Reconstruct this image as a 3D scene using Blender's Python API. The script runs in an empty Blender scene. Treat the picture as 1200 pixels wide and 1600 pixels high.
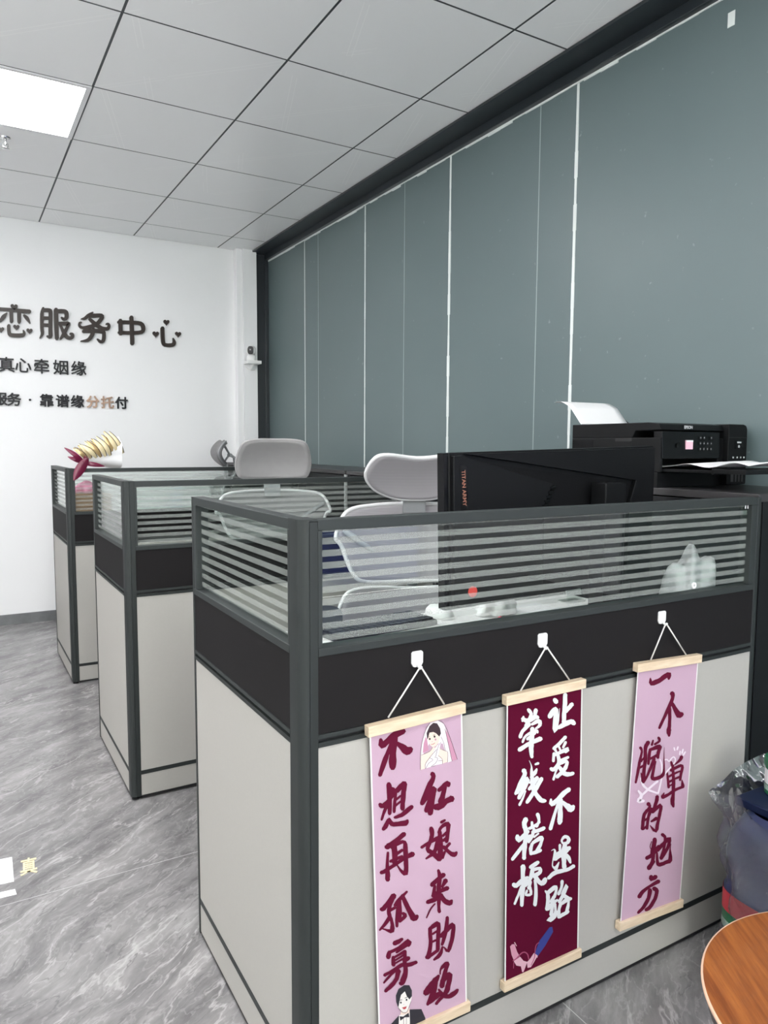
import bpy, math, random
from mathutils import Vector, Matrix
random.seed(7)
S = bpy.context.scene
COL = S.collection
PI = math.pi

# ---------------------------------------------------------------- camera, exposure, world, lamps
CAM_Z = 1.2093
yaw, pitch, roll = 0.53185, -0.09052, 0.00543
fwd = Vector((math.sin(yaw) * math.cos(pitch), math.cos(yaw) * math.cos(pitch), math.sin(pitch)))
right0 = Vector((math.cos(yaw), -math.sin(yaw), 0))
up0 = right0.cross(fwd)
rt = math.cos(roll) * right0 + math.sin(roll) * up0
up = -math.sin(roll) * right0 + math.cos(roll) * up0
cd = bpy.data.cameras.new('camera')
cam = bpy.data.objects.new('camera', cd)
COL.objects.link(cam)
M = Matrix((rt, up, -fwd)).transposed().to_4x4()
M.translation = (0, 0, CAM_Z)
cam.matrix_world = M
cd.sensor_fit = 'VERTICAL'
cd.sensor_height = 36.0
cd.lens = 1145.65 / 1600 * 36.0
cd.clip_start = 0.02
S.camera = cam

S.view_settings.view_transform = 'Standard'
S.view_settings.look = 'None'
S.view_settings.gamma = 1
S.view_settings.use_curve_mapping = False
S.view_settings.exposure = 0.17

W = bpy.data.worlds.new('world')
S.world = W
W.use_nodes = True
bg = W.node_tree.nodes['Background']
bg.inputs[0].default_value = (1.0, 0.97, 0.955, 1)
bg.inputs[1].default_value = 8.6

PANEL_EMIT = 24.0                         # the LED ceiling panels
PANEL_COL = (1.0, 0.985, 1.0)
PANEL_SPOTS = [(0.257, 3.604), (0.257, 1.804), (0.257, 0.004), (-1.543, 3.604), (-1.543, 1.804), (0.257, -1.796), (2.957, -1.796)]

# ---------------------------------------------------------------- materials
def nt(name):
    m = bpy.data.materials.new(name)
    m.use_nodes = True
    t = m.node_tree
    return m, t, t.nodes['Principled BSDF']

def mat(name, col, rough=0.5, metal=0.0, spec=0.5, noise=0.0, scale=40.0, bump=0.0, bscale=200.0, coat=0.0):
    m, t, b = nt(name)
    b.inputs['Base Color'].default_value = (*col, 1)
    b.inputs['Roughness'].default_value = rough
    b.inputs['Metallic'].default_value = metal
    b.inputs['Specular IOR Level'].default_value = spec
    if coat:
        b.inputs['Coat Weight'].default_value = coat
        b.inputs['Coat Roughness'].default_value = 0.08
    if noise or bump:
        tc = t.nodes.new('ShaderNodeTexCoord')
        n = t.nodes.new('ShaderNodeTexNoise')
        n.inputs['Scale'].default_value = scale
        n.inputs['Detail'].default_value = 4
        t.links.new(tc.outputs['Object'], n.inputs['Vector'])
        if noise:
            r = t.nodes.new('ShaderNodeMix')
            r.data_type = 'RGBA'
            r.inputs['A'].default_value = (*[c * (1 - noise) for c in col], 1)
            r.inputs['B'].default_value = (*[min(1, c * (1 + noise)) for c in col], 1)
            t.links.new(n.outputs['Fac'], r.inputs['Factor'])
            t.links.new(r.outputs['Result'], b.inputs['Base Color'])
        if bump:
            n2 = t.nodes.new('ShaderNodeTexNoise')
            n2.inputs['Scale'].default_value = bscale
            t.links.new(tc.outputs['Object'], n2.inputs['Vector'])
            bp = t.nodes.new('ShaderNodeBump')
            bp.inputs['Strength'].default_value = bump
            bp.inputs['Distance'].default_value = 0.002
            t.links.new(n2.outputs['Fac'], bp.inputs['Height'])
            t.links.new(bp.outputs['Normal'], b.inputs['Normal'])
    return m

def math_node(t, op, a, b=None, c=None):
    n = t.nodes.new('ShaderNodeMath')
    n.operation = op
    for i, v in enumerate((a, b, c)):
        if v is None:
            continue
        if isinstance(v, (int, float)):
            n.inputs[i].default_value = v
        else:
            t.links.new(v, n.inputs[i])
    return n.outputs[0]

def emit(name, col, strength):
    m, t, b = nt(name)
    b.inputs['Base Color'].default_value = (*col, 1)
    b.inputs['Emission Color'].default_value = (*col, 1)
    b.inputs['Emission Strength'].default_value = strength
    return m

def glass_mix(name, frost_z0=None, period=0.0206, width=0.0112, tint=(0.93, 0.97, 0.95), frost_col=(0.45, 0.478, 0.46), see=0.62):
    """clear sheet glass; with frost_z0 set, horizontal frosted stripes in object space"""
    m = bpy.data.materials.new(name)
    m.use_nodes = True
    t = m.node_tree
    for n in list(t.nodes):
        t.nodes.remove(n)
    out = t.nodes.new('ShaderNodeOutputMaterial')
    tr = t.nodes.new('ShaderNodeBsdfTransparent')
    tr.inputs[0].default_value = (*tint, 1)
    gl = t.nodes.new('ShaderNodeBsdfGlossy')
    gl.inputs['Roughness'].default_value = 0.0
    fr = t.nodes.new('ShaderNodeFresnel')
    geo = t.nodes.new('ShaderNodeNewGeometry')       # same reflectance from both sides of the unrefracted sheet
    t.links.new(math_node(t, 'MULTIPLY_ADD', geo.outputs['Backfacing'], 1 / 1.45 - 1.45, 1.45), fr.inputs[0])
    clear = t.nodes.new('ShaderNodeMixShader')
    t.links.new(fr.outputs[0], clear.inputs[0])
    t.links.new(tr.outputs[0], clear.inputs[1])
    t.links.new(gl.outputs[0], clear.inputs[2])
    res = clear.outputs[0]
    if frost_z0 is not None:
        tc = t.nodes.new('ShaderNodeTexCoord')
        sep = t.nodes.new('ShaderNodeSeparateXYZ')
        t.links.new(tc.outputs['Object'], sep.inputs[0])
        z = math_node(t, 'SUBTRACT', sep.outputs[2], frost_z0 - width / 2)
        f = math_node(t, 'FRACT', math_node(t, 'DIVIDE', z, period))
        mask = math_node(t, 'LESS_THAN', f, width / period)
        df = t.nodes.new('ShaderNodeBsdfDiffuse')
        df.inputs[0].default_value = (*frost_col, 1)
        nz = t.nodes.new('ShaderNodeTexNoise')
        nz.inputs['Scale'].default_value = 700
        t.links.new(tc.outputs['Object'], nz.inputs['Vector'])
        mr = t.nodes.new('ShaderNodeMapRange')
        mr.inputs[1].default_value = 0.3
        mr.inputs[2].default_value = 0.7
        mr.inputs[3].default_value = see - 0.08
        mr.inputs[4].default_value = see + 0.08
        t.links.new(nz.outputs['Fac'], mr.inputs[0])
        tl = t.nodes.new('ShaderNodeBsdfTranslucent')
        tl.inputs[0].default_value = (*frost_col, 1)
        dt = t.nodes.new('ShaderNodeMixShader')
        dt.inputs[0].default_value = 0.12
        t.links.new(df.outputs[0], dt.inputs[1])
        t.links.new(tl.outputs[0], dt.inputs[2])
        tr2 = t.nodes.new('ShaderNodeBsdfTransparent')
        fm = t.nodes.new('ShaderNodeMixShader')
        t.links.new(mr.outputs[0], fm.inputs[0])
        t.links.new(dt.outputs[0], fm.inputs[1])
        t.links.new(tr2.outputs[0], fm.inputs[2])
        mx = t.nodes.new('ShaderNodeMixShader')
        t.links.new(mask, mx.inputs[0])
        t.links.new(res, mx.inputs[1])
        t.links.new(fm.outputs[0], mx.inputs[2])
        res = mx.outputs[0]
    t.links.new(res, out.inputs[0])
    return m

def wood(name, c1, c2, axis='X', scale=14.0, rough=0.45, stretch=14.0, coat=0.0):
    m, t, b = nt(name)
    tc = t.nodes.new('ShaderNodeTexCoord')
    mp = t.nodes.new('ShaderNodeMapping')
    sc = {'X': (1, stretch, stretch), 'Y': (stretch, 1, stretch), 'D': (stretch, 1, 1)}[axis]
    mp.inputs['Scale'].default_value = sc
    if axis == 'D':                                  # grain along a slanted direction
        mp.vector_type = 'TEXTURE'
        mp.inputs['Scale'].default_value = (1 / stretch, 1, 1)
        mp.inputs['Rotation'].default_value = (0, 0, math.radians(59))
    t.links.new(tc.outputs['Object'], mp.inputs[0])
    n = t.nodes.new('ShaderNodeTexNoise')
    n.inputs['Scale'].default_value = scale
    n.inputs['Detail'].default_value = 6
    n.inputs['Roughness'].default_value = 0.65
    t.links.new(mp.outputs[0], n.inputs['Vector'])
    r = t.nodes.new('ShaderNodeValToRGB')
    r.color_ramp.elements[0].position = 0.35
    r.color_ramp.elements[1].position = 0.68
    r.color_ramp.elements[0].color = (*c1, 1)
    r.color_ramp.elements[1].color = (*c2, 1)
    t.links.new(n.outputs['Fac'], r.inputs[0])
    t.links.new(r.outputs[0], b.inputs['Base Color'])
    b.inputs['Roughness'].default_value = rough
    if coat:
        b.inputs['Coat Weight'].default_value = coat
    return m

def floor_mat():
    m, t, b = nt('marble_tile')
    tc = t.nodes.new('ShaderNodeTexCoord')
    rot = t.nodes.new('ShaderNodeMapping')
    rot.inputs['Rotation'].default_value = (0, 0, math.radians(-36))
    t.links.new(tc.outputs['Object'], rot.inputs[0])
    # warp
    wn = t.nodes.new('ShaderNodeTexNoise')
    wn.inputs['Scale'].default_value = 2.6
    wn.inputs['Detail'].default_value = 5
    t.links.new(rot.outputs[0], wn.inputs['Vector'])
    vm = t.nodes.new('ShaderNodeVectorMath')
    vm.operation = 'MULTIPLY_ADD'
    vm.inputs[1].default_value = (0.16, 0.16, 0.16)
    t.links.new(wn.outputs['Color'], vm.inputs[0])
    t.links.new(rot.outputs[0], vm.inputs[2])
    st = t.nodes.new('ShaderNodeMapping')
    st.inputs['Scale'].default_value = (1.9, 6.0, 1)
    t.links.new(vm.outputs[0], st.inputs[0])
    n1 = t.nodes.new('ShaderNodeTexNoise')
    n1.inputs['Scale'].default_value = 1.9
    n1.inputs['Detail'].default_value = 9
    n1.inputs['Roughness'].default_value = 0.66
    t.links.new(st.outputs[0], n1.inputs['Vector'])
    r = t.nodes.new('ShaderNodeValToRGB')
    e = r.color_ramp.elements
    e[0].position = 0.30; e[0].color = (0.115, 0.112, 0.114, 1)
    e[1].position = 0.72; e[1].color = (0.34, 0.33, 0.33, 1)
    q = e.new(0.5); q.color = (0.215, 0.208, 0.210, 1)
    t.links.new(n1.outputs['Fac'], r.inputs[0])
    # thin light veins and thin dark ones: ridges of stretched noise
    def ridge(scale, seed, lo, hi, sx=1.3, sy=5.0):
        s2 = t.nodes.new('ShaderNodeMapping')
        s2.inputs['Scale'].default_value = (sx, sy, 1)
        s2.inputs['Location'].default_value = (seed, seed * 1.7, 0)
        t.links.new(vm.outputs[0], s2.inputs[0])
        n = t.nodes.new('ShaderNodeTexNoise')
        n.inputs['Scale'].default_value = scale
        n.inputs['Detail'].default_value = 5
        n.inputs['Roughness'].default_value = 0.55
        t.links.new(s2.outputs[0], n.inputs['Vector'])
        d = math_node(t, 'ABSOLUTE', math_node(t, 'SUBTRACT', n.outputs['Fac'], 0.5))
        mr = t.nodes.new('ShaderNodeMapRange')
        mr.inputs[1].default_value = lo
        mr.inputs[2].default_value = hi
        mr.inputs[3].default_value = 1
        mr.inputs[4].default_value = 0
        t.links.new(d, mr.inputs[0])
        return mr.outputs[0]
    def mixc(fac, a, col):
        x = t.nodes.new('ShaderNodeMix')
        x.data_type = 'RGBA'
        t.links.new(fac, x.inputs['Factor'])
        t.links.new(a, x.inputs['A'])
        x.inputs['B'].default_value = (*col, 1)
        return x.outputs['Result']
    big = t.nodes.new('ShaderNodeTexNoise')
    big.inputs['Scale'].default_value = 3.0
    t.links.new(st.outputs[0], big.inputs['Vector'])
    gate = math_node(t, 'MULTIPLY', ridge(1.7, 3.0, 0.0, 0.016), math_node(t, 'GREATER_THAN', big.outputs['Fac'], 0.47))
    c = mixc(math_node(t, 'MULTIPLY', gate, 0.45), r.outputs[0], (0.52, 0.505, 0.50))
    gate2 = math_node(t, 'MULTIPLY', ridge(2.3, 9.0, 0.0, 0.014), math_node(t, 'LESS_THAN', big.outputs['Fac'], 0.5))
    c = mixc(math_node(t, 'MULTIPLY', gate2, 0.6), c, (0.12, 0.115, 0.12))
    # fine crackle
    fine = ridge(9.0, 5.0, 0.0, 0.03, 1.4, 3.0)
    c = mixc(math_node(t, 'MULTIPLY', fine, 0.15), c, (0.6, 0.59, 0.585))
    # tile joints
    sp = t.nodes.new('ShaderNodeSeparateXYZ')
    t.links.new(tc.outputs['Object'], sp.inputs[0])
    def joint(comp, off, per):
        f = math_node(t, 'FRACT', math_node(t, 'DIVIDE', math_node(t, 'SUBTRACT', comp, off), per))
        return math_node(t, 'LESS_THAN', f, 0.0022 / per)
    j = math_node(t, 'MAXIMUM', joint(sp.outputs[1], 2.076, 1.6), joint(sp.outputs[0], 1.10, 1.6))
    c = mixc(math_node(t, 'MULTIPLY', j, 0.6), c, (0.62, 0.61, 0.6))
    t.links.new(c, b.inputs['Base Color'])
    b.inputs['Roughness'].default_value = 0.13
    b.inputs['Specular IOR Level'].default_value = 0.42
    rn = t.nodes.new('ShaderNodeMapRange')
    rn.inputs[3].default_value = 0.10
    rn.inputs[4].default_value = 0.24
    t.links.new(n1.outputs['Fac'], rn.inputs[0])
    t.links.new(rn.outputs[0], b.inputs['Roughness'])
    return m

def mesh_fabric(name, c1, c2, per=0.0052):
    m, t, b = nt(name)
    tc = t.nodes.new('ShaderNodeTexCoord')
    sp = t.nodes.new('ShaderNodeSeparateXYZ')
    t.links.new(tc.outputs['Object'], sp.inputs[0])
    f = math_node(t, 'FRACT', math_node(t, 'DIVIDE', sp.outputs[2], per))
    k = math_node(t, 'ABSOLUTE', math_node(t, 'SUBTRACT', f, 0.5))
    mr = t.nodes.new('ShaderNodeMapRange')
    mr.inputs[1].default_value = 0.15
    mr.inputs[2].default_value = 0.35
    t.links.new(k, mr.inputs[0])
    x = t.nodes.new('ShaderNodeMix')
    x.data_type = 'RGBA'
    x.inputs['A'].default_value = (*c1, 1)
    x.inputs['B'].default_value = (*c2, 1)
    t.links.new(mr.outputs[0], x.inputs['Factor'])
    t.links.new(x.outputs['Result'], b.inputs['Base Color'])
    b.inputs['Roughness'].default_value = 0.75
    return m

def film_mat():
    """frosted grey-green film on the partition glass: soft streaks, faint scuffs"""
    m, t, b = nt('frosted_film')
    tc = t.nodes.new('ShaderNodeTexCoord')
    n = t.nodes.new('ShaderNodeTexNoise')
    n.inputs['Scale'].default_value = 1.1
    n.inputs['Detail'].default_value = 3
    t.links.new(tc.outputs['Object'], n.inputs['Vector'])
    x = t.nodes.new('ShaderNodeMix')
    x.data_type = 'RGBA'
    x.inputs['A'].default_value = (0.100, 0.140, 0.147, 1)
    x.inputs['B'].default_value = (0.138, 0.178, 0.185, 1)
    t.links.new(n.outputs['Fac'], x.inputs['Factor'])
    sc = t.nodes.new('ShaderNodeTexNoise')
    sc.inputs['Scale'].default_value = 34
    sc.inputs['Detail'].default_value = 6
    t.links.new(tc.outputs['Object'], sc.inputs['Vector'])
    g = t.nodes.new('ShaderNodeMapRange')
    g.inputs[1].default_value = 0.70
    g.inputs[2].default_value = 0.78
    g.inputs[4].default_value = 0.35
    t.links.new(sc.outputs['Fac'], g.inputs[0])
    y = t.nodes.new('ShaderNodeMix')
    y.data_type = 'RGBA'
    t.links.new(g.outputs[0], y.inputs['Factor'])
    t.links.new(x.outputs['Result'], y.inputs['A'])
    y.inputs['B'].default_value = (0.42, 0.46, 0.46, 1)
    t.links.new(y.outputs['Result'], b.inputs['Base Color'])
    b.inputs['Roughness'].default_value = 0.42
    b.inputs['Specular IOR Level'].default_value = 0.5
    return m

def bag_mat():
    m = bpy.data.materials.new('clear_plastic_film')
    m.use_nodes = True
    t = m.node_tree
    for n in list(t.nodes):
        t.nodes.remove(n)
    out = t.nodes.new('ShaderNodeOutputMaterial')
    tr = t.nodes.new('ShaderNodeBsdfTransparent')
    tr.inputs[0].default_value = (0.93, 0.94, 0.95, 1)
    gl = t.nodes.new('ShaderNodeBsdfGlossy')
    gl.inputs['Roughness'].default_value = 0.07
    df = t.nodes.new('ShaderNodeBsdfDiffuse')
    df.inputs[0].default_value = (0.75, 0.77, 0.8, 1)
    lw = t.nodes.new('ShaderNodeLayerWeight')
    lw.inputs[0].default_value = 0.35
    tc = t.nodes.new('ShaderNodeTexCoord')
    n = t.nodes.new('ShaderNodeTexNoise')
    n.inputs['Scale'].default_value = 7
    n.inputs['Detail'].default_value = 3
    n.inputs['Distortion'].default_value = 0.5
    t.links.new(tc.outputs['Object'], n.inputs['Vector'])
    bp = t.nodes.new('ShaderNodeBump')
    bp.inputs['Strength'].default_value = 0.9
    bp.inputs['Distance'].default_value = 0.035
    ridge = math_node(t, 'ABSOLUTE', math_node(t, 'SUBTRACT', n.outputs['Fac'], 0.5))   # sharp creases
    t.links.new(math_node(t, 'POWER', ridge, 0.6), bp.inputs['Height'])
    t.links.new(bp.outputs[0], gl.inputs['Normal'])
    t.links.new(bp.outputs[0], lw.inputs['Normal'])
    a = t.nodes.new('ShaderNodeMixShader')
    a.inputs[0].default_value = 0.07
    t.links.new(tr.outputs[0], a.inputs[1])
    t.links.new(df.outputs[0], a.inputs[2])
    b = t.nodes.new('ShaderNodeMixShader')
    t.links.new(math_node(t, 'MULTIPLY', math_node(t, 'POWER', lw.outputs['Fresnel'], 1.05), 0.75), b.inputs[0])
    t.links.new(a.outputs[0], b.inputs[1])
    t.links.new(gl.outputs[0], b.inputs[2])
    t.links.new(b.outputs[0], out.inputs[0])
    return m

M_WALL = mat('white_wall_paint', (0.86, 0.86, 0.87), 0.75, noise=0.02, scale=3, bump=0.12, bscale=60)
M_TILE = None
M_GRID = mat('ceiling_grid_dark', (0.035, 0.042, 0.045), 0.5)
M_FLOOR = floor_mat()
M_BASE = mat('grey_stone_skirting', (0.16, 0.165, 0.17), 0.3, noise=0.35, scale=18)
M_FILM = film_mat()
M_SEAL = mat('white_sealant', (0.72, 0.76, 0.75), 0.6)
M_SEAM = mat('grey_glass_edge', (0.33, 0.39, 0.39), 0.4)
M_ALU = mat('dark_anodised_frame', (0.022, 0.027, 0.032), 0.28, spec=0.5)
M_POST = mat('grey_green_powder_coat', (0.020, 0.024, 0.024), 0.5, spec=0.4)
M_RAIL = mat('grey_green_rail', (0.030, 0.035, 0.035), 0.45, spec=0.3)
M_BLK = mat('black_gap', (0.006, 0.006, 0.007), 0.5)
M_DARKB = mat('charcoal_board', (0.012, 0.0108, 0.0115), 0.65, spec=0.15, bump=0.08, bscale=500)
M_WHITEB = mat('warm_white_board', (0.41, 0.394, 0.368), 0.55, noise=0.025, scale=120, bump=0.10, bscale=600)
M_STRIPE = glass_mix('striped_glass', 0.8851)
M_CLEAR = glass_mix('clear_glass')
M_TINT = glass_mix('blue_tinted_glass', tint=(0.17, 0.20, 0.36))
M_DESK = mat('white_desk_laminate', (0.78, 0.775, 0.76), 0.4)
M_CAB = mat('black_cabinet_laminate', (0.007, 0.0075, 0.0085), 0.4, spec=0.3)
M_CABTOP = mat('dark_grey_cabinet_top', (0.036, 0.034, 0.036), 0.35)
M_CABEDGE = mat('grey_cabinet_edge', (0.30, 0.31, 0.31), 0.4)
M_MESH = mesh_fabric('light_grey_mesh', (0.41, 0.392, 0.412), (0.27, 0.257, 0.275))
M_MESHB = mesh_fabric('grey_mesh', (0.28, 0.275, 0.28), (0.19, 0.186, 0.192))
M_SATIN = mat('smooth_grey_cover', (0.33, 0.322, 0.325), 0.3, noise=0.06, scale=30)
M_CWHITE = mat('white_chair_plastic', (0.66, 0.66, 0.67), 0.35)
M_CGREY = mat('light_grey_chair_plastic', (0.30, 0.31, 0.32), 0.4)
M_ARM = mat('dark_arm_pad', (0.03, 0.035, 0.042), 0.5)
M_METAL = mat('brushed_metal', (0.55, 0.56, 0.57), 0.28, metal=1)
M_BLKP = mat('black_plastic', (0.0045, 0.0048, 0.0055), 0.45, spec=0.2)
M_BLKM = mat('black_textured_plastic', (0.003, 0.0032, 0.004), 0.6, spec=0.15, bump=0.5, bscale=900)
M_BLKG = mat('black_gloss', (0.003, 0.0033, 0.004), 0.2, spec=0.3)
M_PAPER = mat('white_paper', (0.82, 0.815, 0.83), 0.7)
M_LOGO = mat('silver_print', (0.5, 0.51, 0.52), 0.35)
M_GOLDP = mat('orange_gold_print', (0.28, 0.11, 0.07), 0.5)
M_SCREEN = emit('lit_screen_pink', (0.62, 0.38, 0.46), 0.45)
M_SIGN = mat('dark_bronze_acrylic', (0.034, 0.024, 0.020), 0.35, spec=0.3)
M_SIGN2 = mat('black_acrylic', (0.012, 0.011, 0.014), 0.4, spec=0.25)
M_SIGN3 = mat('bronze_mirror_acrylic', (0.30, 0.19, 0.13), 0.25, metal=0.6)
M_PINE = wood('pale_pine', (0.62, 0.47, 0.32), (0.80, 0.66, 0.50), 'X', 9.0, 0.55, 10)
M_TABLE = wood('orange_brown_wood', (0.15, 0.038, 0.008), (0.32, 0.105, 0.024), 'D', 85.0, 0.33, 0.07, coat=0.2)
M_TEDGE = mat('pale_table_edge', (0.62, 0.42, 0.30), 0.4)
M_TLEG = mat('dark_brown_table_base', (0.05, 0.035, 0.035), 0.4)
M_PINK = mat('pale_pink_fabric', (0.50, 0.34, 0.44), 0.9, spec=0.1, bump=0.15, bscale=900)
M_WINE = mat('wine_red_fabric', (0.085, 0.003, 0.020), 0.9, spec=0.08, bump=0.15, bscale=900)
M_INK = mat('wine_ink', (0.105, 0.003, 0.024), 0.85, spec=0.2)
M_INKW = mat('white_ink', (0.66, 0.67, 0.685), 0.85)
M_DOODLE = mat('pale_doodle_ink', (0.72, 0.62, 0.70), 0.8)
M_SHEETB = mat('white_banner_edge', (0.78, 0.76, 0.75), 0.8)
M_CORD = mat('white_cord', (0.75, 0.73, 0.70), 0.7)
M_HOOK = mat('white_hook_plastic', (0.85, 0.85, 0.85), 0.25)
M_CAMW = mat('white_camera_plastic', (0.82, 0.82, 0.81), 0.3)
M_CHROME = mat('chrome', (0.6, 0.6, 0.6), 0.12, metal=1)
M_PANEL = emit('led_diffuser', PANEL_COL, PANEL_EMIT)
M_LFRAME = mat('white_light_frame', (0.8, 0.8, 0.81), 0.4)
M_JUG = mat('deep_blue_plastic', (0.022, 0.034, 0.095), 0.3)
M_JUGTOP = mat('navy_plastic', (0.004, 0.010, 0.038), 0.45, spec=0.3)
M_RED = mat('red_print', (0.50, 0.03, 0.05), 0.5)
M_GREEN = mat('green_print', (0.010, 0.115, 0.05), 0.4)
M_GREEN2 = mat('pale_green_print', (0.30, 0.42, 0.36), 0.5)
M_BAG = bag_mat()
M_CARD = mat('brown_cardboard', (0.36, 0.22, 0.14), 0.75)
M_CREAM = mat('cream_gold_paper', (0.80, 0.68, 0.42), 0.4)
M_GOLD = mat('gold_foil_paper', (0.62, 0.45, 0.22), 0.3, metal=0.4)
M_BRONZE = mat('dark_bronze_paper', (0.06, 0.045, 0.035), 0.35)
M_RIBBON = mat('wine_satin_ribbon', (0.15, 0.008, 0.04), 0.3)
M_PINKP = mat('pink_tissue', (0.72, 0.28, 0.42), 0.6)
M_DOT = mat('red_sticker', (0.75, 0.06, 0.05), 0.5)
M_TISSUE = mat('white_plastic_wrap', (0.8, 0.8, 0.8), 0.3)
M_BAGGREY = mat('grey_white_bag_film', (0.42, 0.42, 0.43), 0.35, noise=0.5, scale=18)
M_CHEEK = mat('pink_red_plastic', (0.72, 0.10, 0.16), 0.5)

def ceiling_mat():
    """white metal ceiling tile with faint embossed diagonal lines"""
    m, t, b = nt('white_ceiling_tile')
    tc = t.nodes.new('ShaderNodeTexCoord')
    sp = t.nodes.new('ShaderNodeSeparateXYZ')
    t.links.new(tc.outputs['Object'], sp.inputs[0])
    fx = math_node(t, 'FRACT', math_node(t, 'DIVIDE', math_node(t, 'SUBTRACT', sp.outputs[0], 0.5573 - 6.0), 0.6))
    fy = math_node(t, 'FRACT', math_node(t, 'DIVIDE', math_node(t, 'SUBTRACT', sp.outputs[1], 2.7043 - 12.0), 0.6))
    def line(c, w):
        d = math_node(t, 'ABSOLUTE', math_node(t, 'SUBTRACT', math_node(t, 'ADD', fx, fy), c))
        return math_node(t, 'LESS_THAN', d, w)
    def line2(c, w):
        d = math_node(t, 'ABSOLUTE', math_node(t, 'SUBTRACT', math_node(t, 'SUBTRACT', fx, math_node(t, 'MULTIPLY', fy, 0.32)), c))
        return math_node(t, 'LESS_THAN', d, w)
    a = math_node(t, 'MAXIMUM', line(1.0, 0.004), line(1.05, 0.004))
    a = math_node(t, 'MAXIMUM', a, math_node(t, 'MAXIMUM', line2(0.05, 0.003), line2(0.085, 0.003)))
    n = t.nodes.new('ShaderNodeTexNoise')
    n.inputs['Scale'].default_value = 2.2
    t.links.new(tc.outputs['Object'], n.inputs['Vector'])
    g = math_node(t, 'MULTIPLY', a, math_node(t, 'GREATER_THAN', n.outputs['Fac'], 0.47))
    x = t.nodes.new('ShaderNodeMix')
    x.data_type = 'RGBA'
    x.inputs['A'].default_value = (0.91, 0.91, 0.915, 1)
    x.inputs['B'].default_value = (0.97, 0.97, 0.97, 1)
    t.links.new(g, x.inputs['Factor'])
    t.links.new(x.outputs['Result'], b.inputs['Base Color'])
    b.inputs['Roughness'].default_value = 0.32
    b.inputs['Specular IOR Level'].default_value = 0.35
    return m
M_TILE = ceiling_mat()

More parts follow.
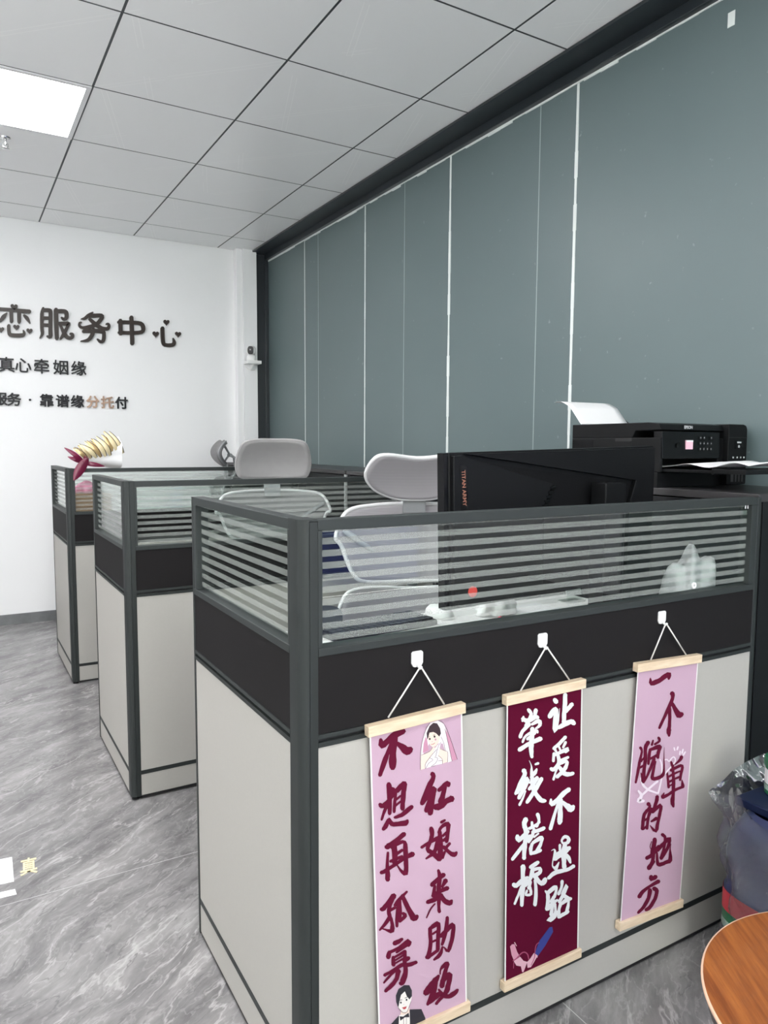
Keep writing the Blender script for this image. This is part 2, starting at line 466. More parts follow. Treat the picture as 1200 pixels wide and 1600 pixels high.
# ---------------------------------------------------------------- mesh helpers
class MB:
    def __init__(self):
        self.v, self.f, self.mi = [], [], []
        self.mats = []
    def m(self, material):
        if material not in self.mats:
            self.mats.append(material)
        return self.mats.index(material)
    def add(self, vs, fs, material):
        o = len(self.v)
        k = self.m(material)
        self.v += [tuple(p) for p in vs]
        for f in fs:
            self.f.append(tuple(i + o for i in f))
            self.mi.append(k)
        return self
    def box(self, x0, x1, y0, y1, z0, z1, material):
        vs = [(x, y, z) for x in (x0, x1) for y in (y0, y1) for z in (z0, z1)]
        fs = [(0, 1, 3, 2), (4, 6, 7, 5), (0, 4, 5, 1), (2, 3, 7, 6), (0, 2, 6, 4), (1, 5, 7, 3)]
        return self.add(vs, fs, material)
    def obox(self, c, ax, ay, az, hx, hy, hz, material):
        c, ax, ay, az = Vector(c), Vector(ax).normalized(), Vector(ay).normalized(), Vector(az).normalized()
        vs = [c + ax * hx * i + ay * hy * j + az * hz * k for i in (-1, 1) for j in (-1, 1) for k in (-1, 1)]
        fs = [(0, 1, 3, 2), (4, 6, 7, 5), (0, 4, 5, 1), (2, 3, 7, 6), (0, 2, 6, 4), (1, 5, 7, 3)]
        return self.add(vs, fs, material)
    def prism(self, poly, axis, a, b, material):
        """poly of 2-D points extruded along an axis ('x': (y,z), 'y': (x,z), 'z': (x,y)) from a to b"""
        def P(p, t):
            return {'x': (t, p[0], p[1]), 'y': (p[0], t, p[1]), 'z': (p[0], p[1], t)}[axis]
        n = len(poly)
        vs = [P(p, a) for p in poly] + [P(p, b) for p in poly]
        fs = [tuple(range(n - 1, -1, -1)), tuple(range(n, 2 * n))] + [(i, (i + 1) % n, (i + 1) % n + n, i + n) for i in range(n)]
        return self.add(vs, fs, material)
    def tube(self, pts, r, material, n=10, caps=True, closed=False):
        pts = [Vector(p) for p in pts]
        rs = r if isinstance(r, (list, tuple)) else [r] * len(pts)
        N = len(pts)
        vs, fs = [], []
        prev = None
        for i, p in enumerate(pts):
            if closed:
                d = pts[(i + 1) % N] - pts[i - 1]
            else:
                d = (pts[min(i + 1, N - 1)] - pts[max(i - 1, 0)])
            d.normalize()
            if prev is None:
                a = d.orthogonal().normalized()
            else:
                a = prev - d * prev.dot(d)
                a.normalize()
            prev = a
            b = d.cross(a)
            for k in range(n):
                t = 2 * PI * k / n
                vs.append(p + (a * math.cos(t) + b * math.sin(t)) * rs[i])
        for i in range(N if closed else N - 1):
            j = (i + 1) % N
            for k in range(n):
                fs.append((i * n + k, i * n + (k + 1) % n, j * n + (k + 1) % n, j * n + k))
        if caps and not closed:
            fs.append(tuple(range(n - 1, -1, -1)))
            fs.append(tuple(range((N - 1) * n, N * n)))
        return self.add(vs, fs, material)
    def lathe(self, prof, material, c=(0, 0, 0), n=32, sx=1.0, sy=1.0, axis='z', cap=True):
        vs, fs = [], []
        for r, h in prof:
            for k in range(n):
                t = 2 * PI * k / n
                u, v = r * sx * math.cos(t), r * sy * math.sin(t)
                p = {'z': (u, v, h), 'y': (u, h, v), 'x': (h, u, v)}[axis]
                vs.append((p[0] + c[0], p[1] + c[1], p[2] + c[2]))
        m = len(prof)
        for i in range(m - 1):
            for k in range(n):
                fs.append((i * n + k, i * n + (k + 1) % n, (i + 1) * n + (k + 1) % n, (i + 1) * n + k))
        if cap:
            fs.append(tuple(range(n - 1, -1, -1)))
            fs.append(tuple(range((m - 1) * n, m * n)))
        return self.add(vs, fs, material)
    def grid(self, fn, nu, nv, material, thick=0.0):
        P = [[Vector(fn(i / nu, j / nv)) for j in range(nv + 1)] for i in range(nu + 1)]
        vs = [p for row in P for p in row]
        w = nv + 1
        fs = [(i * w + j, (i + 1) * w + j, (i + 1) * w + j + 1, i * w + j + 1) for i in range(nu) for j in range(nv)]
        return self.add(vs, fs, material)
    def build(self, name, parent=None, smooth=None, bevel=0.0, loc=None, solid=0.0, sub=0):
        me = bpy.data.meshes.new(name)
        me.from_pydata(self.v, [], self.f)
        for m in self.mats:
            me.materials.append(m)
        for p, k in zip(me.polygons, self.mi):
            p.material_index = k
        me.validate()
        o = bpy.data.objects.new(name, me)
        COL.objects.link(o)
        if parent:
            o.parent = parent
        if loc:
            o.location = loc
        # consistent outward normals
        import bmesh
        bm = bmesh.new()
        bm.from_mesh(me)
        bmesh.ops.recalc_face_normals(bm, faces=bm.faces)
        bm.to_mesh(me)
        bm.free()
        if smooth is not None:
            me.shade_smooth()
            if smooth > 0:
                me.set_sharp_from_angle(angle=math.radians(smooth))
        if solid:
            s = o.modifiers.new('solid', 'SOLIDIFY')
            s.thickness = solid
            s.offset = 0
        if bevel:
            b = o.modifiers.new('bevel', 'BEVEL')
            b.width = bevel
            b.segments = 2
            b.limit_method = 'ANGLE'
            b.angle_limit = math.radians(40)
        if sub:
            s = o.modifiers.new('sub', 'SUBSURF')
            s.levels = s.render_levels = sub
        return o

def tag(o, label, cat, group=None, kind=None):
    o['label'] = label
    o['category'] = cat
    if group:
        o['group'] = group
    if kind:
        o['kind'] = kind
    return o

def thing(name, label, cat, loc=(0, 0, 0), rotz=0.0, group=None):
    o = bpy.data.objects.new(name, None)
    o.empty_display_size = 0.1
    COL.objects.link(o)
    o.location = loc
    o.rotation_euler = (0, 0, rotz)
    return tag(o, label, cat, group)

def struct(mb, name, parent=None, **kw):
    o = mb.build(name, parent, **kw)
    if parent is None:
        o['kind'] = 'structure'
    return o

def copy_tree(o, parent=None):
    c = o.copy()
    COL.objects.link(c)
    c.parent = parent
    for ch in o.children:
        copy_tree(ch, c)
    return c

def text_mesh(body, size, offset=0.0, extrude=0.0, shear=0.0):
    cu = bpy.data.curves.new('t', 'FONT')
    cu.body = body
    cu.size = size
    cu.offset = offset
    cu.extrude = extrude
    cu.shear = shear
    cu.align_x = 'CENTER'
    cu.align_y = 'CENTER'
    o = bpy.data.objects.new('t', cu)
    COL.objects.link(o)
    dg = bpy.context.evaluated_depsgraph_get()
    me = bpy.data.meshes.new_from_object(o.evaluated_get(dg))
    bpy.data.objects.remove(o)
    vs = [v.co.copy() for v in me.vertices]
    fs = [tuple(p.vertices) for p in me.polygons]
    bpy.data.meshes.remove(me)
    if vs:
        cx = (max(v.x for v in vs) + min(v.x for v in vs)) / 2
        cy = (max(v.y for v in vs) + min(v.y for v in vs)) / 2
        vs = [Vector((v.x - cx, v.y - cy, v.z)) for v in vs]
    return vs, fs

def poly_in(s):
    a = [int(q) for q in s.split()]
    return [(a[i] / 10000, a[i + 1] / 10000) for i in range(0, len(a), 2)]

def strip_faces(n):
    """left/right pairs of a brush stroke"""
    return [(2 * i, 2 * i + 1, 2 * i + 3, 2 * i + 2) for i in range(n // 2 - 1)]
INK = {
 'A': [
  ('不', '-804 -6 -771 -10 -821 -30 -746 -39 -825 -67 -734 -76 -835 -123 -711 -115 -769 -200 -744 -93 -685 -190 -765 -83 -641 -155 -725 -62 -594 -131 -676 -36 -545 -109 -632 -1 -499 -80 -585 33 -450 -66 -526 59 -396 -49 -457 76 -338 -34 -385 73 -296 -23 -341 82 -266 12 -285 57|-490 0 -437 -35 -544 -17 -432 -91 -574 -76 -467 -146 -619 -154 -528 -213 -658 -234 -576 -284 -691 -302 -612 -347 -730 -361 -630 -415 -759 -427 -658 -481 -791 -509 -693 -561 -817 -594 -734 -638 -838 -652 -757 -695 -827 -689 -792 -708|-534 -22 -466 -42 -582 -61 -434 -105 -583 -130 -441 -173 -590 -224 -457 -263 -602 -307 -468 -345 -609 -371 -465 -410 -620 -424 -457 -465 -623 -471 -457 -511 -615 -517 -462 -552 -608 -553 -469 -583 -603 -578 -474 -605 -568 -632 -509 -644|-483 -150 -462 -131 -470 -181 -427 -141 -444 -225 -383 -169 -401 -277 -320 -204 -367 -323 -266 -241 -346 -355 -229 -276 -314 -387 -205 -292 -249 -431 -227 -282 -175 -428 -252 -277 -143 -404 -239 -277 -126 -394 -214 -282 -110 -341 -149 -291'),
  ('想', '-641 -843 -597 -849 -665 -876 -567 -888 -665 -912 -553 -927 -660 -962 -546 -980 -658 -1014 -536 -1039 -653 -1068 -533 -1097 -650 -1126 -543 -1154 -645 -1191 -548 -1216 -637 -1276 -547 -1299 -637 -1362 -549 -1385 -633 -1424 -556 -1444 -610 -1456 -576 -1465|-827 -1192 -799 -1178 -821 -1228 -761 -1198 -814 -1250 -746 -1210 -778 -1286 -744 -1216 -715 -1300 -755 -1215 -666 -1275 -730 -1197 -615 -1243 -678 -1176 -572 -1203 -633 -1144 -525 -1159 -596 -1097 -477 -1119 -556 -1052 -448 -1086 -531 -1017 -447 -1044 -485 -1013|-623 -1178 -589 -1201 -661 -1185 -583 -1238 -675 -1228 -610 -1272 -704 -1282 -637 -1326 -732 -1336 -668 -1374 -751 -1395 -698 -1425 -771 -1450 -717 -1479 -781 -1490 -736 -1514 -774 -1512 -753 -1523|-588 -965 -546 -947 -588 -1017 -494 -977 -552 -1048 -479 -1017 -516 -1079 -460 -1056 -484 -1096 -460 -1085|-484 -1059 -454 -1069 -506 -1075 -439 -1097 -510 -1112 -445 -1134 -513 -1164 -448 -1186 -523 -1219 -456 -1241 -528 -1288 -457 -1311 -535 -1359 -466 -1381 -533 -1410 -470 -1431 -519 -1439 -489 -1449|-466 -1083 -499 -1047 -416 -1089 -495 -1003 -376 -1064 -454 -978 -325 -1028 -407 -936 -279 -1011 -358 -915 -269 -996 -330 -895 -312 -985 -260 -914 -328 -952 -229 -973 -333 -979 -237 -1015 -346 -1026 -243 -1067 -356 -1078 -255 -1116 -365 -1127 -256 -1164 -364 -1178 -259 -1212 -371 -1227 -264 -1260 -368 -1290 -276 -1317 -377 -1349 -275 -1378 -377 -1392 -278 -1420 -350 -1435 -304 -1449|-478 -1223 -493 -1204 -453 -1229 -487 -1184 -403 -1203 -435 -1161 -354 -1177 -385 -1137 -347 -1158 -362 -1139|-478 -1327 -492 -1308 -452 -1333 -486 -1289 -405 -1305 -434 -1266 -353 -1282 -384 -1241 -346 -1263 -361 -1243|-632 -1509 -604 -1524 -656 -1521 -595 -1554 -673 -1543 -599 -1584 -694 -1573 -609 -1624 -712 -1597 -625 -1660 -724 -1618 -646 -1691 -740 -1637 -677 -1703 -753 -1650 -693 -1714 -759 -1683 -732 -1712|-624 -1504 -595 -1503 -629 -1530 -573 -1528 -626 -1561 -557 -1557 -616 -1609 -534 -1588 -576 -1664 -524 -1598 -514 -1693 -509 -1608 -460 -1704 -469 -1614 -412 -1714 -420 -1625 -357 -1726 -366 -1627 -298 -1741 -315 -1636 -240 -1753 -284 -1640 -204 -1724 -279 -1640 -190 -1698 -266 -1642 -193 -1678 -252 -1638 -196 -1650 -224 -1631|-505 -1544 -515 -1516 -475 -1558 -494 -1500 -437 -1563 -459 -1498 -385 -1561 -415 -1487 -327 -1562 -371 -1482 -274 -1546 -330 -1463 -225 -1526 -289 -1439 -183 -1505 -250 -1419 -148 -1484 -214 -1403 -117 -1469 -181 -1393 -99 -1455 -159 -1384 -91 -1420 -118 -1389'),
  ('再', '-693 -2048 -697 -2006 -650 -2084 -660 -1992 -639 -2086 -660 -1983 -613 -2094 -661 -1987 -584 -2082 -648 -1974 -535 -2066 -596 -1970 -474 -2046 -537 -1950 -415 -2021 -478 -1930 -354 -1990 -418 -1904 -296 -1960 -364 -1871 -252 -1943 -323 -1852 -241 -1902 -272 -1863|-631 -2128 -609 -2136 -649 -2140 -598 -2158 -656 -2194 -598 -2215 -663 -2271 -603 -2292 -668 -2345 -602 -2366 -672 -2411 -596 -2432 -673 -2472 -589 -2493 -678 -2524 -577 -2552 -679 -2572 -572 -2605 -682 -2613 -580 -2645 -678 -2642 -575 -2675 -649 -2688 -604 -2702|-558 -2103 -577 -2077 -525 -2111 -569 -2051 -494 -2100 -542 -2034 -453 -2086 -498 -2014 -410 -2080 -448 -2003 -361 -2072 -390 -1996 -316 -2068 -324 -1998 -305 -2070 -250 -2034 -303 -2096 -212 -2107 -305 -2157 -204 -2182 -305 -2228 -199 -2254 -297 -2306 -193 -2332 -290 -2385 -194 -2412 -290 -2459 -189 -2487 -282 -2535 -187 -2563 -293 -2594 -189 -2633 -287 -2617 -201 -2696 -259 -2619 -287 -2686 -283 -2599 -331 -2637 -319 -2568 -364 -2592 -355 -2527 -394 -2541 -390 -2479 -422 -2488 -413 -2444 -442 -2452 -428 -2433 -440 -2437|-533 -2025 -473 -2036 -569 -2066 -435 -2092 -550 -2116 -431 -2139 -541 -2179 -419 -2205 -538 -2235 -419 -2267 -535 -2286 -429 -2321 -535 -2333 -425 -2373 -540 -2365 -435 -2404 -512 -2411 -466 -2428|-509 -2267 -526 -2240 -477 -2275 -517 -2213 -392 -2248 -432 -2187 -308 -2218 -346 -2160 -296 -2195 -314 -2168|-589 -2346 -601 -2317 -558 -2360 -583 -2298 -437 -2349 -462 -2287 -314 -2341 -340 -2278 -295 -2323 -307 -2294|-787 -2499 -797 -2463 -748 -2523 -772 -2441 -731 -2521 -755 -2445 -699 -2525 -733 -2445 -658 -2514 -700 -2436 -598 -2495 -643 -2421 -527 -2473 -570 -2405 -454 -2455 -499 -2383 -385 -2430 -428 -2362 -317 -2410 -360 -2339 -255 -2391 -292 -2324 -187 -2384 -228 -2302 -123 -2384 -169 -2285 -78 -2383 -129 -2274 -47 -2350 -71 -2299'),
  ('孤', '-789 -3181 -789 -3147 -756 -3214 -756 -3136 -741 -3223 -748 -3136 -709 -3229 -747 -3137 -668 -3224 -741 -3134 -637 -3193 -718 -3111 -604 -3157 -677 -3086 -575 -3122 -641 -3053 -527 -3101 -604 -3017 -482 -3078 -571 -2980 -451 -3062 -547 -2956 -439 -3010 -485 -2959|-511 -2987 -469 -3017 -549 -2998 -458 -3065 -568 -3018 -479 -3083 -576 -3059 -495 -3115 -595 -3095 -516 -3146 -609 -3139 -536 -3184 -630 -3180 -546 -3227 -642 -3223 -552 -3265 -641 -3263 -556 -3290 -638 -3297 -554 -3312 -627 -3336 -544 -3340 -609 -3382 -539 -3379 -586 -3426 -516 -3426 -572 -3472 -503 -3483 -561 -3538 -484 -3557 -571 -3600 -470 -3637 -571 -3627 -483 -3702 -555 -3623 -557 -3702 -585 -3612 -608 -3664 -630 -3594 -645 -3631 -669 -3572 -681 -3601 -707 -3551 -718 -3576 -733 -3535 -743 -3557 -746 -3533 -751 -3543|-569 -3340 -537 -3369 -609 -3340 -538 -3404 -632 -3371 -560 -3437 -667 -3409 -597 -3475 -700 -3447 -640 -3509 -737 -3484 -688 -3539 -777 -3515 -738 -3561 -802 -3541 -772 -3576 -805 -3558 -791 -3574|-614 -3277 -628 -3248 -581 -3292 -612 -3229 -518 -3282 -550 -3218 -455 -3271 -487 -3209 -440 -3251 -454 -3222|-210 -2998 -194 -3018 -236 -2992 -199 -3037 -257 -3005 -219 -3051 -288 -3021 -246 -3071 -329 -3034 -275 -3097 -371 -3061 -314 -3124 -419 -3087 -354 -3158 -454 -3114 -387 -3186 -475 -3139 -410 -3204 -488 -3157 -431 -3213 -501 -3165 -443 -3221 -499 -3197 -474 -3221|-414 -3175 -387 -3186 -432 -3188 -372 -3215 -444 -3242 -379 -3270 -450 -3320 -385 -3347 -458 -3396 -392 -3421 -466 -3471 -396 -3495 -461 -3545 -391 -3569 -457 -3597 -393 -3619 -440 -3628 -409 -3638|-373 -3116 -350 -3123 -385 -3131 -337 -3146 -388 -3188 -332 -3207 -396 -3266 -323 -3290 -400 -3339 -319 -3368 -403 -3405 -325 -3434 -404 -3464 -329 -3493 -405 -3505 -325 -3537 -385 -3541 -350 -3554|-376 -3559 -397 -3532 -343 -3567 -388 -3506 -305 -3549 -352 -3487 -248 -3529 -308 -3457 -208 -3495 -287 -3441 -222 -3433 -282 -3455 -261 -3400 -298 -3443 -282 -3382 -316 -3427 -316 -3375 -330 -3394|-342 -3031 -307 -3029 -350 -3065 -274 -3060 -336 -3112 -252 -3106 -311 -3177 -222 -3170 -283 -3247 -186 -3238 -248 -3323 -152 -3313 -210 -3402 -110 -3390 -181 -3471 -70 -3455 -154 -3525 -39 -3505 -136 -3577 -25 -3537 -75 -3633 -33 -3526 3 -3644 -61 -3527 32 -3620 -44 -3529 42 -3602 -26 -3525 45 -3564 16 -3530'),
  ('寡', '-496 -3955 -518 -3907 -445 -3977 -493 -3871 -421 -3972 -467 -3872 -385 -3972 -432 -3872 -352 -3966 -400 -3876 -328 -3950 -374 -3875 -307 -3939 -353 -3868 -292 -3932 -334 -3869 -279 -3908 -300 -3878|-598 -4017 -558 -4039 -626 -4036 -541 -4081 -644 -4073 -545 -4126 -655 -4114 -553 -4168 -633 -4165 -585 -4191|-576 -4077 -590 -4046 -542 -4094 -572 -4026 -494 -4093 -524 -4025 -427 -4087 -461 -4017 -356 -4079 -393 -4012 -277 -4062 -325 -3986 -199 -4047 -254 -3955 -159 -4050 -187 -3935 -216 -3997 -102 -4024 -213 -4017 -112 -4073 -218 -4041 -130 -4092 -202 -4084 -161 -4108|-439 -4129 -451 -4109 -415 -4138 -443 -4093 -301 -4115 -339 -4054 -189 -4087 -231 -4019 -176 -4063 -196 -4031|-513 -4208 -524 -4187 -490 -4219 -514 -4172 -360 -4204 -388 -4150 -230 -4188 -263 -4124 -215 -4168 -230 -4139|-474 -4270 -483 -4253 -454 -4278 -476 -4238 -352 -4260 -376 -4217 -252 -4238 -277 -4193 -242 -4224 -254 -4203|-474 -4328 -483 -4310 -455 -4336 -475 -4297 -354 -4320 -375 -4280 -251 -4307 -276 -4260 -241 -4292 -252 -4271|-520 -4147 -488 -4157 -536 -4168 -464 -4191 -541 -4241 -455 -4269 -539 -4316 -449 -4345 -510 -4358 -469 -4372|-262 -4124 -228 -4137 -280 -4144 -210 -4171 -288 -4257 -208 -4289 -302 -4368 -208 -4406 -275 -4412 -233 -4429|-698 -4476 -713 -4444 -662 -4496 -697 -4422 -623 -4484 -656 -4418 -565 -4477 -596 -4416 -501 -4468 -537 -4403 -429 -4458 -470 -4388 -357 -4448 -402 -4366 -302 -4441 -333 -4353 -263 -4458 -264 -4371 -221 -4477 -214 -4392 -162 -4494 -176 -4407 -92 -4506 -121 -4416 -31 -4500 -59 -4422 13 -4501 -15 -4426 35 -4483 22 -4450|-283 -4359 -305 -4319 -238 -4379 -285 -4293 -191 -4373 -241 -4281 -146 -4363 -195 -4272 -127 -4333 -149 -4293|-456 -4435 -435 -4462 -486 -4429 -443 -4484 -521 -4445 -477 -4503 -565 -4475 -526 -4524 -611 -4500 -568 -4552 -651 -4531 -612 -4576 -687 -4561 -654 -4599 -712 -4582 -683 -4616 -714 -4598 -701 -4614|-269 -4401 -228 -4411 -290 -4430 -199 -4452 -282 -4465 -187 -4491 -281 -4510 -180 -4545 -284 -4553 -182 -4605 -309 -4600 -192 -4674 -339 -4650 -219 -4736 -357 -4686 -244 -4784 -349 -4699 -281 -4805 -339 -4700 -323 -4798 -345 -4705 -338 -4793 -380 -4714 -377 -4753|-408 -4436 -359 -4462 -445 -4457 -331 -4517 -452 -4494 -347 -4550 -456 -4546 -363 -4602 -466 -4589 -382 -4656 -495 -4619 -422 -4692 -527 -4649 -457 -4730 -569 -4669 -500 -4755 -609 -4699 -550 -4779 -654 -4719 -603 -4791 -683 -4738 -636 -4806 -693 -4764 -671 -4795'),
  ('红', '279 -871 322 -865 265 -913 367 -898 280 -931 379 -921 290 -949 393 -964 286 -970 384 -1016 261 -1005 363 -1072 216 -1050 330 -1128 179 -1118 291 -1189 131 -1212 241 -1278 79 -1313 185 -1376 50 -1388 147 -1446 58 -1432 103 -1458|109 -1438 70 -1404 157 -1434 67 -1358 209 -1385 109 -1300 296 -1335 168 -1224 343 -1282 221 -1161 371 -1265 289 -1147 369 -1250 351 -1147 335 -1207 420 -1212 326 -1217 416 -1262 307 -1257 395 -1310 273 -1294 374 -1359 243 -1335 346 -1405 214 -1381 314 -1449 191 -1430 290 -1491 167 -1480 258 -1530 150 -1526 244 -1576 142 -1560 224 -1603 157 -1600 195 -1620|345 -1253 385 -1269 313 -1271 401 -1307 298 -1320 391 -1358 284 -1391 378 -1430 270 -1459 368 -1500 245 -1521 355 -1569 232 -1585 347 -1635 216 -1626 337 -1680 240 -1678 291 -1700|174 -1614 154 -1587 207 -1619 165 -1563 272 -1597 227 -1537 333 -1570 285 -1506 341 -1542 321 -1515|450 -1283 425 -1250 495 -1293 437 -1217 518 -1282 460 -1206 551 -1268 489 -1189 591 -1258 521 -1173 635 -1242 552 -1145 667 -1216 597 -1126 677 -1215 650 -1114 632 -1182 727 -1166 632 -1189 730 -1204 634 -1205 726 -1221 665 -1242 706 -1249|582 -1150 631 -1168 544 -1173 652 -1213 537 -1217 643 -1257 525 -1276 632 -1319 509 -1329 616 -1379 489 -1380 604 -1442 460 -1426 579 -1493 445 -1461 562 -1528 461 -1516 515 -1547|332 -1570 329 -1521 385 -1615 376 -1499 414 -1623 402 -1501 464 -1644 429 -1499 523 -1634 454 -1502 585 -1621 488 -1488 629 -1588 542 -1474 664 -1561 595 -1454 712 -1556 651 -1444 758 -1554 699 -1437 795 -1560 725 -1419 828 -1511 799 -1452'),
  ('娘', '273 -1912 321 -1917 258 -1948 354 -1958 263 -1981 370 -1994 272 -2025 378 -2045 278 -2066 374 -2099 267 -2101 363 -2149 258 -2144 343 -2192 239 -2183 324 -2234 220 -2227 299 -2279 189 -2269 279 -2318 186 -2329 277 -2339 218 -2394 289 -2341 268 -2429 317 -2368 308 -2463 373 -2404 360 -2520 436 -2463 418 -2587 500 -2525 460 -2633 544 -2570 525 -2654 561 -2627|468 -2122 504 -2139 442 -2138 521 -2176 426 -2162 514 -2205 419 -2204 506 -2248 397 -2247 492 -2295 381 -2304 477 -2352 365 -2363 452 -2416 335 -2401 415 -2475 290 -2435 340 -2503 230 -2464 262 -2514 186 -2484 210 -2523 178 -2497 188 -2515|83 -2278 65 -2250 117 -2289 78 -2227 154 -2276 117 -2217 206 -2259 169 -2198 265 -2245 229 -2184 338 -2237 300 -2168 413 -2228 371 -2149 466 -2220 420 -2134 485 -2189 465 -2153|512 -1909 496 -1880 548 -1922 513 -1860 586 -1909 554 -1853 624 -1895 597 -1848 636 -1879 624 -1857|486 -2111 451 -2092 518 -2099 440 -2057 525 -2070 454 -2030 535 -2033 471 -1989 560 -2014 506 -1957 602 -2001 555 -1927 653 -2000 617 -1910 657 -1995 696 -1923 635 -1982 748 -1995 639 -2017 739 -2049 643 -2072 731 -2104 631 -2143 721 -2178 617 -2222 712 -2261 608 -2279 697 -2316 628 -2319 669 -2336|472 -2031 513 -2039 453 -2058 542 -2076 452 -2118 547 -2138 458 -2204 566 -2228 460 -2291 576 -2323 452 -2394 574 -2432 454 -2506 583 -2542 470 -2605 570 -2576 596 -2623 510 -2541 624 -2556 555 -2504 645 -2511 594 -2473 642 -2487 620 -2471|562 -2188 541 -2164 592 -2190 548 -2141 638 -2165 594 -2115 682 -2136 640 -2090 684 -2112 667 -2093|558 -2279 541 -2253 591 -2289 553 -2233 635 -2272 597 -2215 683 -2261 641 -2199 692 -2236 675 -2210|734 -2334 757 -2357 701 -2331 756 -2385 649 -2366 704 -2421 602 -2406 656 -2459 597 -2433 623 -2459|551 -2369 579 -2352 559 -2410 622 -2372 605 -2454 662 -2419 661 -2519 719 -2481 714 -2574 769 -2528 754 -2616 803 -2548 796 -2644 823 -2553 848 -2663 821 -2557 892 -2650 820 -2559 910 -2626 841 -2561 913 -2606 861 -2559 914 -2580 890 -2557'),
  ('来', '456 -2793 487 -2795 447 -2819 512 -2823 453 -2848 524 -2854 458 -2888 546 -2901 463 -2934 554 -2961 460 -3000 558 -3036 446 -3073 549 -3113 440 -3144 543 -3181 440 -3203 545 -3237 435 -3250 551 -3286 437 -3304 553 -3341 452 -3378 545 -3409 455 -3453 543 -3481 462 -3518 535 -3541 465 -3570 540 -3590 464 -3608 547 -3629 473 -3635 555 -3656 495 -3669 532 -3679|327 -3098 291 -3057 376 -3102 300 -3016 409 -3088 330 -2998 445 -3058 377 -2978 485 -3032 426 -2956 539 -3018 479 -2933 591 -2999 533 -2913 631 -2989 565 -2892 650 -2955 621 -2911|390 -3073 422 -3087 368 -3089 436 -3118 348 -3168 429 -3203 330 -3248 424 -3289 353 -3290 393 -3307|350 -3316 320 -3272 403 -3331 335 -3234 431 -3315 368 -3225 473 -3300 419 -3216 516 -3283 472 -3200 583 -3283 543 -3192 655 -3280 616 -3189 709 -3284 667 -3184 738 -3255 719 -3209|647 -3026 691 -3060 597 -3029 699 -3110 569 -3090 645 -3150 541 -3150 591 -3191 546 -3176 567 -3193|511 -3286 545 -3328 460 -3278 532 -3367 434 -3293 507 -3385 394 -3303 466 -3403 363 -3320 417 -3419 315 -3318 356 -3418 265 -3320 297 -3412 228 -3320 259 -3409 200 -3345 214 -3386|488 -3284 529 -3274 488 -3329 582 -3307 510 -3370 601 -3347 544 -3427 635 -3398 586 -3484 664 -3438 633 -3533 698 -3462 684 -3571 727 -3483 746 -3602 732 -3486 808 -3599 723 -3488 821 -3563 742 -3489 821 -3538 764 -3488 822 -3512 796 -3489|411 -3439 423 -3453 394 -3437 420 -3467 369 -3450 398 -3482 336 -3472 366 -3502 301 -3503 333 -3530 266 -3555 297 -3579 231 -3614 261 -3636 208 -3656 236 -3676 211 -3669 222 -3678'),
  ('助', '283 -3869 323 -3882 260 -3894 348 -3921 263 -3941 353 -3968 264 -4005 355 -4033 270 -4072 363 -4101 279 -4137 367 -4166 277 -4198 367 -4231 270 -4255 361 -4298 255 -4323 349 -4375 232 -4389 332 -4448 213 -4434 325 -4501 233 -4486 281 -4514|291 -3929 272 -3899 324 -3939 284 -3875 360 -3941 312 -3863 403 -3934 345 -3840 442 -3928 382 -3831 479 -3925 414 -3821 488 -3912 460 -3813 455 -3883 536 -3874 453 -3905 547 -3934 455 -3961 550 -3998 451 -4021 545 -4057 447 -4078 538 -4113 443 -4135 541 -4173 443 -4193 533 -4229 439 -4258 534 -4296 441 -4324 534 -4361 440 -4368 535 -4407 463 -4410 504 -4426|351 -4053 338 -4032 377 -4064 347 -4016 429 -4048 401 -4003 486 -4039 456 -3990 493 -4020 480 -3998|349 -4202 340 -4180 374 -4215 354 -4168 437 -4214 416 -4163 501 -4212 481 -4166 514 -4199 505 -4177|212 -4478 195 -4435 260 -4505 220 -4406 274 -4501 238 -4415 298 -4497 256 -4412 335 -4490 292 -4417 396 -4475 351 -4403 466 -4454 421 -4385 514 -4438 473 -4372 528 -4415 508 -4384|395 -4582 380 -4559 420 -4590 388 -4540 460 -4585 418 -4521 521 -4581 460 -4501 570 -4551 490 -4477 603 -4500 525 -4446 610 -4434 553 -4399 617 -4392 570 -4363 610 -4370 589 -4357|682 -3788 715 -3801 656 -3803 734 -3834 654 -3849 736 -3882 642 -3907 733 -3946 635 -3969 727 -4012 622 -4027 715 -4075 611 -4087 705 -4138 592 -4142 685 -4195 578 -4205 662 -4255 565 -4266 637 -4310 550 -4305 615 -4344 563 -4337 592 -4355|550 -4180 515 -4137 603 -4189 527 -4098 637 -4172 560 -4079 676 -4137 607 -4054 729 -4118 659 -4037 779 -4088 706 -4007 825 -4065 750 -3971 832 -4053 809 -3957 787 -4024 884 -4026 789 -4044 893 -4078 795 -4092 893 -4132 786 -4154 885 -4199 776 -4229 874 -4278 761 -4299 855 -4351 736 -4372 826 -4426 710 -4437 797 -4499 705 -4470 751 -4547 709 -4468 669 -4500 669 -4423 634 -4434 634 -4385 612 -4391 621 -4376 610 -4379'),
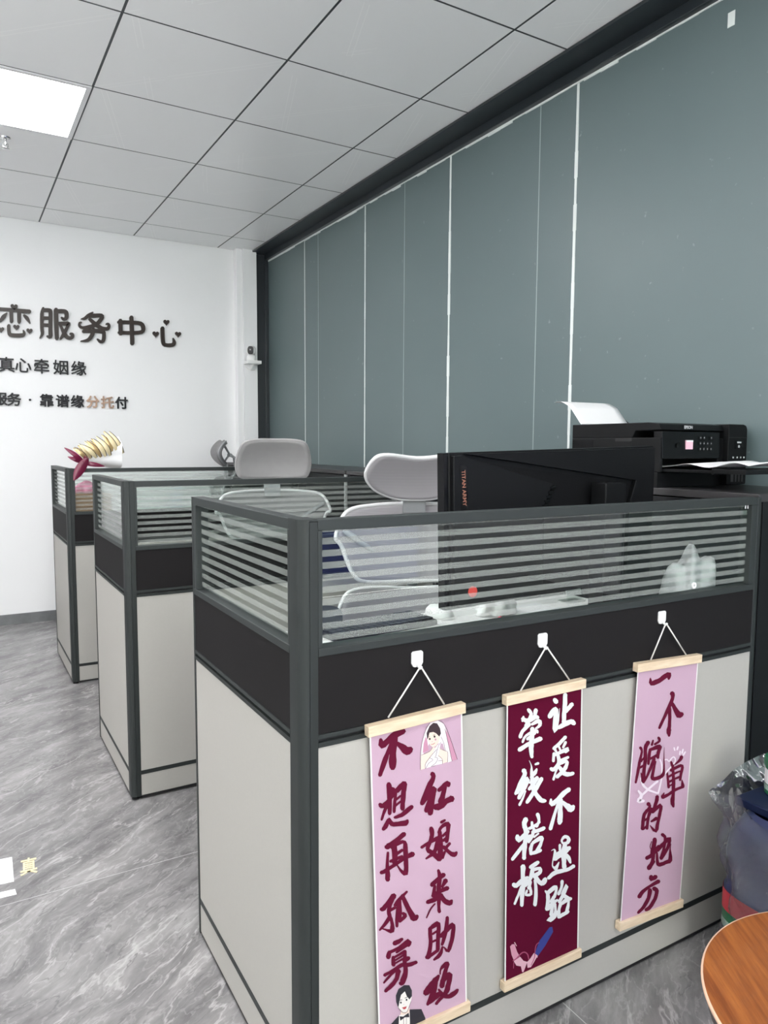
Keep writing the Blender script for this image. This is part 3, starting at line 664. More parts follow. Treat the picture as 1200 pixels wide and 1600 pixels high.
  ('攻', '218 -5220 166 -5163 286 -5229 172 -5104 316 -5211 197 -5082 349 -5177 229 -5047 396 -5153 272 -5022 433 -5117 307 -4986 475 -5087 359 -4966 504 -5050 387 -4932 524 -5015 434 -4925 535 -4982 467 -4915 543 -4961 487 -4905 546 -4933 519 -4907|433 -4986 477 -5009 397 -5001 502 -5057 380 -5046 495 -5108 360 -5109 485 -5183 335 -5169 465 -5262 303 -5246 411 -5334 266 -5329 347 -5398 238 -5386 300 -5440 243 -5419 271 -5443|290 -5427 264 -5395 325 -5433 270 -5364 364 -5427 298 -5344 413 -5416 335 -5315 454 -5397 375 -5290 502 -5389 421 -5273 541 -5371 463 -5257 574 -5365 497 -5253 586 -5317 551 -5267|557 -4926 542 -4921 567 -4919 534 -4906 568 -4892 533 -4878 572 -4858 532 -4836 585 -4833 543 -4796 624 -4822 570 -4755 677 -4821 612 -4729 720 -4823 646 -4708 737 -4813 682 -4707 713 -4790 740 -4729 693 -4754 771 -4794 678 -4775 755 -4831 650 -4817 731 -4876 617 -4874 713 -4935 588 -4966 691 -5027 548 -5062 665 -5130 533 -5137 653 -5208 553 -5191 605 -5222|581 -5119 546 -5081 624 -5122 551 -5043 667 -5111 573 -5008 714 -5084 619 -4977 756 -5072 659 -4946 779 -5062 707 -4940 773 -5045 766 -4948 732 -4999 840 -5024 730 -5030 836 -5086 706 -5086 826 -5156 694 -5148 806 -5214 671 -5194 793 -5266 663 -5239 787 -5322 647 -5274 756 -5364 628 -5307 710 -5392 594 -5330 669 -5416 564 -5365 626 -5435 515 -5392 573 -5459 469 -5422 524 -5486 440 -5446 495 -5510 435 -5473 459 -5502|499 -5195 517 -5191 500 -5218 541 -5207 525 -5264 574 -5250 561 -5329 621 -5306 602 -5392 659 -5348 653 -5442 689 -5371 707 -5470 718 -5380 762 -5494 744 -5397 818 -5505 773 -5398 866 -5501 800 -5383 908 -5492 833 -5380 948 -5475 874 -5380 977 -5451 909 -5370 989 -5426 937 -5365 996 -5400 971 -5371'),
 ],
 'B': [
  ('让', '186 -5 228 10 186 -47 280 -15 205 -72 302 -39 221 -99 328 -63 280 -129 329 -112|101 -401 58 -371 157 -398 52 -326 189 -369 76 -291 232 -331 114 -246 276 -311 157 -213 292 -288 199 -192 279 -270 264 -183 243 -241 336 -246 239 -278 341 -305 213 -341 346 -380 202 -419 344 -456 197 -523 338 -556 192 -631 327 -658 245 -732 290 -663 336 -681 245 -641 351 -583 284 -558 371 -488 321 -472 375 -394 341 -385 378 -303 359 -298 380 -239 369 -236 377 -235 372 -233|492 69 544 59 461 40 577 17 458 -9 574 -32 458 -77 579 -102 457 -148 584 -176 453 -220 570 -247 452 -295 564 -322 441 -364 562 -391 442 -434 564 -461 448 -499 561 -523 439 -540 556 -566 474 -583 527 -595|527 -363 489 -327 587 -369 499 -287 616 -347 527 -265 657 -319 571 -240 697 -295 609 -221 724 -272 634 -205 746 -255 647 -186 766 -248 665 -179 759 -201 715 -170|341 -669 316 -637 385 -677 332 -606 439 -674 372 -586 505 -662 434 -562 566 -649 502 -549 627 -644 563 -530 679 -632 633 -529 710 -627 702 -527 711 -636 774 -552 724 -643 812 -588 740 -657 829 -607 804 -677 844 -654'),
  ('爱', '229 -1084 203 -1056 269 -1089 213 -1027 309 -1071 249 -1006 366 -1048 304 -983 430 -1024 358 -955 491 -983 415 -916 551 -942 479 -879 595 -914 519 -847 600 -879 567 -850|240 -1060 268 -1052 240 -1088 304 -1070 269 -1122 324 -1107 295 -1156 343 -1143 323 -1170 345 -1164|353 -1011 377 -1008 346 -1031 398 -1025 372 -1081 426 -1075 398 -1130 451 -1124 424 -1147 447 -1144|563 -963 599 -984 529 -972 603 -1015 501 -1020 569 -1059 473 -1067 532 -1102 475 -1092 504 -1109|239 -1133 277 -1145 209 -1150 300 -1178 205 -1231 282 -1254 201 -1311 278 -1335 216 -1339 250 -1350|247 -1222 231 -1195 284 -1233 247 -1173 331 -1229 290 -1162 394 -1221 351 -1149 459 -1212 415 -1136 539 -1208 488 -1117 614 -1197 570 -1110 636 -1198 644 -1109 588 -1131 678 -1196 566 -1156 634 -1216 547 -1179 600 -1227 540 -1204 566 -1228|331 -1200 373 -1201 318 -1230 409 -1233 329 -1277 428 -1281 343 -1336 449 -1352 339 -1376 457 -1428 312 -1409 409 -1484 266 -1444 344 -1520 229 -1460 287 -1548 228 -1463 219 -1540 223 -1457 172 -1512 208 -1445 154 -1495 160 -1436 136 -1458|382 -1378 366 -1347 423 -1391 388 -1326 543 -1377 508 -1312 664 -1361 630 -1300 683 -1341 668 -1313|381 -1379 422 -1400 339 -1389 436 -1439 323 -1435 403 -1476 303 -1500 366 -1532 283 -1561 331 -1585 257 -1616 310 -1640 235 -1666 298 -1694 219 -1701 286 -1730 234 -1729 264 -1742|410 -1439 395 -1415 442 -1448 411 -1396 501 -1444 465 -1383 573 -1434 541 -1369 604 -1435 618 -1375 584 -1422 670 -1435 570 -1444 665 -1482 558 -1475 648 -1522 531 -1501 633 -1566 506 -1534 595 -1600 462 -1555 554 -1636 417 -1592 497 -1672 358 -1622 428 -1696 312 -1639 390 -1722 302 -1676 335 -1711|369 -1470 404 -1458 375 -1506 452 -1479 404 -1555 494 -1523 455 -1621 546 -1581 512 -1685 589 -1621 583 -1723 617 -1638 644 -1746 650 -1649 697 -1749 684 -1656 748 -1753 721 -1671 791 -1751 753 -1667 818 -1748 780 -1668 845 -1725 828 -1689'),
  ('不', '190 -2109 216 -2116 175 -2123 234 -2138 164 -2156 241 -2175 151 -2208 254 -2216 223 -2286 229 -2191 315 -2287 236 -2185 374 -2250 293 -2161 441 -2224 357 -2137 502 -2192 409 -2101 564 -2163 462 -2064 613 -2134 517 -2032 662 -2110 580 -2016 712 -2099 631 -2000 744 -2085 666 -1990 758 -2044 724 -2004|427 -2167 469 -2188 387 -2178 481 -2226 369 -2236 455 -2280 341 -2314 418 -2353 309 -2385 388 -2425 282 -2446 358 -2484 256 -2502 341 -2544 232 -2559 323 -2603 204 -2626 301 -2674 176 -2693 276 -2742 160 -2740 259 -2790 174 -2779 218 -2801|449 -2155 502 -2169 421 -2183 535 -2215 419 -2238 531 -2269 409 -2311 536 -2347 411 -2390 531 -2423 398 -2467 545 -2508 404 -2549 547 -2590 393 -2607 543 -2655 400 -2645 543 -2699 393 -2661 524 -2718 406 -2680 516 -2730 423 -2725 475 -2748|470 -2237 492 -2221 481 -2269 532 -2233 522 -2316 588 -2270 579 -2380 658 -2324 626 -2434 733 -2363 657 -2470 773 -2401 687 -2512 800 -2410 777 -2554 764 -2406 853 -2540 743 -2406 880 -2512 761 -2403 885 -2489 792 -2407 890 -2446 848 -2409'),
  ('迷', '596 -3194 573 -3198 597 -3171 544 -3181 584 -3152 533 -3160 568 -3130 511 -3127 568 -3118 508 -3089 586 -3102 531 -3057 618 -3087 561 -3024 640 -3088 614 -3010 653 -3097 680 -3031 679 -3111 735 -3068 688 -3123 774 -3115 687 -3133 797 -3166 678 -3150 780 -3206 677 -3159 747 -3237 662 -3167 690 -3240 620 -3164 634 -3226 586 -3162 597 -3217 560 -3171 565 -3198|473 -3165 506 -3174 452 -3182 530 -3204 455 -3237 526 -3258 459 -3294 528 -3314 478 -3322 512 -3331|345 -3498 297 -3451 417 -3511 304 -3400 437 -3493 323 -3380 475 -3483 353 -3353 515 -3476 398 -3329 563 -3471 457 -3317 609 -3449 517 -3311 667 -3439 574 -3309 722 -3421 628 -3296 762 -3390 684 -3289 798 -3381 725 -3287 813 -3343 782 -3302|611 -3171 667 -3192 572 -3193 695 -3242 563 -3241 689 -3290 534 -3301 693 -3361 526 -3372 695 -3429 526 -3442 690 -3491 545 -3514 682 -3553 558 -3577 684 -3610 560 -3631 677 -3661 564 -3677 695 -3709 565 -3708 696 -3740 609 -3757 665 -3770|640 -3442 676 -3431 642 -3482 729 -3456 660 -3509 747 -3484 684 -3546 785 -3522 711 -3577 809 -3566 733 -3609 823 -3610 756 -3645 830 -3648 774 -3671 834 -3674 800 -3692 827 -3694|248 -3253 245 -3248 254 -3254 247 -3244 280 -3252 269 -3237 311 -3249 300 -3227 324 -3252 337 -3230 321 -3261 368 -3261 322 -3284 387 -3299 317 -3312 391 -3341 310 -3350 373 -3382 300 -3397 348 -3423 289 -3445 325 -3462 282 -3496 310 -3508 275 -3545 305 -3555 276 -3589 309 -3592 296 -3630 331 -3613 326 -3665 361 -3625 344 -3687 388 -3631 392 -3698 412 -3672|472 -3554 485 -3563 457 -3555 489 -3577 399 -3603 465 -3648 331 -3644 438 -3717 345 -3691 390 -3723|180 -3854 151 -3823 225 -3864 155 -3788 267 -3847 198 -3771 323 -3825 249 -3736 382 -3818 318 -3715 435 -3813 393 -3710 500 -3822 466 -3719 567 -3828 537 -3731 638 -3834 611 -3744 711 -3843 680 -3753 779 -3843 738 -3760 843 -3835 787 -3752 895 -3823 834 -3742 934 -3822 864 -3730 947 -3786 918 -3748'),
  ('路', '95 -4074 110 -4067 98 -4094 134 -4078 113 -4119 163 -4100 132 -4150 203 -4139 139 -4181 235 -4194 138 -4226 251 -4259 146 -4287 248 -4323 141 -4342 245 -4383 138 -4398 233 -4439 125 -4446 230 -4494 121 -4483 216 -4527 142 -4524 187 -4545|168 -4184 137 -4147 213 -4191 147 -4112 272 -4181 194 -4087 342 -4156 264 -4060 398 -4145 323 -4039 418 -4139 375 -4043 393 -4115 441 -4070 387 -4102 461 -4123 388 -4144 458 -4175 371 -4199 445 -4237 346 -4240 426 -4293 322 -4268 385 -4326 293 -4294 340 -4344 268 -4308 310 -4353 262 -4328 281 -4349|243 -4384 223 -4362 273 -4391 228 -4342 344 -4359 295 -4307 412 -4325 363 -4272 421 -4303 396 -4277|318 -4262 360 -4278 295 -4283 389 -4318 284 -4329 382 -4367 281 -4398 375 -4435 274 -4464 369 -4504 265 -4531 359 -4574 252 -4596 350 -4642 242 -4642 342 -4689 261 -4683 307 -4704|187 -4539 151 -4504 238 -4548 151 -4464 268 -4518 195 -4446 322 -4491 239 -4407 369 -4467 294 -4380 410 -4448 355 -4373 449 -4431 408 -4369 481 -4422 445 -4368 491 -4403 476 -4380|372 -4429 408 -4438 356 -4451 433 -4470 368 -4511 439 -4530 377 -4588 451 -4615 364 -4645 438 -4694 305 -4681 376 -4752 225 -4707 304 -4796 165 -4749 286 -4790 287 -4824 239 -4727 368 -4808 317 -4732 433 -4779 378 -4724 461 -4733 402 -4697 473 -4685 418 -4658 476 -4651 425 -4626 465 -4630 443 -4619|560 -3979 606 -3996 533 -4001 629 -4036 531 -4036 624 -4070 539 -4087 615 -4119 529 -4130 602 -4169 506 -4173 574 -4217 469 -4209 549 -4265 448 -4240 532 -4298 454 -4276 492 -4303|595 -4332 561 -4308 629 -4328 558 -4277 670 -4273 591 -4218 731 -4209 649 -4150 750 -4178 689 -4105 666 -4143 767 -4196 638 -4199 732 -4255 601 -4254 698 -4318 561 -4317 654 -4384 509 -4377 595 -4441 473 -4420 559 -4485 479 -4458 517 -4487|576 -4287 603 -4276 585 -4319 645 -4295 614 -4362 682 -4334 658 -4422 738 -4382 712 -4477 775 -4411 775 -4512 790 -4423 822 -4524 815 -4441 848 -4526 839 -4451 884 -4515 880 -4480|537 -4475 579 -4497 504 -4487 595 -4536 495 -4517 586 -4567 483 -4561 563 -4602 470 -4609 551 -4644 461 -4666 555 -4702 461 -4727 556 -4761 461 -4769 554 -4803 486 -4807 529 -4823|544 -4536 521 -4505 583 -4548 532 -4478 638 -4546 579 -4467 702 -4534 636 -4440 756 -4533 689 -4428 777 -4521 735 -4435 757 -4499 796 -4458 753 -4491 816 -4509 749 -4538 814 -4565 730 -4600 815 -4641 708 -4652 803 -4701 698 -4689 786 -4742 688 -4717 760 -4765 681 -4737 744 -4779 685 -4765 717 -4786|485 -4810 460 -4770 533 -4827 480 -4741 568 -4828 514 -4741 610 -4818 558 -4735 658 -4816 600 -4723 710 -4809 657 -4725 763 -4804 707 -4716 796 -4794 741 -4707 819 -4769 793 -4729'),
  ('牵', '-505 -95 -474 -80 -496 -128 -434 -98 -479 -157 -404 -123 -446 -187 -371 -165 -432 -208 -344 -217 -440 -229 -357 -265 -457 -259 -373 -305 -471 -282 -393 -325 -466 -316 -429 -337|-292 -115 -243 -130 -324 -140 -216 -173 -334 -184 -230 -216 -331 -232 -245 -258 -314 -266 -273 -279|-654 -262 -636 -238 -633 -295 -594 -243 -596 -323 -554 -262 -539 -364 -507 -285 -456 -387 -480 -285 -378 -377 -447 -278 -315 -357 -393 -257 -278 -348 -330 -243 -266 -337 -265 -254 -248 -347 -222 -271 -225 -347 -201 -285 -183 -346 -172 -317|-601 -211 -577 -219 -618 -222 -565 -240 -629 -262 -572 -282 -645 -300 -581 -322 -631 -326 -602 -336|-425 -381 -390 -415 -481 -375 -400 -453 -528 -406 -451 -480 -588 -454 -515 -520 -644 -496 -572 -551 -676 -541 -595 -587 -698 -579 -609 -623 -709 -606 -616 -650 -698 -643 -656 -663|-380 -450 -398 -425 -346 -457 -385 -402 -290 -449 -336 -385 -222 -437 -270 -355 -194 -432 -191 -349 -210 -429 -112 -401 -204 -447 -100 -459 -197 -462 -110 -508 -209 -481 -157 -535 -246 -502 -209 -549 -277 -515 -247 -555 -286 -533 -272 -552|-465 -322 -430 -346 -502 -329 -430 -380 -536 -366 -469 -413 -565 -406 -509 -445 -566 -431 -539 -451|-594 -770 -621 -757 -569 -761 -628 -732 -553 -727 -614 -696 -532 -683 -585 -648 -489 -654 -533 -607 -412 -633 -449 -576 -317 -619 -352 -553 -250 -617 -268 -546 -251 -611 -203 -573 -248 -615 -186 -614 -237 -631 -187 -633 -219 -647 -198 -648|-489 -735 -515 -705 -445 -741 -501 -677 -347 -696 -400 -636 -251 -648 -302 -590 -244 -621 -265 -597|-698 -920 -729 -879 -643 -929 -709 -842 -609 -920 -676 -832 -564 -905 -626 -820 -513 -886 -569 -804 -447 -868 -503 -781 -371 -855 -423 -769 -301 -841 -348 -755 -228 -836 -274 -741 -161 -828 -205 -730 -113 -825 -159 -721 -74 -797 -95 -750|-376 -478 -326 -491 -413 -503 -293 -533 -411 -556 -303 -584 -423 -626 -298 -658 -430 -699 -301 -733 -434 -771 -315 -803 -443 -843 -305 -878 -437 -916 -316 -940 -424 -990 -309 -1007 -407 -1056 -314 -1067 -391 -1101 -309 -1111 -363 -1131 -325 -1136'),
  ('线', '-592 -1307 -539 -1303 -607 -1352 -485 -1342 -590 -1373 -481 -1368 -574 -1395 -462 -1413 -578 -1420 -474 -1468 -609 -1466 -510 -1526 -655 -1524 -555 -1589 -696 -1585 -598 -1647 -727 -1654 -643 -1705 -762 -1714 -683 -1762 -783 -1758 -717 -1798 -774 -1788 -745 -1806|-714 -1798 -748 -1773 -671 -1796 -748 -1740 -634 -1754 -723 -1690 -574 -1706 -675 -1630 -520 -1663 -623 -1580 -475 -1625 -577 -1534 -432 -1600 -526 -1501 -451 -1595 -447 -1492 -510 -1537 -384 -1583 -520 -1568 -405 -1626 -538 -1610 -431 -1671 -566 -1658 -461 -1723 -604 -1709 -503 -1774 -631 -1760 -542 -1819 -667 -1796 -575 -1859 -691 -1831 -604 -1892 -704 -1858 -621 -1916 -700 -1893 -664 -1918|-490 -1771 -474 -1780 -504 -1775 -471 -1794 -528 -1812 -490 -1833 -559 -1863 -512 -1889 -589 -1909 -537 -1941 -619 -1953 -568 -1985 -653 -1988 -592 -2027 -672 -2015 -614 -2053 -667 -2042 -641 -2059|-262 -1296 -272 -1276 -237 -1306 -258 -1261 -198 -1307 -222 -1255 -159 -1309 -187 -1248 -139 -1291 -152 -1264|-419 -1165 -415 -1164 -419 -1169 -410 -1167 -405 -1199 -391 -1196 -384 -1240 -366 -1238 -372 -1281 -342 -1282 -369 -1320 -326 -1328 -379 -1360 -317 -1373 -383 -1407 -304 -1422 -382 -1465 -289 -1481 -373 -1527 -281 -1543 -377 -1584 -261 -1604 -369 -1636 -254 -1657 -369 -1686 -240 -1704 -358 -1741 -231 -1748 -336 -1801 -219 -1797 -307 -1860 -194 -1847 -263 -1918 -171 -1899 -220 -1983 -123 -1953 -172 -2048 -76 -2005 -116 -2106 -45 -2039 -45 -2142 -23 -2055 11 -2153 9 -2069 44 -2154 40 -2086 78 -2143 76 -2112|-365 -1551 -390 -1528 -329 -1553 -384 -1503 -294 -1536 -356 -1479 -243 -1514 -326 -1441 -205 -1485 -295 -1417 -194 -1447 -269 -1403 -186 -1420 -247 -1388 -190 -1398 -233 -1376 -196 -1379 -216 -1369|-401 -1650 -417 -1631 -375 -1656 -409 -1612 -274 -1623 -310 -1577 -170 -1593 -215 -1536 -157 -1570 -178 -1544|-404 -1794 -436 -1765 -362 -1795 -431 -1733 -327 -1765 -397 -1703 -270 -1733 -342 -1671 -225 -1696 -294 -1638 -192 -1659 -258 -1607 -160 -1630 -222 -1582 -142 -1607 -199 -1564 -145 -1580 -170 -1561|-80 -1584 -31 -1616 -129 -1595 -28 -1661 -161 -1637 -63 -1702 -212 -1690 -111 -1758 -255 -1745 -153 -1816 -290 -1795 -199 -1861 -335 -1834 -238 -1907 -374 -1876 -284 -1944 -416 -1923 -330 -1989 -460 -1964 -374 -2032 -484 -1998 -412 -2055 -486 -2031 -452 -2058'),
  ('搭', '-479 -2332 -422 -2363 -531 -2348 -401 -2420 -541 -2376 -418 -2442 -565 -2415 -439 -2471 -560 -2474 -443 -2501 -550 -2531 -432 -2533 -525 -2580 -404 -2584 -513 -2624 -390 -2650 -516 -2684 -389 -2725 -509 -2759 -393 -2800 -525 -2823 -409 -2866 -528 -2886 -419 -2929 -535 -2944 -417 -2990 -543 -3002 -430 -3042 -541 -3072 -436 -3105 -537 -3137 -439 -3167 -543 -3180 -433 -3213 -510 -3224 -463 -3238|-705 -2639 -655 -2649 -726 -2671 -623 -2692 -734 -2700 -610 -2723 -716 -2751 -602 -2749 -639 -2824 -650 -2723 -568 -2809 -640 -2719 -512 -2783 -593 -2696 -465 -2756 -546 -2669 -425 -2729 -496 -2653 -386 -2704 -453 -2635 -362 -2685 -420 -2625 -359 -2654 -385 -2628|-798 -3159 -828 -3131 -761 -3159 -828 -3098 -728 -3135 -799 -3070 -680 -3102 -754 -3034 -628 -3065 -705 -2995 -574 -3021 -652 -2953 -517 -2976 -595 -2908 -461 -2929 -535 -2867 -401 -2877 -477 -2816 -357 -2817 -427 -2762 -316 -2783 -382 -2732 -321 -2751 -350 -2728|-321 -2462 -289 -2468 -335 -2480 -268 -2495 -332 -2538 -257 -2555 -338 -2595 -243 -2615 -306 -2630 -266 -2638|-189 -2323 -143 -2324 -204 -2358 -105 -2361 -184 -2396 -89 -2400 -162 -2446 -80 -2456 -149 -2487 -76 -2512 -160 -2525 -97 -2560 -193 -2555 -117 -2605 -217 -2577 -135 -2631 -207 -2615 -171 -2639|-398 -2612 -411 -2583 -361 -2630 -390 -2565 -324 -2632 -355 -2565 -273 -2631 -312 -2555 -220 -2620 -265 -2552 -162 -2602 -209 -2541 -108 -2577 -148 -2527 -72 -2558 -105 -2517 -66 -2540 -80 -2522|-249 -2619 -215 -2636 -276 -2632 -199 -2669 -292 -2668 -215 -2706 -312 -2718 -226 -2763 -338 -2760 -251 -2813 -358 -2803 -286 -2853 -389 -2836 -323 -2885 -405 -2864 -347 -2908 -404 -2890 -377 -2911|-307 -2717 -320 -2680 -262 -2740 -290 -2662 -208 -2742 -236 -2664 -131 -2749 -163 -2665 -65 -2749 -102 -2664 -13 -2749 -59 -2660 25 -2746 -23 -2660 47 -2738 -1 -2654 74 -2713 51 -2673|-242 -2834 -257 -2816 -218 -2838 -253 -2797 -162 -2814 -195 -2775 -104 -2792 -137 -2754 -97 -2777 -112 -2759|-292 -2913 -259 -2931 -324 -2921 -245 -2964 -334 -2947 -253 -2990 -351 -2982 -266 -3024 -372 -3020 -269 -3058 -365 -3070 -276 -3094 -356 -3117 -273 -3135 -353 -3147 -274 -3165 -325 -3178 -290 -3186|-285 -2952 -305 -2924 -245 -2965 -293 -2898 -181 -2950 -235 -2875 -90 -2943 -152 -2849 -34 -2931 -82 -2834 -46 -2924 -10 -2853 -64 -2897 29 -2914 -59 -2915 22 -2951 -77 -2955 0 -2996 -104 -3006 -19 -3057 -137 -3042 -49 -3103 -159 -3066 -85 -3131 -179 -3086 -119 -3146 -193 -3102 -139 -3157 -197 -3128 -174 -3152|-335 -3162 -346 -3133 -300 -3180 -322 -3117 -266 -3184 -291 -3113 -217 -3193 -247 -3113 -167 -3196 -204 -3110 -116 -3195 -155 -3113 -67 -3193 -107 -3111 -34 -3188 -70 -3115 -11 -3165 -28 -3131'),
  ('桥', '-533 -3315 -472 -3336 -578 -3342 -443 -3389 -570 -3388 -439 -3433 -566 -3450 -451 -3489 -563 -3518 -456 -3550 -562 -3589 -450 -3619 -549 -3664 -434 -3696 -548 -3735 -436 -3773 -558 -3806 -439 -3853 -565 -3881 -448 -3928 -576 -3954 -457 -3999 -569 -4040 -467 -4077 -565 -4121 -470 -4154 -566 -4175 -473 -4207 -538 -4213 -499 -4227|-788 -3643 -747 -3632 -789 -3688 -694 -3664 -771 -3707 -681 -3677 -732 -3746 -689 -3681 -659 -3772 -706 -3678 -604 -3754 -678 -3664 -542 -3738 -629 -3636 -500 -3708 -573 -3613 -446 -3697 -508 -3603 -399 -3676 -446 -3601 -364 -3664 -402 -3603 -347 -3645 -365 -3615|-536 -3754 -499 -3778 -571 -3762 -490 -3814 -593 -3804 -514 -3855 -621 -3864 -555 -3907 -649 -3924 -589 -3964 -687 -3980 -624 -4021 -714 -4040 -658 -4078 -739 -4078 -681 -4117 -730 -4104 -707 -4120|-430 -3634 -386 -3650 -455 -3656 -364 -3689 -449 -3711 -371 -3740 -447 -3766 -387 -3788 -430 -3791 -404 -3800|-331 -3466 -356 -3430 -283 -3482 -339 -3401 -248 -3479 -311 -3389 -205 -3469 -267 -3379 -162 -3462 -227 -3369 -129 -3451 -192 -3361 -102 -3439 -158 -3359 -83 -3430 -138 -3353 -68 -3403 -92 -3369|-273 -3420 -229 -3436 -298 -3442 -208 -3474 -303 -3476 -206 -3511 -319 -3519 -205 -3565 -327 -3563 -208 -3623 -340 -3608 -232 -3672 -357 -3656 -270 -3713 -380 -3695 -304 -3752 -410 -3728 -341 -3786 -441 -3756 -380 -3812 -463 -3777 -408 -3827 -464 -3803 -439 -3826|-241 -3531 -253 -3497 -198 -3558 -224 -3482 -152 -3560 -178 -3480 -94 -3567 -109 -3493 -74 -3570 -38 -3511 -87 -3561 7 -3574 -90 -3577 10 -3623 -98 -3589 -11 -3663 -122 -3595 -58 -3682 -167 -3598 -107 -3696 -199 -3603 -142 -3699 -223 -3637 -197 -3681|-258 -3609 -216 -3597 -251 -3653 -162 -3628 -217 -3708 -120 -3681 -163 -3782 -70 -3752 -108 -3847 -29 -3806 -59 -3893 4 -3828 -5 -3932 15 -3831 68 -3942 -3 -3827 122 -3923 4 -3824 147 -3888 26 -3802 155 -3859 47 -3785 146 -3812 97 -3778|-311 -3721 -277 -3739 -337 -3733 -263 -3772 -361 -3795 -283 -3836 -393 -3852 -302 -3900 -374 -3891 -335 -3912|-343 -3826 -309 -3830 -355 -3850 -282 -3859 -337 -3901 -266 -3911 -325 -3964 -245 -3983 -316 -3997 -248 -4046 -336 -3993 -312 -4060 -379 -3984 -382 -4039 -396 -3982 -445 -4003 -390 -3979 -453 -3950 -374 -3951 -432 -3915 -368 -3924 -419 -3892 -373 -3901 -398 -3886|-206 -3730 -174 -3736 -222 -3750 -153 -3763 -210 -3807 -136 -3822 -199 -3886 -115 -3906 -196 -3971 -105 -4000 -197 -4079 -99 -4115 -207 -4192 -107 -4231 -219 -4271 -119 -4310 -189 -4314 -145 -4332'),
 ],
 'C': [
  ('一', '-602 -28 -583 -31 -612 -39 -572 -45 -625 -75 -549 -85 -639 -132 -528 -129 -578 -211 -527 -115 -460 -229 -510 -111 -361 -216 -436 -97 -268 -202 -351 -93 -187 -174 -279 -74 -113 -148 -217 -41 -54 -125 -152 -18 9 -121 -90 -5 32 -105 -34 11 -27 -79 94 -20 -37 -68 110 -94 -28 -108 90 -139 -15 -144 66 -166 3 -171 39 -180'),
  ('个', '110 -470 180 -467 82 -519 248 -512 100 -539 254 -535 122 -563 267 -574 126 -587 256 -617 127 -616 247 -659 109 -649 229 -700 79 -702 205 -759 27 -781 143 -837 -37 -875 69 -927 -91 -972 9 -1022 -160 -1070 -67 -1117 -228 -1163 -132 -1211 -267 -1232 -181 -1275 -260 -1265 -219 -1286|53 -799 113 -807 23 -831 150 -848 38 -888 164 -906 46 -966 168 -985 60 -1045 177 -1067 65 -1124 175 -1148 58 -1201 175 -1228 56 -1267 180 -1299 37 -1309 174 -1349 20 -1342 192 -1391 24 -1383 178 -1417 29 -1430 179 -1454 64 -1476 170 -1490 81 -1505 161 -1515 105 -1530 141 -1535|139 -724 183 -717 129 -760 227 -744 157 -807 272 -789 199 -873 322 -852 233 -937 376 -911 271 -995 428 -964 309 -1054 475 -1006 366 -1125 481 -1013 485 -1158 453 -1013 549 -1143 474 -1019 576 -1132 498 -1013 611 -1091 578 -1042'),
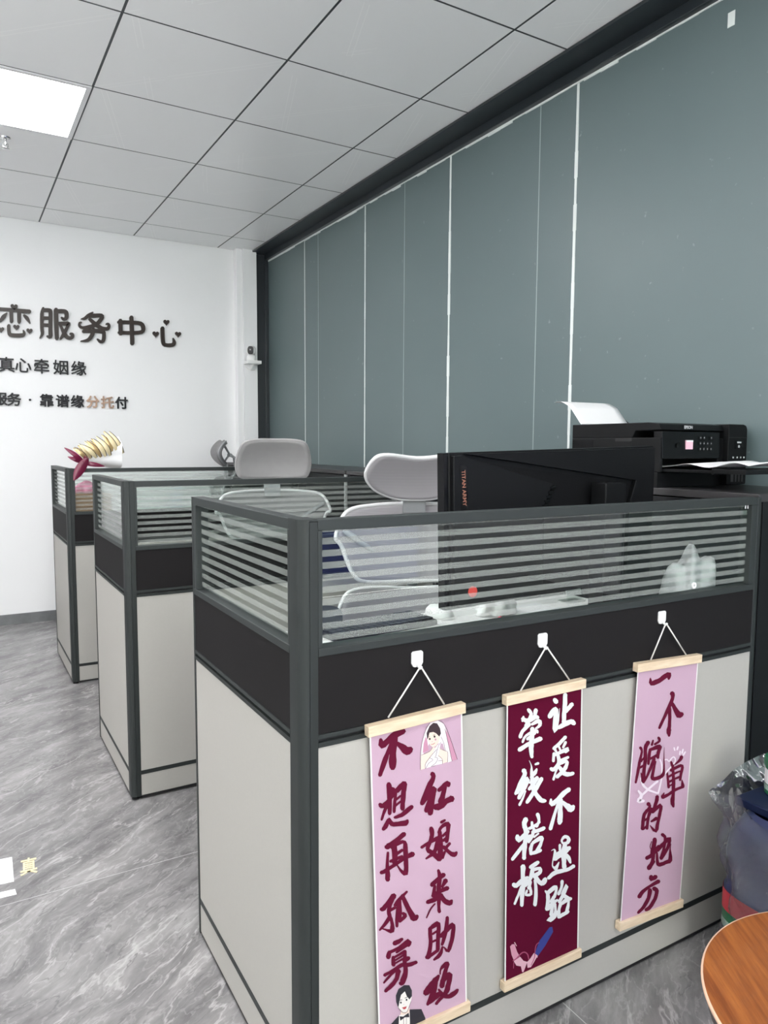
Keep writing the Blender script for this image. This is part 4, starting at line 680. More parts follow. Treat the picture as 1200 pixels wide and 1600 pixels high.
  ('脱', '-869 -1566 -832 -1559 -874 -1599 -793 -1584 -856 -1620 -773 -1608 -829 -1647 -756 -1650 -818 -1688 -743 -1707 -838 -1754 -759 -1782 -866 -1836 -776 -1870 -894 -1917 -798 -1952 -907 -1997 -815 -2030 -928 -2070 -825 -2107 -939 -2145 -845 -2179 -958 -2225 -868 -2259 -970 -2304 -892 -2333 -983 -2357 -910 -2385 -966 -2385 -933 -2398|-579 -1477 -522 -1516 -647 -1481 -524 -1564 -666 -1511 -553 -1585 -709 -1549 -585 -1616 -729 -1612 -603 -1655 -729 -1691 -614 -1716 -724 -1775 -600 -1800 -723 -1856 -592 -1889 -720 -1937 -602 -1973 -734 -2016 -614 -2054 -741 -2104 -626 -2137 -755 -2211 -634 -2243 -757 -2321 -625 -2356 -750 -2401 -635 -2432 -718 -2443 -665 -2457|-808 -1938 -835 -1916 -771 -1940 -833 -1891 -718 -1895 -769 -1855 -657 -1857 -703 -1820 -658 -1837 -677 -1821|-854 -2073 -872 -2048 -817 -2083 -856 -2029 -743 -2071 -786 -2012 -671 -2056 -712 -2001 -656 -2036 -675 -2011|-795 -2176 -780 -2177 -802 -2185 -766 -2188 -780 -2289 -719 -2294 -765 -2392 -664 -2401 -725 -2424 -682 -2428|-431 -1486 -407 -1496 -452 -1494 -395 -1516 -475 -1540 -406 -1568 -504 -1584 -418 -1619 -488 -1615 -451 -1630|-284 -1458 -247 -1449 -282 -1491 -204 -1473 -261 -1513 -181 -1497 -245 -1536 -159 -1539 -239 -1542 -170 -1585 -273 -1556 -225 -1610 -336 -1570 -297 -1623 -385 -1580 -343 -1636 -401 -1599 -383 -1624|-526 -1663 -482 -1677 -559 -1679 -455 -1714 -563 -1711 -467 -1744 -578 -1755 -479 -1787 -587 -1809 -483 -1840 -587 -1883 -492 -1911 -595 -1961 -504 -1988 -595 -2018 -516 -2041 -574 -2045 -539 -2056|-505 -1721 -522 -1688 -458 -1739 -497 -1664 -393 -1745 -437 -1659 -309 -1745 -359 -1645 -236 -1749 -292 -1638 -192 -1739 -241 -1641 -182 -1736 -180 -1652 -222 -1693 -113 -1717 -226 -1717 -128 -1763 -264 -1758 -157 -1811 -291 -1807 -171 -1854 -295 -1860 -184 -1890 -298 -1905 -189 -1930 -290 -1937 -191 -1960 -259 -1972 -213 -1982|-526 -1937 -543 -1911 -489 -1948 -527 -1891 -370 -1935 -413 -1871 -249 -1925 -298 -1851 -227 -1900 -249 -1868|-377 -1911 -325 -1936 -427 -1922 -313 -1977 -444 -1975 -336 -2028 -484 -2042 -383 -2092 -518 -2115 -423 -2163 -563 -2190 -481 -2233 -606 -2267 -529 -2308 -646 -2325 -578 -2365 -677 -2362 -615 -2403 -707 -2378 -642 -2427 -724 -2392 -659 -2442 -723 -2419 -695 -2440|-329 -2000 -300 -2011 -350 -2010 -285 -2035 -378 -2080 -305 -2108 -416 -2175 -323 -2210 -442 -2258 -342 -2295 -459 -2314 -352 -2351 -470 -2362 -348 -2385 -432 -2425 -359 -2384 -350 -2468 -347 -2380 -270 -2477 -299 -2386 -197 -2484 -243 -2388 -128 -2478 -188 -2385 -56 -2466 -132 -2383 3 -2435 -103 -2364 28 -2383 -72 -2342 23 -2321 -56 -2298 15 -2248 -40 -2235 5 -2147 -40 -2137 -13 -2033 -45 -2027 -25 -1935 -46 -1930 -28 -1857 -44 -1853 -28 -1795 -39 -1792 -27 -1753 -36 -1750 -29 -1750 -33 -1749'),
  ('单', '207 -2136 242 -2136 200 -2160 270 -2159 215 -2212 303 -2211 234 -2263 338 -2263 279 -2296 327 -2296|580 -2070 639 -2097 531 -2087 656 -2143 527 -2105 648 -2162 518 -2126 625 -2187 497 -2146 581 -2213 449 -2179 509 -2236 387 -2217 424 -2253 343 -2245 364 -2265 339 -2253 349 -2263|75 -2339 101 -2342 63 -2353 122 -2360 72 -2394 139 -2402 84 -2450 158 -2460 94 -2514 178 -2526 115 -2597 200 -2611 125 -2684 214 -2699 135 -2746 229 -2762 168 -2776 209 -2783|215 -2382 190 -2349 268 -2399 206 -2319 318 -2385 263 -2314 394 -2377 335 -2296 464 -2368 413 -2292 535 -2359 487 -2280 595 -2358 571 -2280 586 -2344 669 -2321 589 -2365 695 -2395 573 -2425 678 -2463 552 -2486 657 -2523 543 -2550 640 -2584 539 -2612 629 -2644 535 -2655 616 -2684 548 -2682 586 -2696|258 -2214 304 -2222 233 -2238 341 -2257 248 -2298 344 -2315 262 -2379 361 -2397 270 -2461 378 -2482 278 -2540 387 -2562 280 -2617 406 -2644 284 -2693 414 -2724 284 -2772 411 -2805 292 -2851 412 -2883 295 -2925 410 -2959 285 -2994 411 -3035 258 -3055 415 -3105 263 -3122 409 -3157 276 -3184 415 -3201 319 -3234 416 -3239 338 -3265 417 -3268 372 -3290 407 -3292|139 -2512 119 -2486 178 -2523 133 -2463 231 -2515 188 -2457 304 -2503 261 -2444 377 -2495 337 -2437 450 -2485 414 -2428 521 -2477 492 -2429 572 -2471 545 -2426 585 -2456 573 -2437|169 -2642 149 -2616 207 -2651 164 -2594 256 -2646 211 -2587 320 -2637 276 -2576 382 -2624 344 -2566 455 -2621 422 -2563 529 -2618 497 -2559 582 -2618 551 -2560 605 -2602 590 -2575|202 -2736 188 -2717 229 -2742 198 -2701 309 -2733 276 -2689 387 -2721 356 -2679 397 -2705 383 -2686|630 -2673 647 -2675 624 -2682 658 -2687 618 -2753 705 -2766 614 -2824 749 -2844 659 -2866 716 -2875|-49 -2970 -77 -2925 13 -2990 -48 -2892 65 -2984 10 -2896 139 -2976 82 -2892 211 -2959 154 -2887 280 -2944 211 -2869 341 -2926 278 -2854 410 -2912 352 -2831 514 -2899 470 -2826 635 -2897 592 -2822 722 -2897 676 -2817 747 -2870 727 -2835|21 -2834 36 -2842 6 -2837 40 -2855 -35 -2868 28 -2903 -86 -2895 15 -2951 -71 -2933 -29 -2957'),
  ('的', '-552 -2946 -503 -2935 -555 -2994 -437 -2966 -532 -3015 -427 -2996 -499 -3035 -398 -3044 -494 -3053 -400 -3104 -537 -3081 -459 -3144 -608 -3117 -519 -3187 -670 -3163 -563 -3227 -690 -3225 -579 -3270 -701 -3281 -580 -3322 -713 -3334 -591 -3376 -713 -3402 -598 -3442 -718 -3467 -605 -3506 -724 -3512 -612 -3550 -691 -3553 -643 -3570|-584 -3137 -600 -3114 -550 -3148 -587 -3095 -492 -3145 -532 -3084 -421 -3148 -456 -3068 -447 -3124 -339 -3114 -465 -3130 -352 -3187 -501 -3189 -388 -3248 -527 -3267 -425 -3310 -545 -3366 -443 -3402 -554 -3473 -455 -3506 -563 -3546 -463 -3580 -535 -3583 -492 -3598|-619 -3366 -640 -3343 -585 -3375 -630 -3325 -521 -3352 -566 -3303 -456 -3330 -501 -3281 -446 -3312 -466 -3289|-645 -3569 -668 -3547 -614 -3571 -665 -3522 -547 -3543 -601 -3492 -483 -3512 -535 -3463 -476 -3491 -500 -3469|-230 -2838 -173 -2857 -273 -2860 -139 -2903 -268 -2888 -148 -2927 -278 -2921 -144 -2971 -284 -2964 -165 -3018 -317 -3025 -201 -3083 -344 -3101 -249 -3150 -369 -3152 -280 -3198 -357 -3187 -315 -3209|-358 -3245 -391 -3214 -309 -3253 -382 -3185 -226 -3218 -311 -3139 -116 -3177 -199 -3092 -71 -3157 -94 -3068 -118 -3136 -2 -3158 -123 -3189 -4 -3231 -132 -3256 -27 -3297 -152 -3322 -39 -3369 -167 -3398 -63 -3443 -194 -3470 -86 -3514 -222 -3554 -103 -3601 -236 -3635 -113 -3694 -235 -3657 -188 -3750 -248 -3645 -312 -3679 -335 -3570 -378 -3584 -401 -3511 -423 -3518 -414 -3505 -424 -3508|-392 -3444 -409 -3420 -359 -3453 -395 -3403 -262 -3453 -315 -3380 -168 -3448 -238 -3353 -145 -3417 -175 -3375'),
  ('地', '-258 -3846 -188 -3871 -305 -3872 -155 -3927 -303 -3911 -151 -3966 -316 -3957 -162 -4016 -325 -4006 -173 -4071 -334 -4060 -193 -4125 -358 -4113 -209 -4178 -366 -4176 -212 -4226 -348 -4248 -224 -4275 -321 -4314 -214 -4332 -293 -4359 -215 -4372 -266 -4387 -230 -4393|-510 -4308 -539 -4260 -445 -4332 -512 -4225 -411 -4326 -478 -4224 -356 -4324 -433 -4222 -291 -4316 -388 -4215 -230 -4289 -339 -4192 -171 -4257 -286 -4161 -124 -4219 -244 -4127 -91 -4176 -200 -4101 -80 -4129 -150 -4083 -69 -4099 -119 -4067 -73 -4079 -95 -4065|-264 -4132 -206 -4153 -303 -4153 -178 -4199 -304 -4223 -189 -4267 -322 -4311 -198 -4361 -338 -4386 -218 -4447 -373 -4438 -254 -4514 -432 -4467 -292 -4567 -467 -4493 -325 -4596 -455 -4552 -395 -4595|-387 -4579 -433 -4541 -331 -4581 -438 -4494 -254 -4526 -353 -4446 -183 -4465 -262 -4402 -183 -4432 -220 -4402|-338 -3909 -326 -3915 -349 -3911 -323 -3925 -363 -3940 -339 -3953 -385 -3978 -359 -3991 -398 -4015 -371 -4025 -390 -4049 -364 -4052 -374 -4078 -350 -4077 -364 -4097 -339 -4096 -353 -4105 -342 -4104|-29 -3835 4 -3812 -2 -3880 65 -3831 27 -3904 98 -3860 65 -3926 154 -3911 81 -3961 186 -3983 81 -4034 186 -4072 64 -4127 166 -4168 48 -4213 140 -4254 17 -4287 129 -4340 -20 -4350 108 -4413 -49 -4392 90 -4461 -22 -4446 40 -4476|-141 -4229 -189 -4186 -73 -4240 -179 -4144 -17 -4210 -122 -4115 57 -4166 -45 -4072 133 -4129 42 -4045 218 -4096 116 -4001 289 -4068 202 -3970 248 -4031 338 -4000 232 -4047 354 -4092 211 -4127 332 -4184 177 -4202 290 -4267 119 -4266 221 -4336 45 -4323 154 -4403 -9 -4363 102 -4445 -3 -4409 47 -4446|-158 -4219 -126 -4227 -172 -4236 -105 -4253 -171 -4312 -86 -4333 -165 -4415 -69 -4438 -153 -4500 -42 -4518 -131 -4554 -32 -4540 -66 -4601 -50 -4520 -9 -4625 -39 -4515 58 -4630 9 -4521 134 -4634 78 -4532 196 -4626 143 -4525 262 -4633 208 -4525 351 -4647 248 -4527 418 -4601 266 -4522 410 -4503 282 -4465 376 -4396 288 -4373 349 -4307 292 -4290 346 -4247 309 -4233 350 -4202 323 -4191 355 -4172 330 -4162 349 -4164 339 -4160'),
  ('方', '-315 -4730 -255 -4761 -367 -4742 -228 -4816 -368 -4768 -247 -4830 -379 -4804 -252 -4847 -312 -4890 -308 -4803 -231 -4895 -294 -4790 -153 -4902 -233 -4783 -106 -4893 -192 -4769 -69 -4858 -109 -4800|-686 -5188 -743 -5143 -616 -5193 -742 -5095 -595 -5168 -714 -5074 -564 -5136 -675 -5041 -523 -5107 -618 -5011 -460 -5081 -538 -4993 -382 -5060 -450 -4976 -299 -5040 -357 -4963 -191 -5037 -255 -4945 -82 -5032 -151 -4930 -2 -5034 -79 -4919 31 -4998 -6 -4943|-257 -5087 -230 -5051 -215 -5145 -155 -5064 -185 -5163 -120 -5089 -161 -5176 -56 -5137 -160 -5179 -10 -5213 -154 -5222 -23 -5281 -173 -5280 -43 -5351 -198 -5339 -77 -5414 -252 -5385 -133 -5469 -304 -5435 -187 -5526 -350 -5471 -248 -5565 -394 -5485 -307 -5590 -432 -5492 -365 -5592 -464 -5494 -403 -5591 -492 -5521 -463 -5566|-351 -5045 -281 -5074 -396 -5070 -247 -5133 -402 -5119 -251 -5183 -409 -5185 -273 -5249 -423 -5249 -302 -5318 -470 -5301 -349 -5383 -524 -5353 -410 -5438 -569 -5403 -471 -5486 -626 -5441 -544 -5521 -691 -5463 -615 -5543 -731 -5486 -665 -5557 -741 -5514 -710 -5548'),
 ],
 'D': [
  ('heart', '-172 -2001 -156 -2000 -176 -2013 -138 -2011 -161 -2047 -118 -2045 -137 -2094 -93 -2097 -119 -2159 -66 -2166 -106 -2249 -55 -2259 -97 -2354 -46 -2367 -101 -2463 -50 -2479 -134 -2586 -79 -2608 -176 -2712 -117 -2736 -209 -2799 -148 -2824 -195 -2822 -168 -2833|-193 -2797 -201 -2813 -212 -2775 -230 -2812 -298 -2731 -319 -2772 -415 -2674 -440 -2714 -515 -2619 -548 -2653 -579 -2565 -627 -2594 -636 -2517 -693 -2538 -676 -2467 -741 -2478 -720 -2408 -776 -2410 -750 -2348 -800 -2346 -771 -2304 -814 -2303 -788 -2291 -806 -2291|-15 -2059 -20 -2046 3 -2069 -8 -2040 27 -2070 16 -2038 58 -2074 52 -2042 78 -2077 94 -2054 95 -2093 127 -2082 118 -2121 148 -2106 163 -2143 149 -2111 203 -2128 166 -2100 233 -2103 195 -2076 257 -2082 224 -2055 282 -2072 256 -2044 305 -2069 286 -2036 314 -2068 324 -2040 327 -2078 357 -2064 344 -2096 383 -2093 353 -2118 398 -2124 354 -2143 396 -2155 347 -2170 388 -2189 321 -2200 357 -2225 259 -2242 292 -2269 173 -2282 210 -2313 107 -2320 143 -2349 65 -2346 106 -2374 48 -2369 83 -2392 33 -2382 67 -2404 35 -2396 51 -2406|-205 -2494 -182 -2517 -238 -2491 -188 -2541 -322 -2516 -272 -2567 -430 -2558 -380 -2609 -534 -2601 -485 -2650 -641 -2642 -586 -2696 -736 -2686 -684 -2737 -807 -2713 -749 -2768 -813 -2737 -788 -2761|-877 -2574 -856 -2566 -876 -2597 -826 -2580 -841 -2638 -781 -2619 -803 -2691 -721 -2678 -795 -2718 -685 -2750 -813 -2740 -720 -2806 -871 -2764 -764 -2844 -892 -2833 -774 -2827 -790 -2895 -796 -2805 -710 -2898 -731 -2820 -656 -2905 -677 -2830 -623 -2887 -633 -2854|297 -1818 316 -1819 291 -1831 335 -1832 302 -1864 347 -1866 316 -1897 361 -1899 333 -1912 355 -1913|446 -1825 468 -1834 425 -1829 476 -1852 410 -1859 461 -1882 398 -1890 450 -1913 403 -1908 427 -1918|522 -1946 545 -1953 507 -1955 554 -1970 501 -1992 552 -2008 493 -2029 548 -2046 506 -2048 530 -2055|627 -1921 650 -1930 610 -1929 660 -1948 588 -1969 649 -1993 572 -2012 634 -2036 584 -2034 612 -2045|717 -2002 737 -2015 695 -2004 739 -2031 659 -2034 710 -2066 620 -2062 676 -2098 622 -2084 648 -2100'),
 ],
}
SIGN = [
  ('恋', (0.374, 1.992), '-1166 721 -1158 824 -1089 662 -1071 890 -872 673 -855 901 -566 687 -547 914 -220 695 -196 925 225 691 253 930 701 681 732 932 1041 673 1073 933 1145 744 1159 861|-78 820 27 835 -142 710 91 742 -137 380 85 409 -131 49 79 77 -74 -35 21 -23|392 817 497 827 323 708 559 730 318 388 541 408 312 67 524 86 367 -20 462 -12|-275 620 -245 593 -319 605 -253 543 -389 559 -284 462 -484 492 -330 351 -573 409 -386 246 -649 294 -471 143 -715 169 -567 45 -759 81 -635 -23 -769 -8 -713 -55|662 548 701 596 674 486 760 593 711 427 821 561 760 347 908 510 811 273 987 428 886 188 1040 301 973 93 1073 163 1035 25 1094 66 1063 12 1090 31|-243 -120 -149 -111 -303 -217 -94 -197 -307 -352 -98 -331 -310 -538 -102 -504 -295 -700 -89 -632 -261 -815 -73 -674 -179 -902 -72 -670 -56 -935 -13 -678 149 -940 167 -678 395 -922 395 -658 596 -883 558 -634 727 -795 588 -628 774 -670 587 -636 769 -583 603 -606 742 -507 616 -561 697 -449 612 -501 665 -415 605 -453 637 -401 610 -418', [(0.0162, 0.1024, 0.0225), (0.0242, -0.0262, 0.0195), (0.1014, -0.0439, 0.0197), (-0.0662, -0.049, 0.0204)]),
  ('服', (0.641, 2.007), '-799 1034 -737 1019 -856 982 -719 948 -892 905 -733 870 -941 782 -749 761 -981 591 -764 596 -1001 285 -777 304 -1010 -68 -787 -46 -1013 -359 -795 -331 -1004 -535 -789 -492 -990 -630 -780 -599 -985 -692 -798 -726 -1007 -794 -870 -860 -1047 -905 -956 -962 -1078 -987 -1015 -1028 -1079 -1028 -1051 -1046|-881 774 -877 879 -796 718 -788 952 -681 725 -671 967 -536 731 -507 985 -440 717 -367 975 -454 731 -260 919 -472 759 -227 800 -474 630 -229 655 -483 316 -238 337 -503 -81 -257 -64 -518 -418 -273 -397 -520 -645 -273 -615 -518 -789 -270 -777 -506 -816 -317 -944 -455 -799 -488 -1009 -515 -799 -583 -943 -578 -790 -632 -896 -630 -800 -655 -848|-864 262 -861 356 -789 211 -782 420 -606 228 -599 437 -423 244 -417 454 -343 309 -340 403|-882 -176 -873 -82 -810 -233 -790 -23 -628 -230 -608 -20 -445 -228 -425 -17 -362 -169 -353 -74|-69 1044 53 1059 -145 920 126 952 -149 633 124 665 -153 240 120 272 -154 -130 117 -97 -149 -463 115 -430 -141 -763 113 -730 -135 -970 112 -938 -66 -1066 46 -1052|-112 759 -111 877 -13 700 -13 962 130 719 132 981 319 741 331 1005 459 746 505 1010 506 735 627 980 510 730 713 908 516 713 758 809 523 650 775 687 516 565 766 553 506 512 731 427 498 492 655 323 482 472 559 262 481 456 449 244 453 451 361 294 392 473 308 363 344 495 276 409 296 496 266 458|44 -32 45 74 133 -87 134 150 306 -72 308 175 533 -54 544 207 686 -52 726 214 661 -19 853 150 649 72 838 -12 613 -13 790 -90 537 -175 720 -255 433 -374 626 -465 340 -551 531 -653 265 -702 433 -804 201 -832 340 -923 156 -923 276 -1003 153 -1000 207 -1036|208 -55 263 -27 193 -121 314 -59 226 -256 374 -180 275 -443 456 -342 338 -616 536 -482 418 -755 610 -595 510 -870 680 -688 618 -956 736 -740 751 -990 789 -755 878 -972 844 -750 995 -907 861 -750 1062 -783 860 -743 1074 -666 864 -692 1051 -558 869 -669 966 -496 882 -673 892 -496 854 -654 850 -501 821 -639 791 -533 778 -595', []),
  ('务', (0.88, 2.004), '-65 1047 -39 1010 -115 1043 -59 960 -196 1003 -118 888 -307 947 -199 791 -418 878 -281 701 -515 790 -365 616 -595 704 -461 529 -651 645 -572 458 -711 601 -692 438 -784 563 -785 456 -841 536 -843 472 -866 516 -867 487|-506 688 -502 808 -406 624 -398 892 -298 633 -290 902 -148 647 -140 916 9 661 11 930 181 684 178 953 341 706 355 976 423 706 512 970 395 732 636 867 387 761 637 712 361 706 584 593 290 592 495 450 188 457 371 287 78 347 222 140 -50 267 50 28 -197 202 -125 -54 -347 143 -295 -113 -505 85 -475 -154 -655 38 -650 -173 -769 16 -798 -171 -830 25 -911 -136 -863 51 -984 -72 -887 80 -1028 2 -901 120 -1044 92 -901 171 -1033 180 -900 195 -1003 261 -908 188 -933 311 -883 188 -875 317 -856 189 -844 317 -804 225 -798 283|-386 568 -326 635 -372 478 -238 627 -289 381 -139 550 -170 246 -4 444 -38 122 130 347 106 24 258 257 257 -57 385 174 408 -117 501 117 563 -152 620 90 710 -161 728 85 847 -139 793 92 965 -57 806 99 1022 49 820 123 1044 140 837 158 1041 230 848 192 1013 310 849 230 960 377 856 242 876 395 862 242 813 379 829 237 777 368 796 230 729 316 737 254|-805 -379 -807 -271 -712 -432 -716 -192 -521 -411 -525 -162 -261 -382 -261 -122 -24 -363 -14 -93 174 -358 199 -84 344 -361 388 -87 464 -374 537 -106 497 -378 644 -147 477 -346 711 -250 483 -387 719 -348 487 -513 722 -496 474 -666 709 -676 454 -770 672 -839 433 -803 590 -964 414 -818 476 -1036 407 -831 346 -1044 351 -821 244 -972 263 -773 173 -875 196 -732 129 -807 152 -728 121 -761|-100 -36 13 -53 -194 -133 57 -170 -218 -236 33 -276 -252 -369 -6 -430 -297 -489 -68 -587 -359 -600 -150 -733 -428 -701 -255 -872 -497 -776 -402 -986 -625 -850 -596 -1033 -791 -915 -783 -1036 -914 -959 -910 -1034 -942 -985 -940 -1018', []),
  ('中', (1.125, 2.004), '-53 1013 69 1030 -125 893 146 931 -122 671 153 709 -118 362 162 399 -114 43 168 76 -111 -313 169 -282 -108 -670 168 -641 -106 -921 166 -894 -31 -1024 91 -1012|-800 727 -679 741 -873 609 -605 641 -871 159 -603 189 -870 -293 -602 -263 -796 -394 -675 -381|-947 444 -942 555 -855 383 -843 629 -627 398 -615 644 -316 417 -301 663 -25 427 -6 676 226 429 252 688 440 422 490 691 577 395 700 657 633 350 854 544 658 287 924 395 670 209 945 261 673 137 943 124 669 100 883 -42 635 68 724 -174 472 21 495 -236 229 -13 231 -268 -30 -42 -36 -291 -326 -67 -338 -306 -624 -83 -639 -311 -833 -94 -849 -314 -922 -157 -930 -256', []),
  ('心', (1.38, 1.979), '-462 700 -340 712 -537 584 -266 612 -539 321 -266 349 -539 -36 -266 -2 -523 -328 -251 -277 -490 -501 -233 -406 -418 -627 -227 -434 -280 -699 -200 -450 -80 -721 -57 -460 149 -706 134 -438 343 -662 264 -408 484 -556 275 -402 534 -421 275 -391 532 -312 290 -344 491 -203 305 -262 426 -110 306 -160 380 -50 303 -82 349 -29 314 -44', [(-0.0109, 0.1029, 0.0226), (-0.0884, 0.0137, 0.0236), (0.0711, 0.0248, 0.0228)]),
]
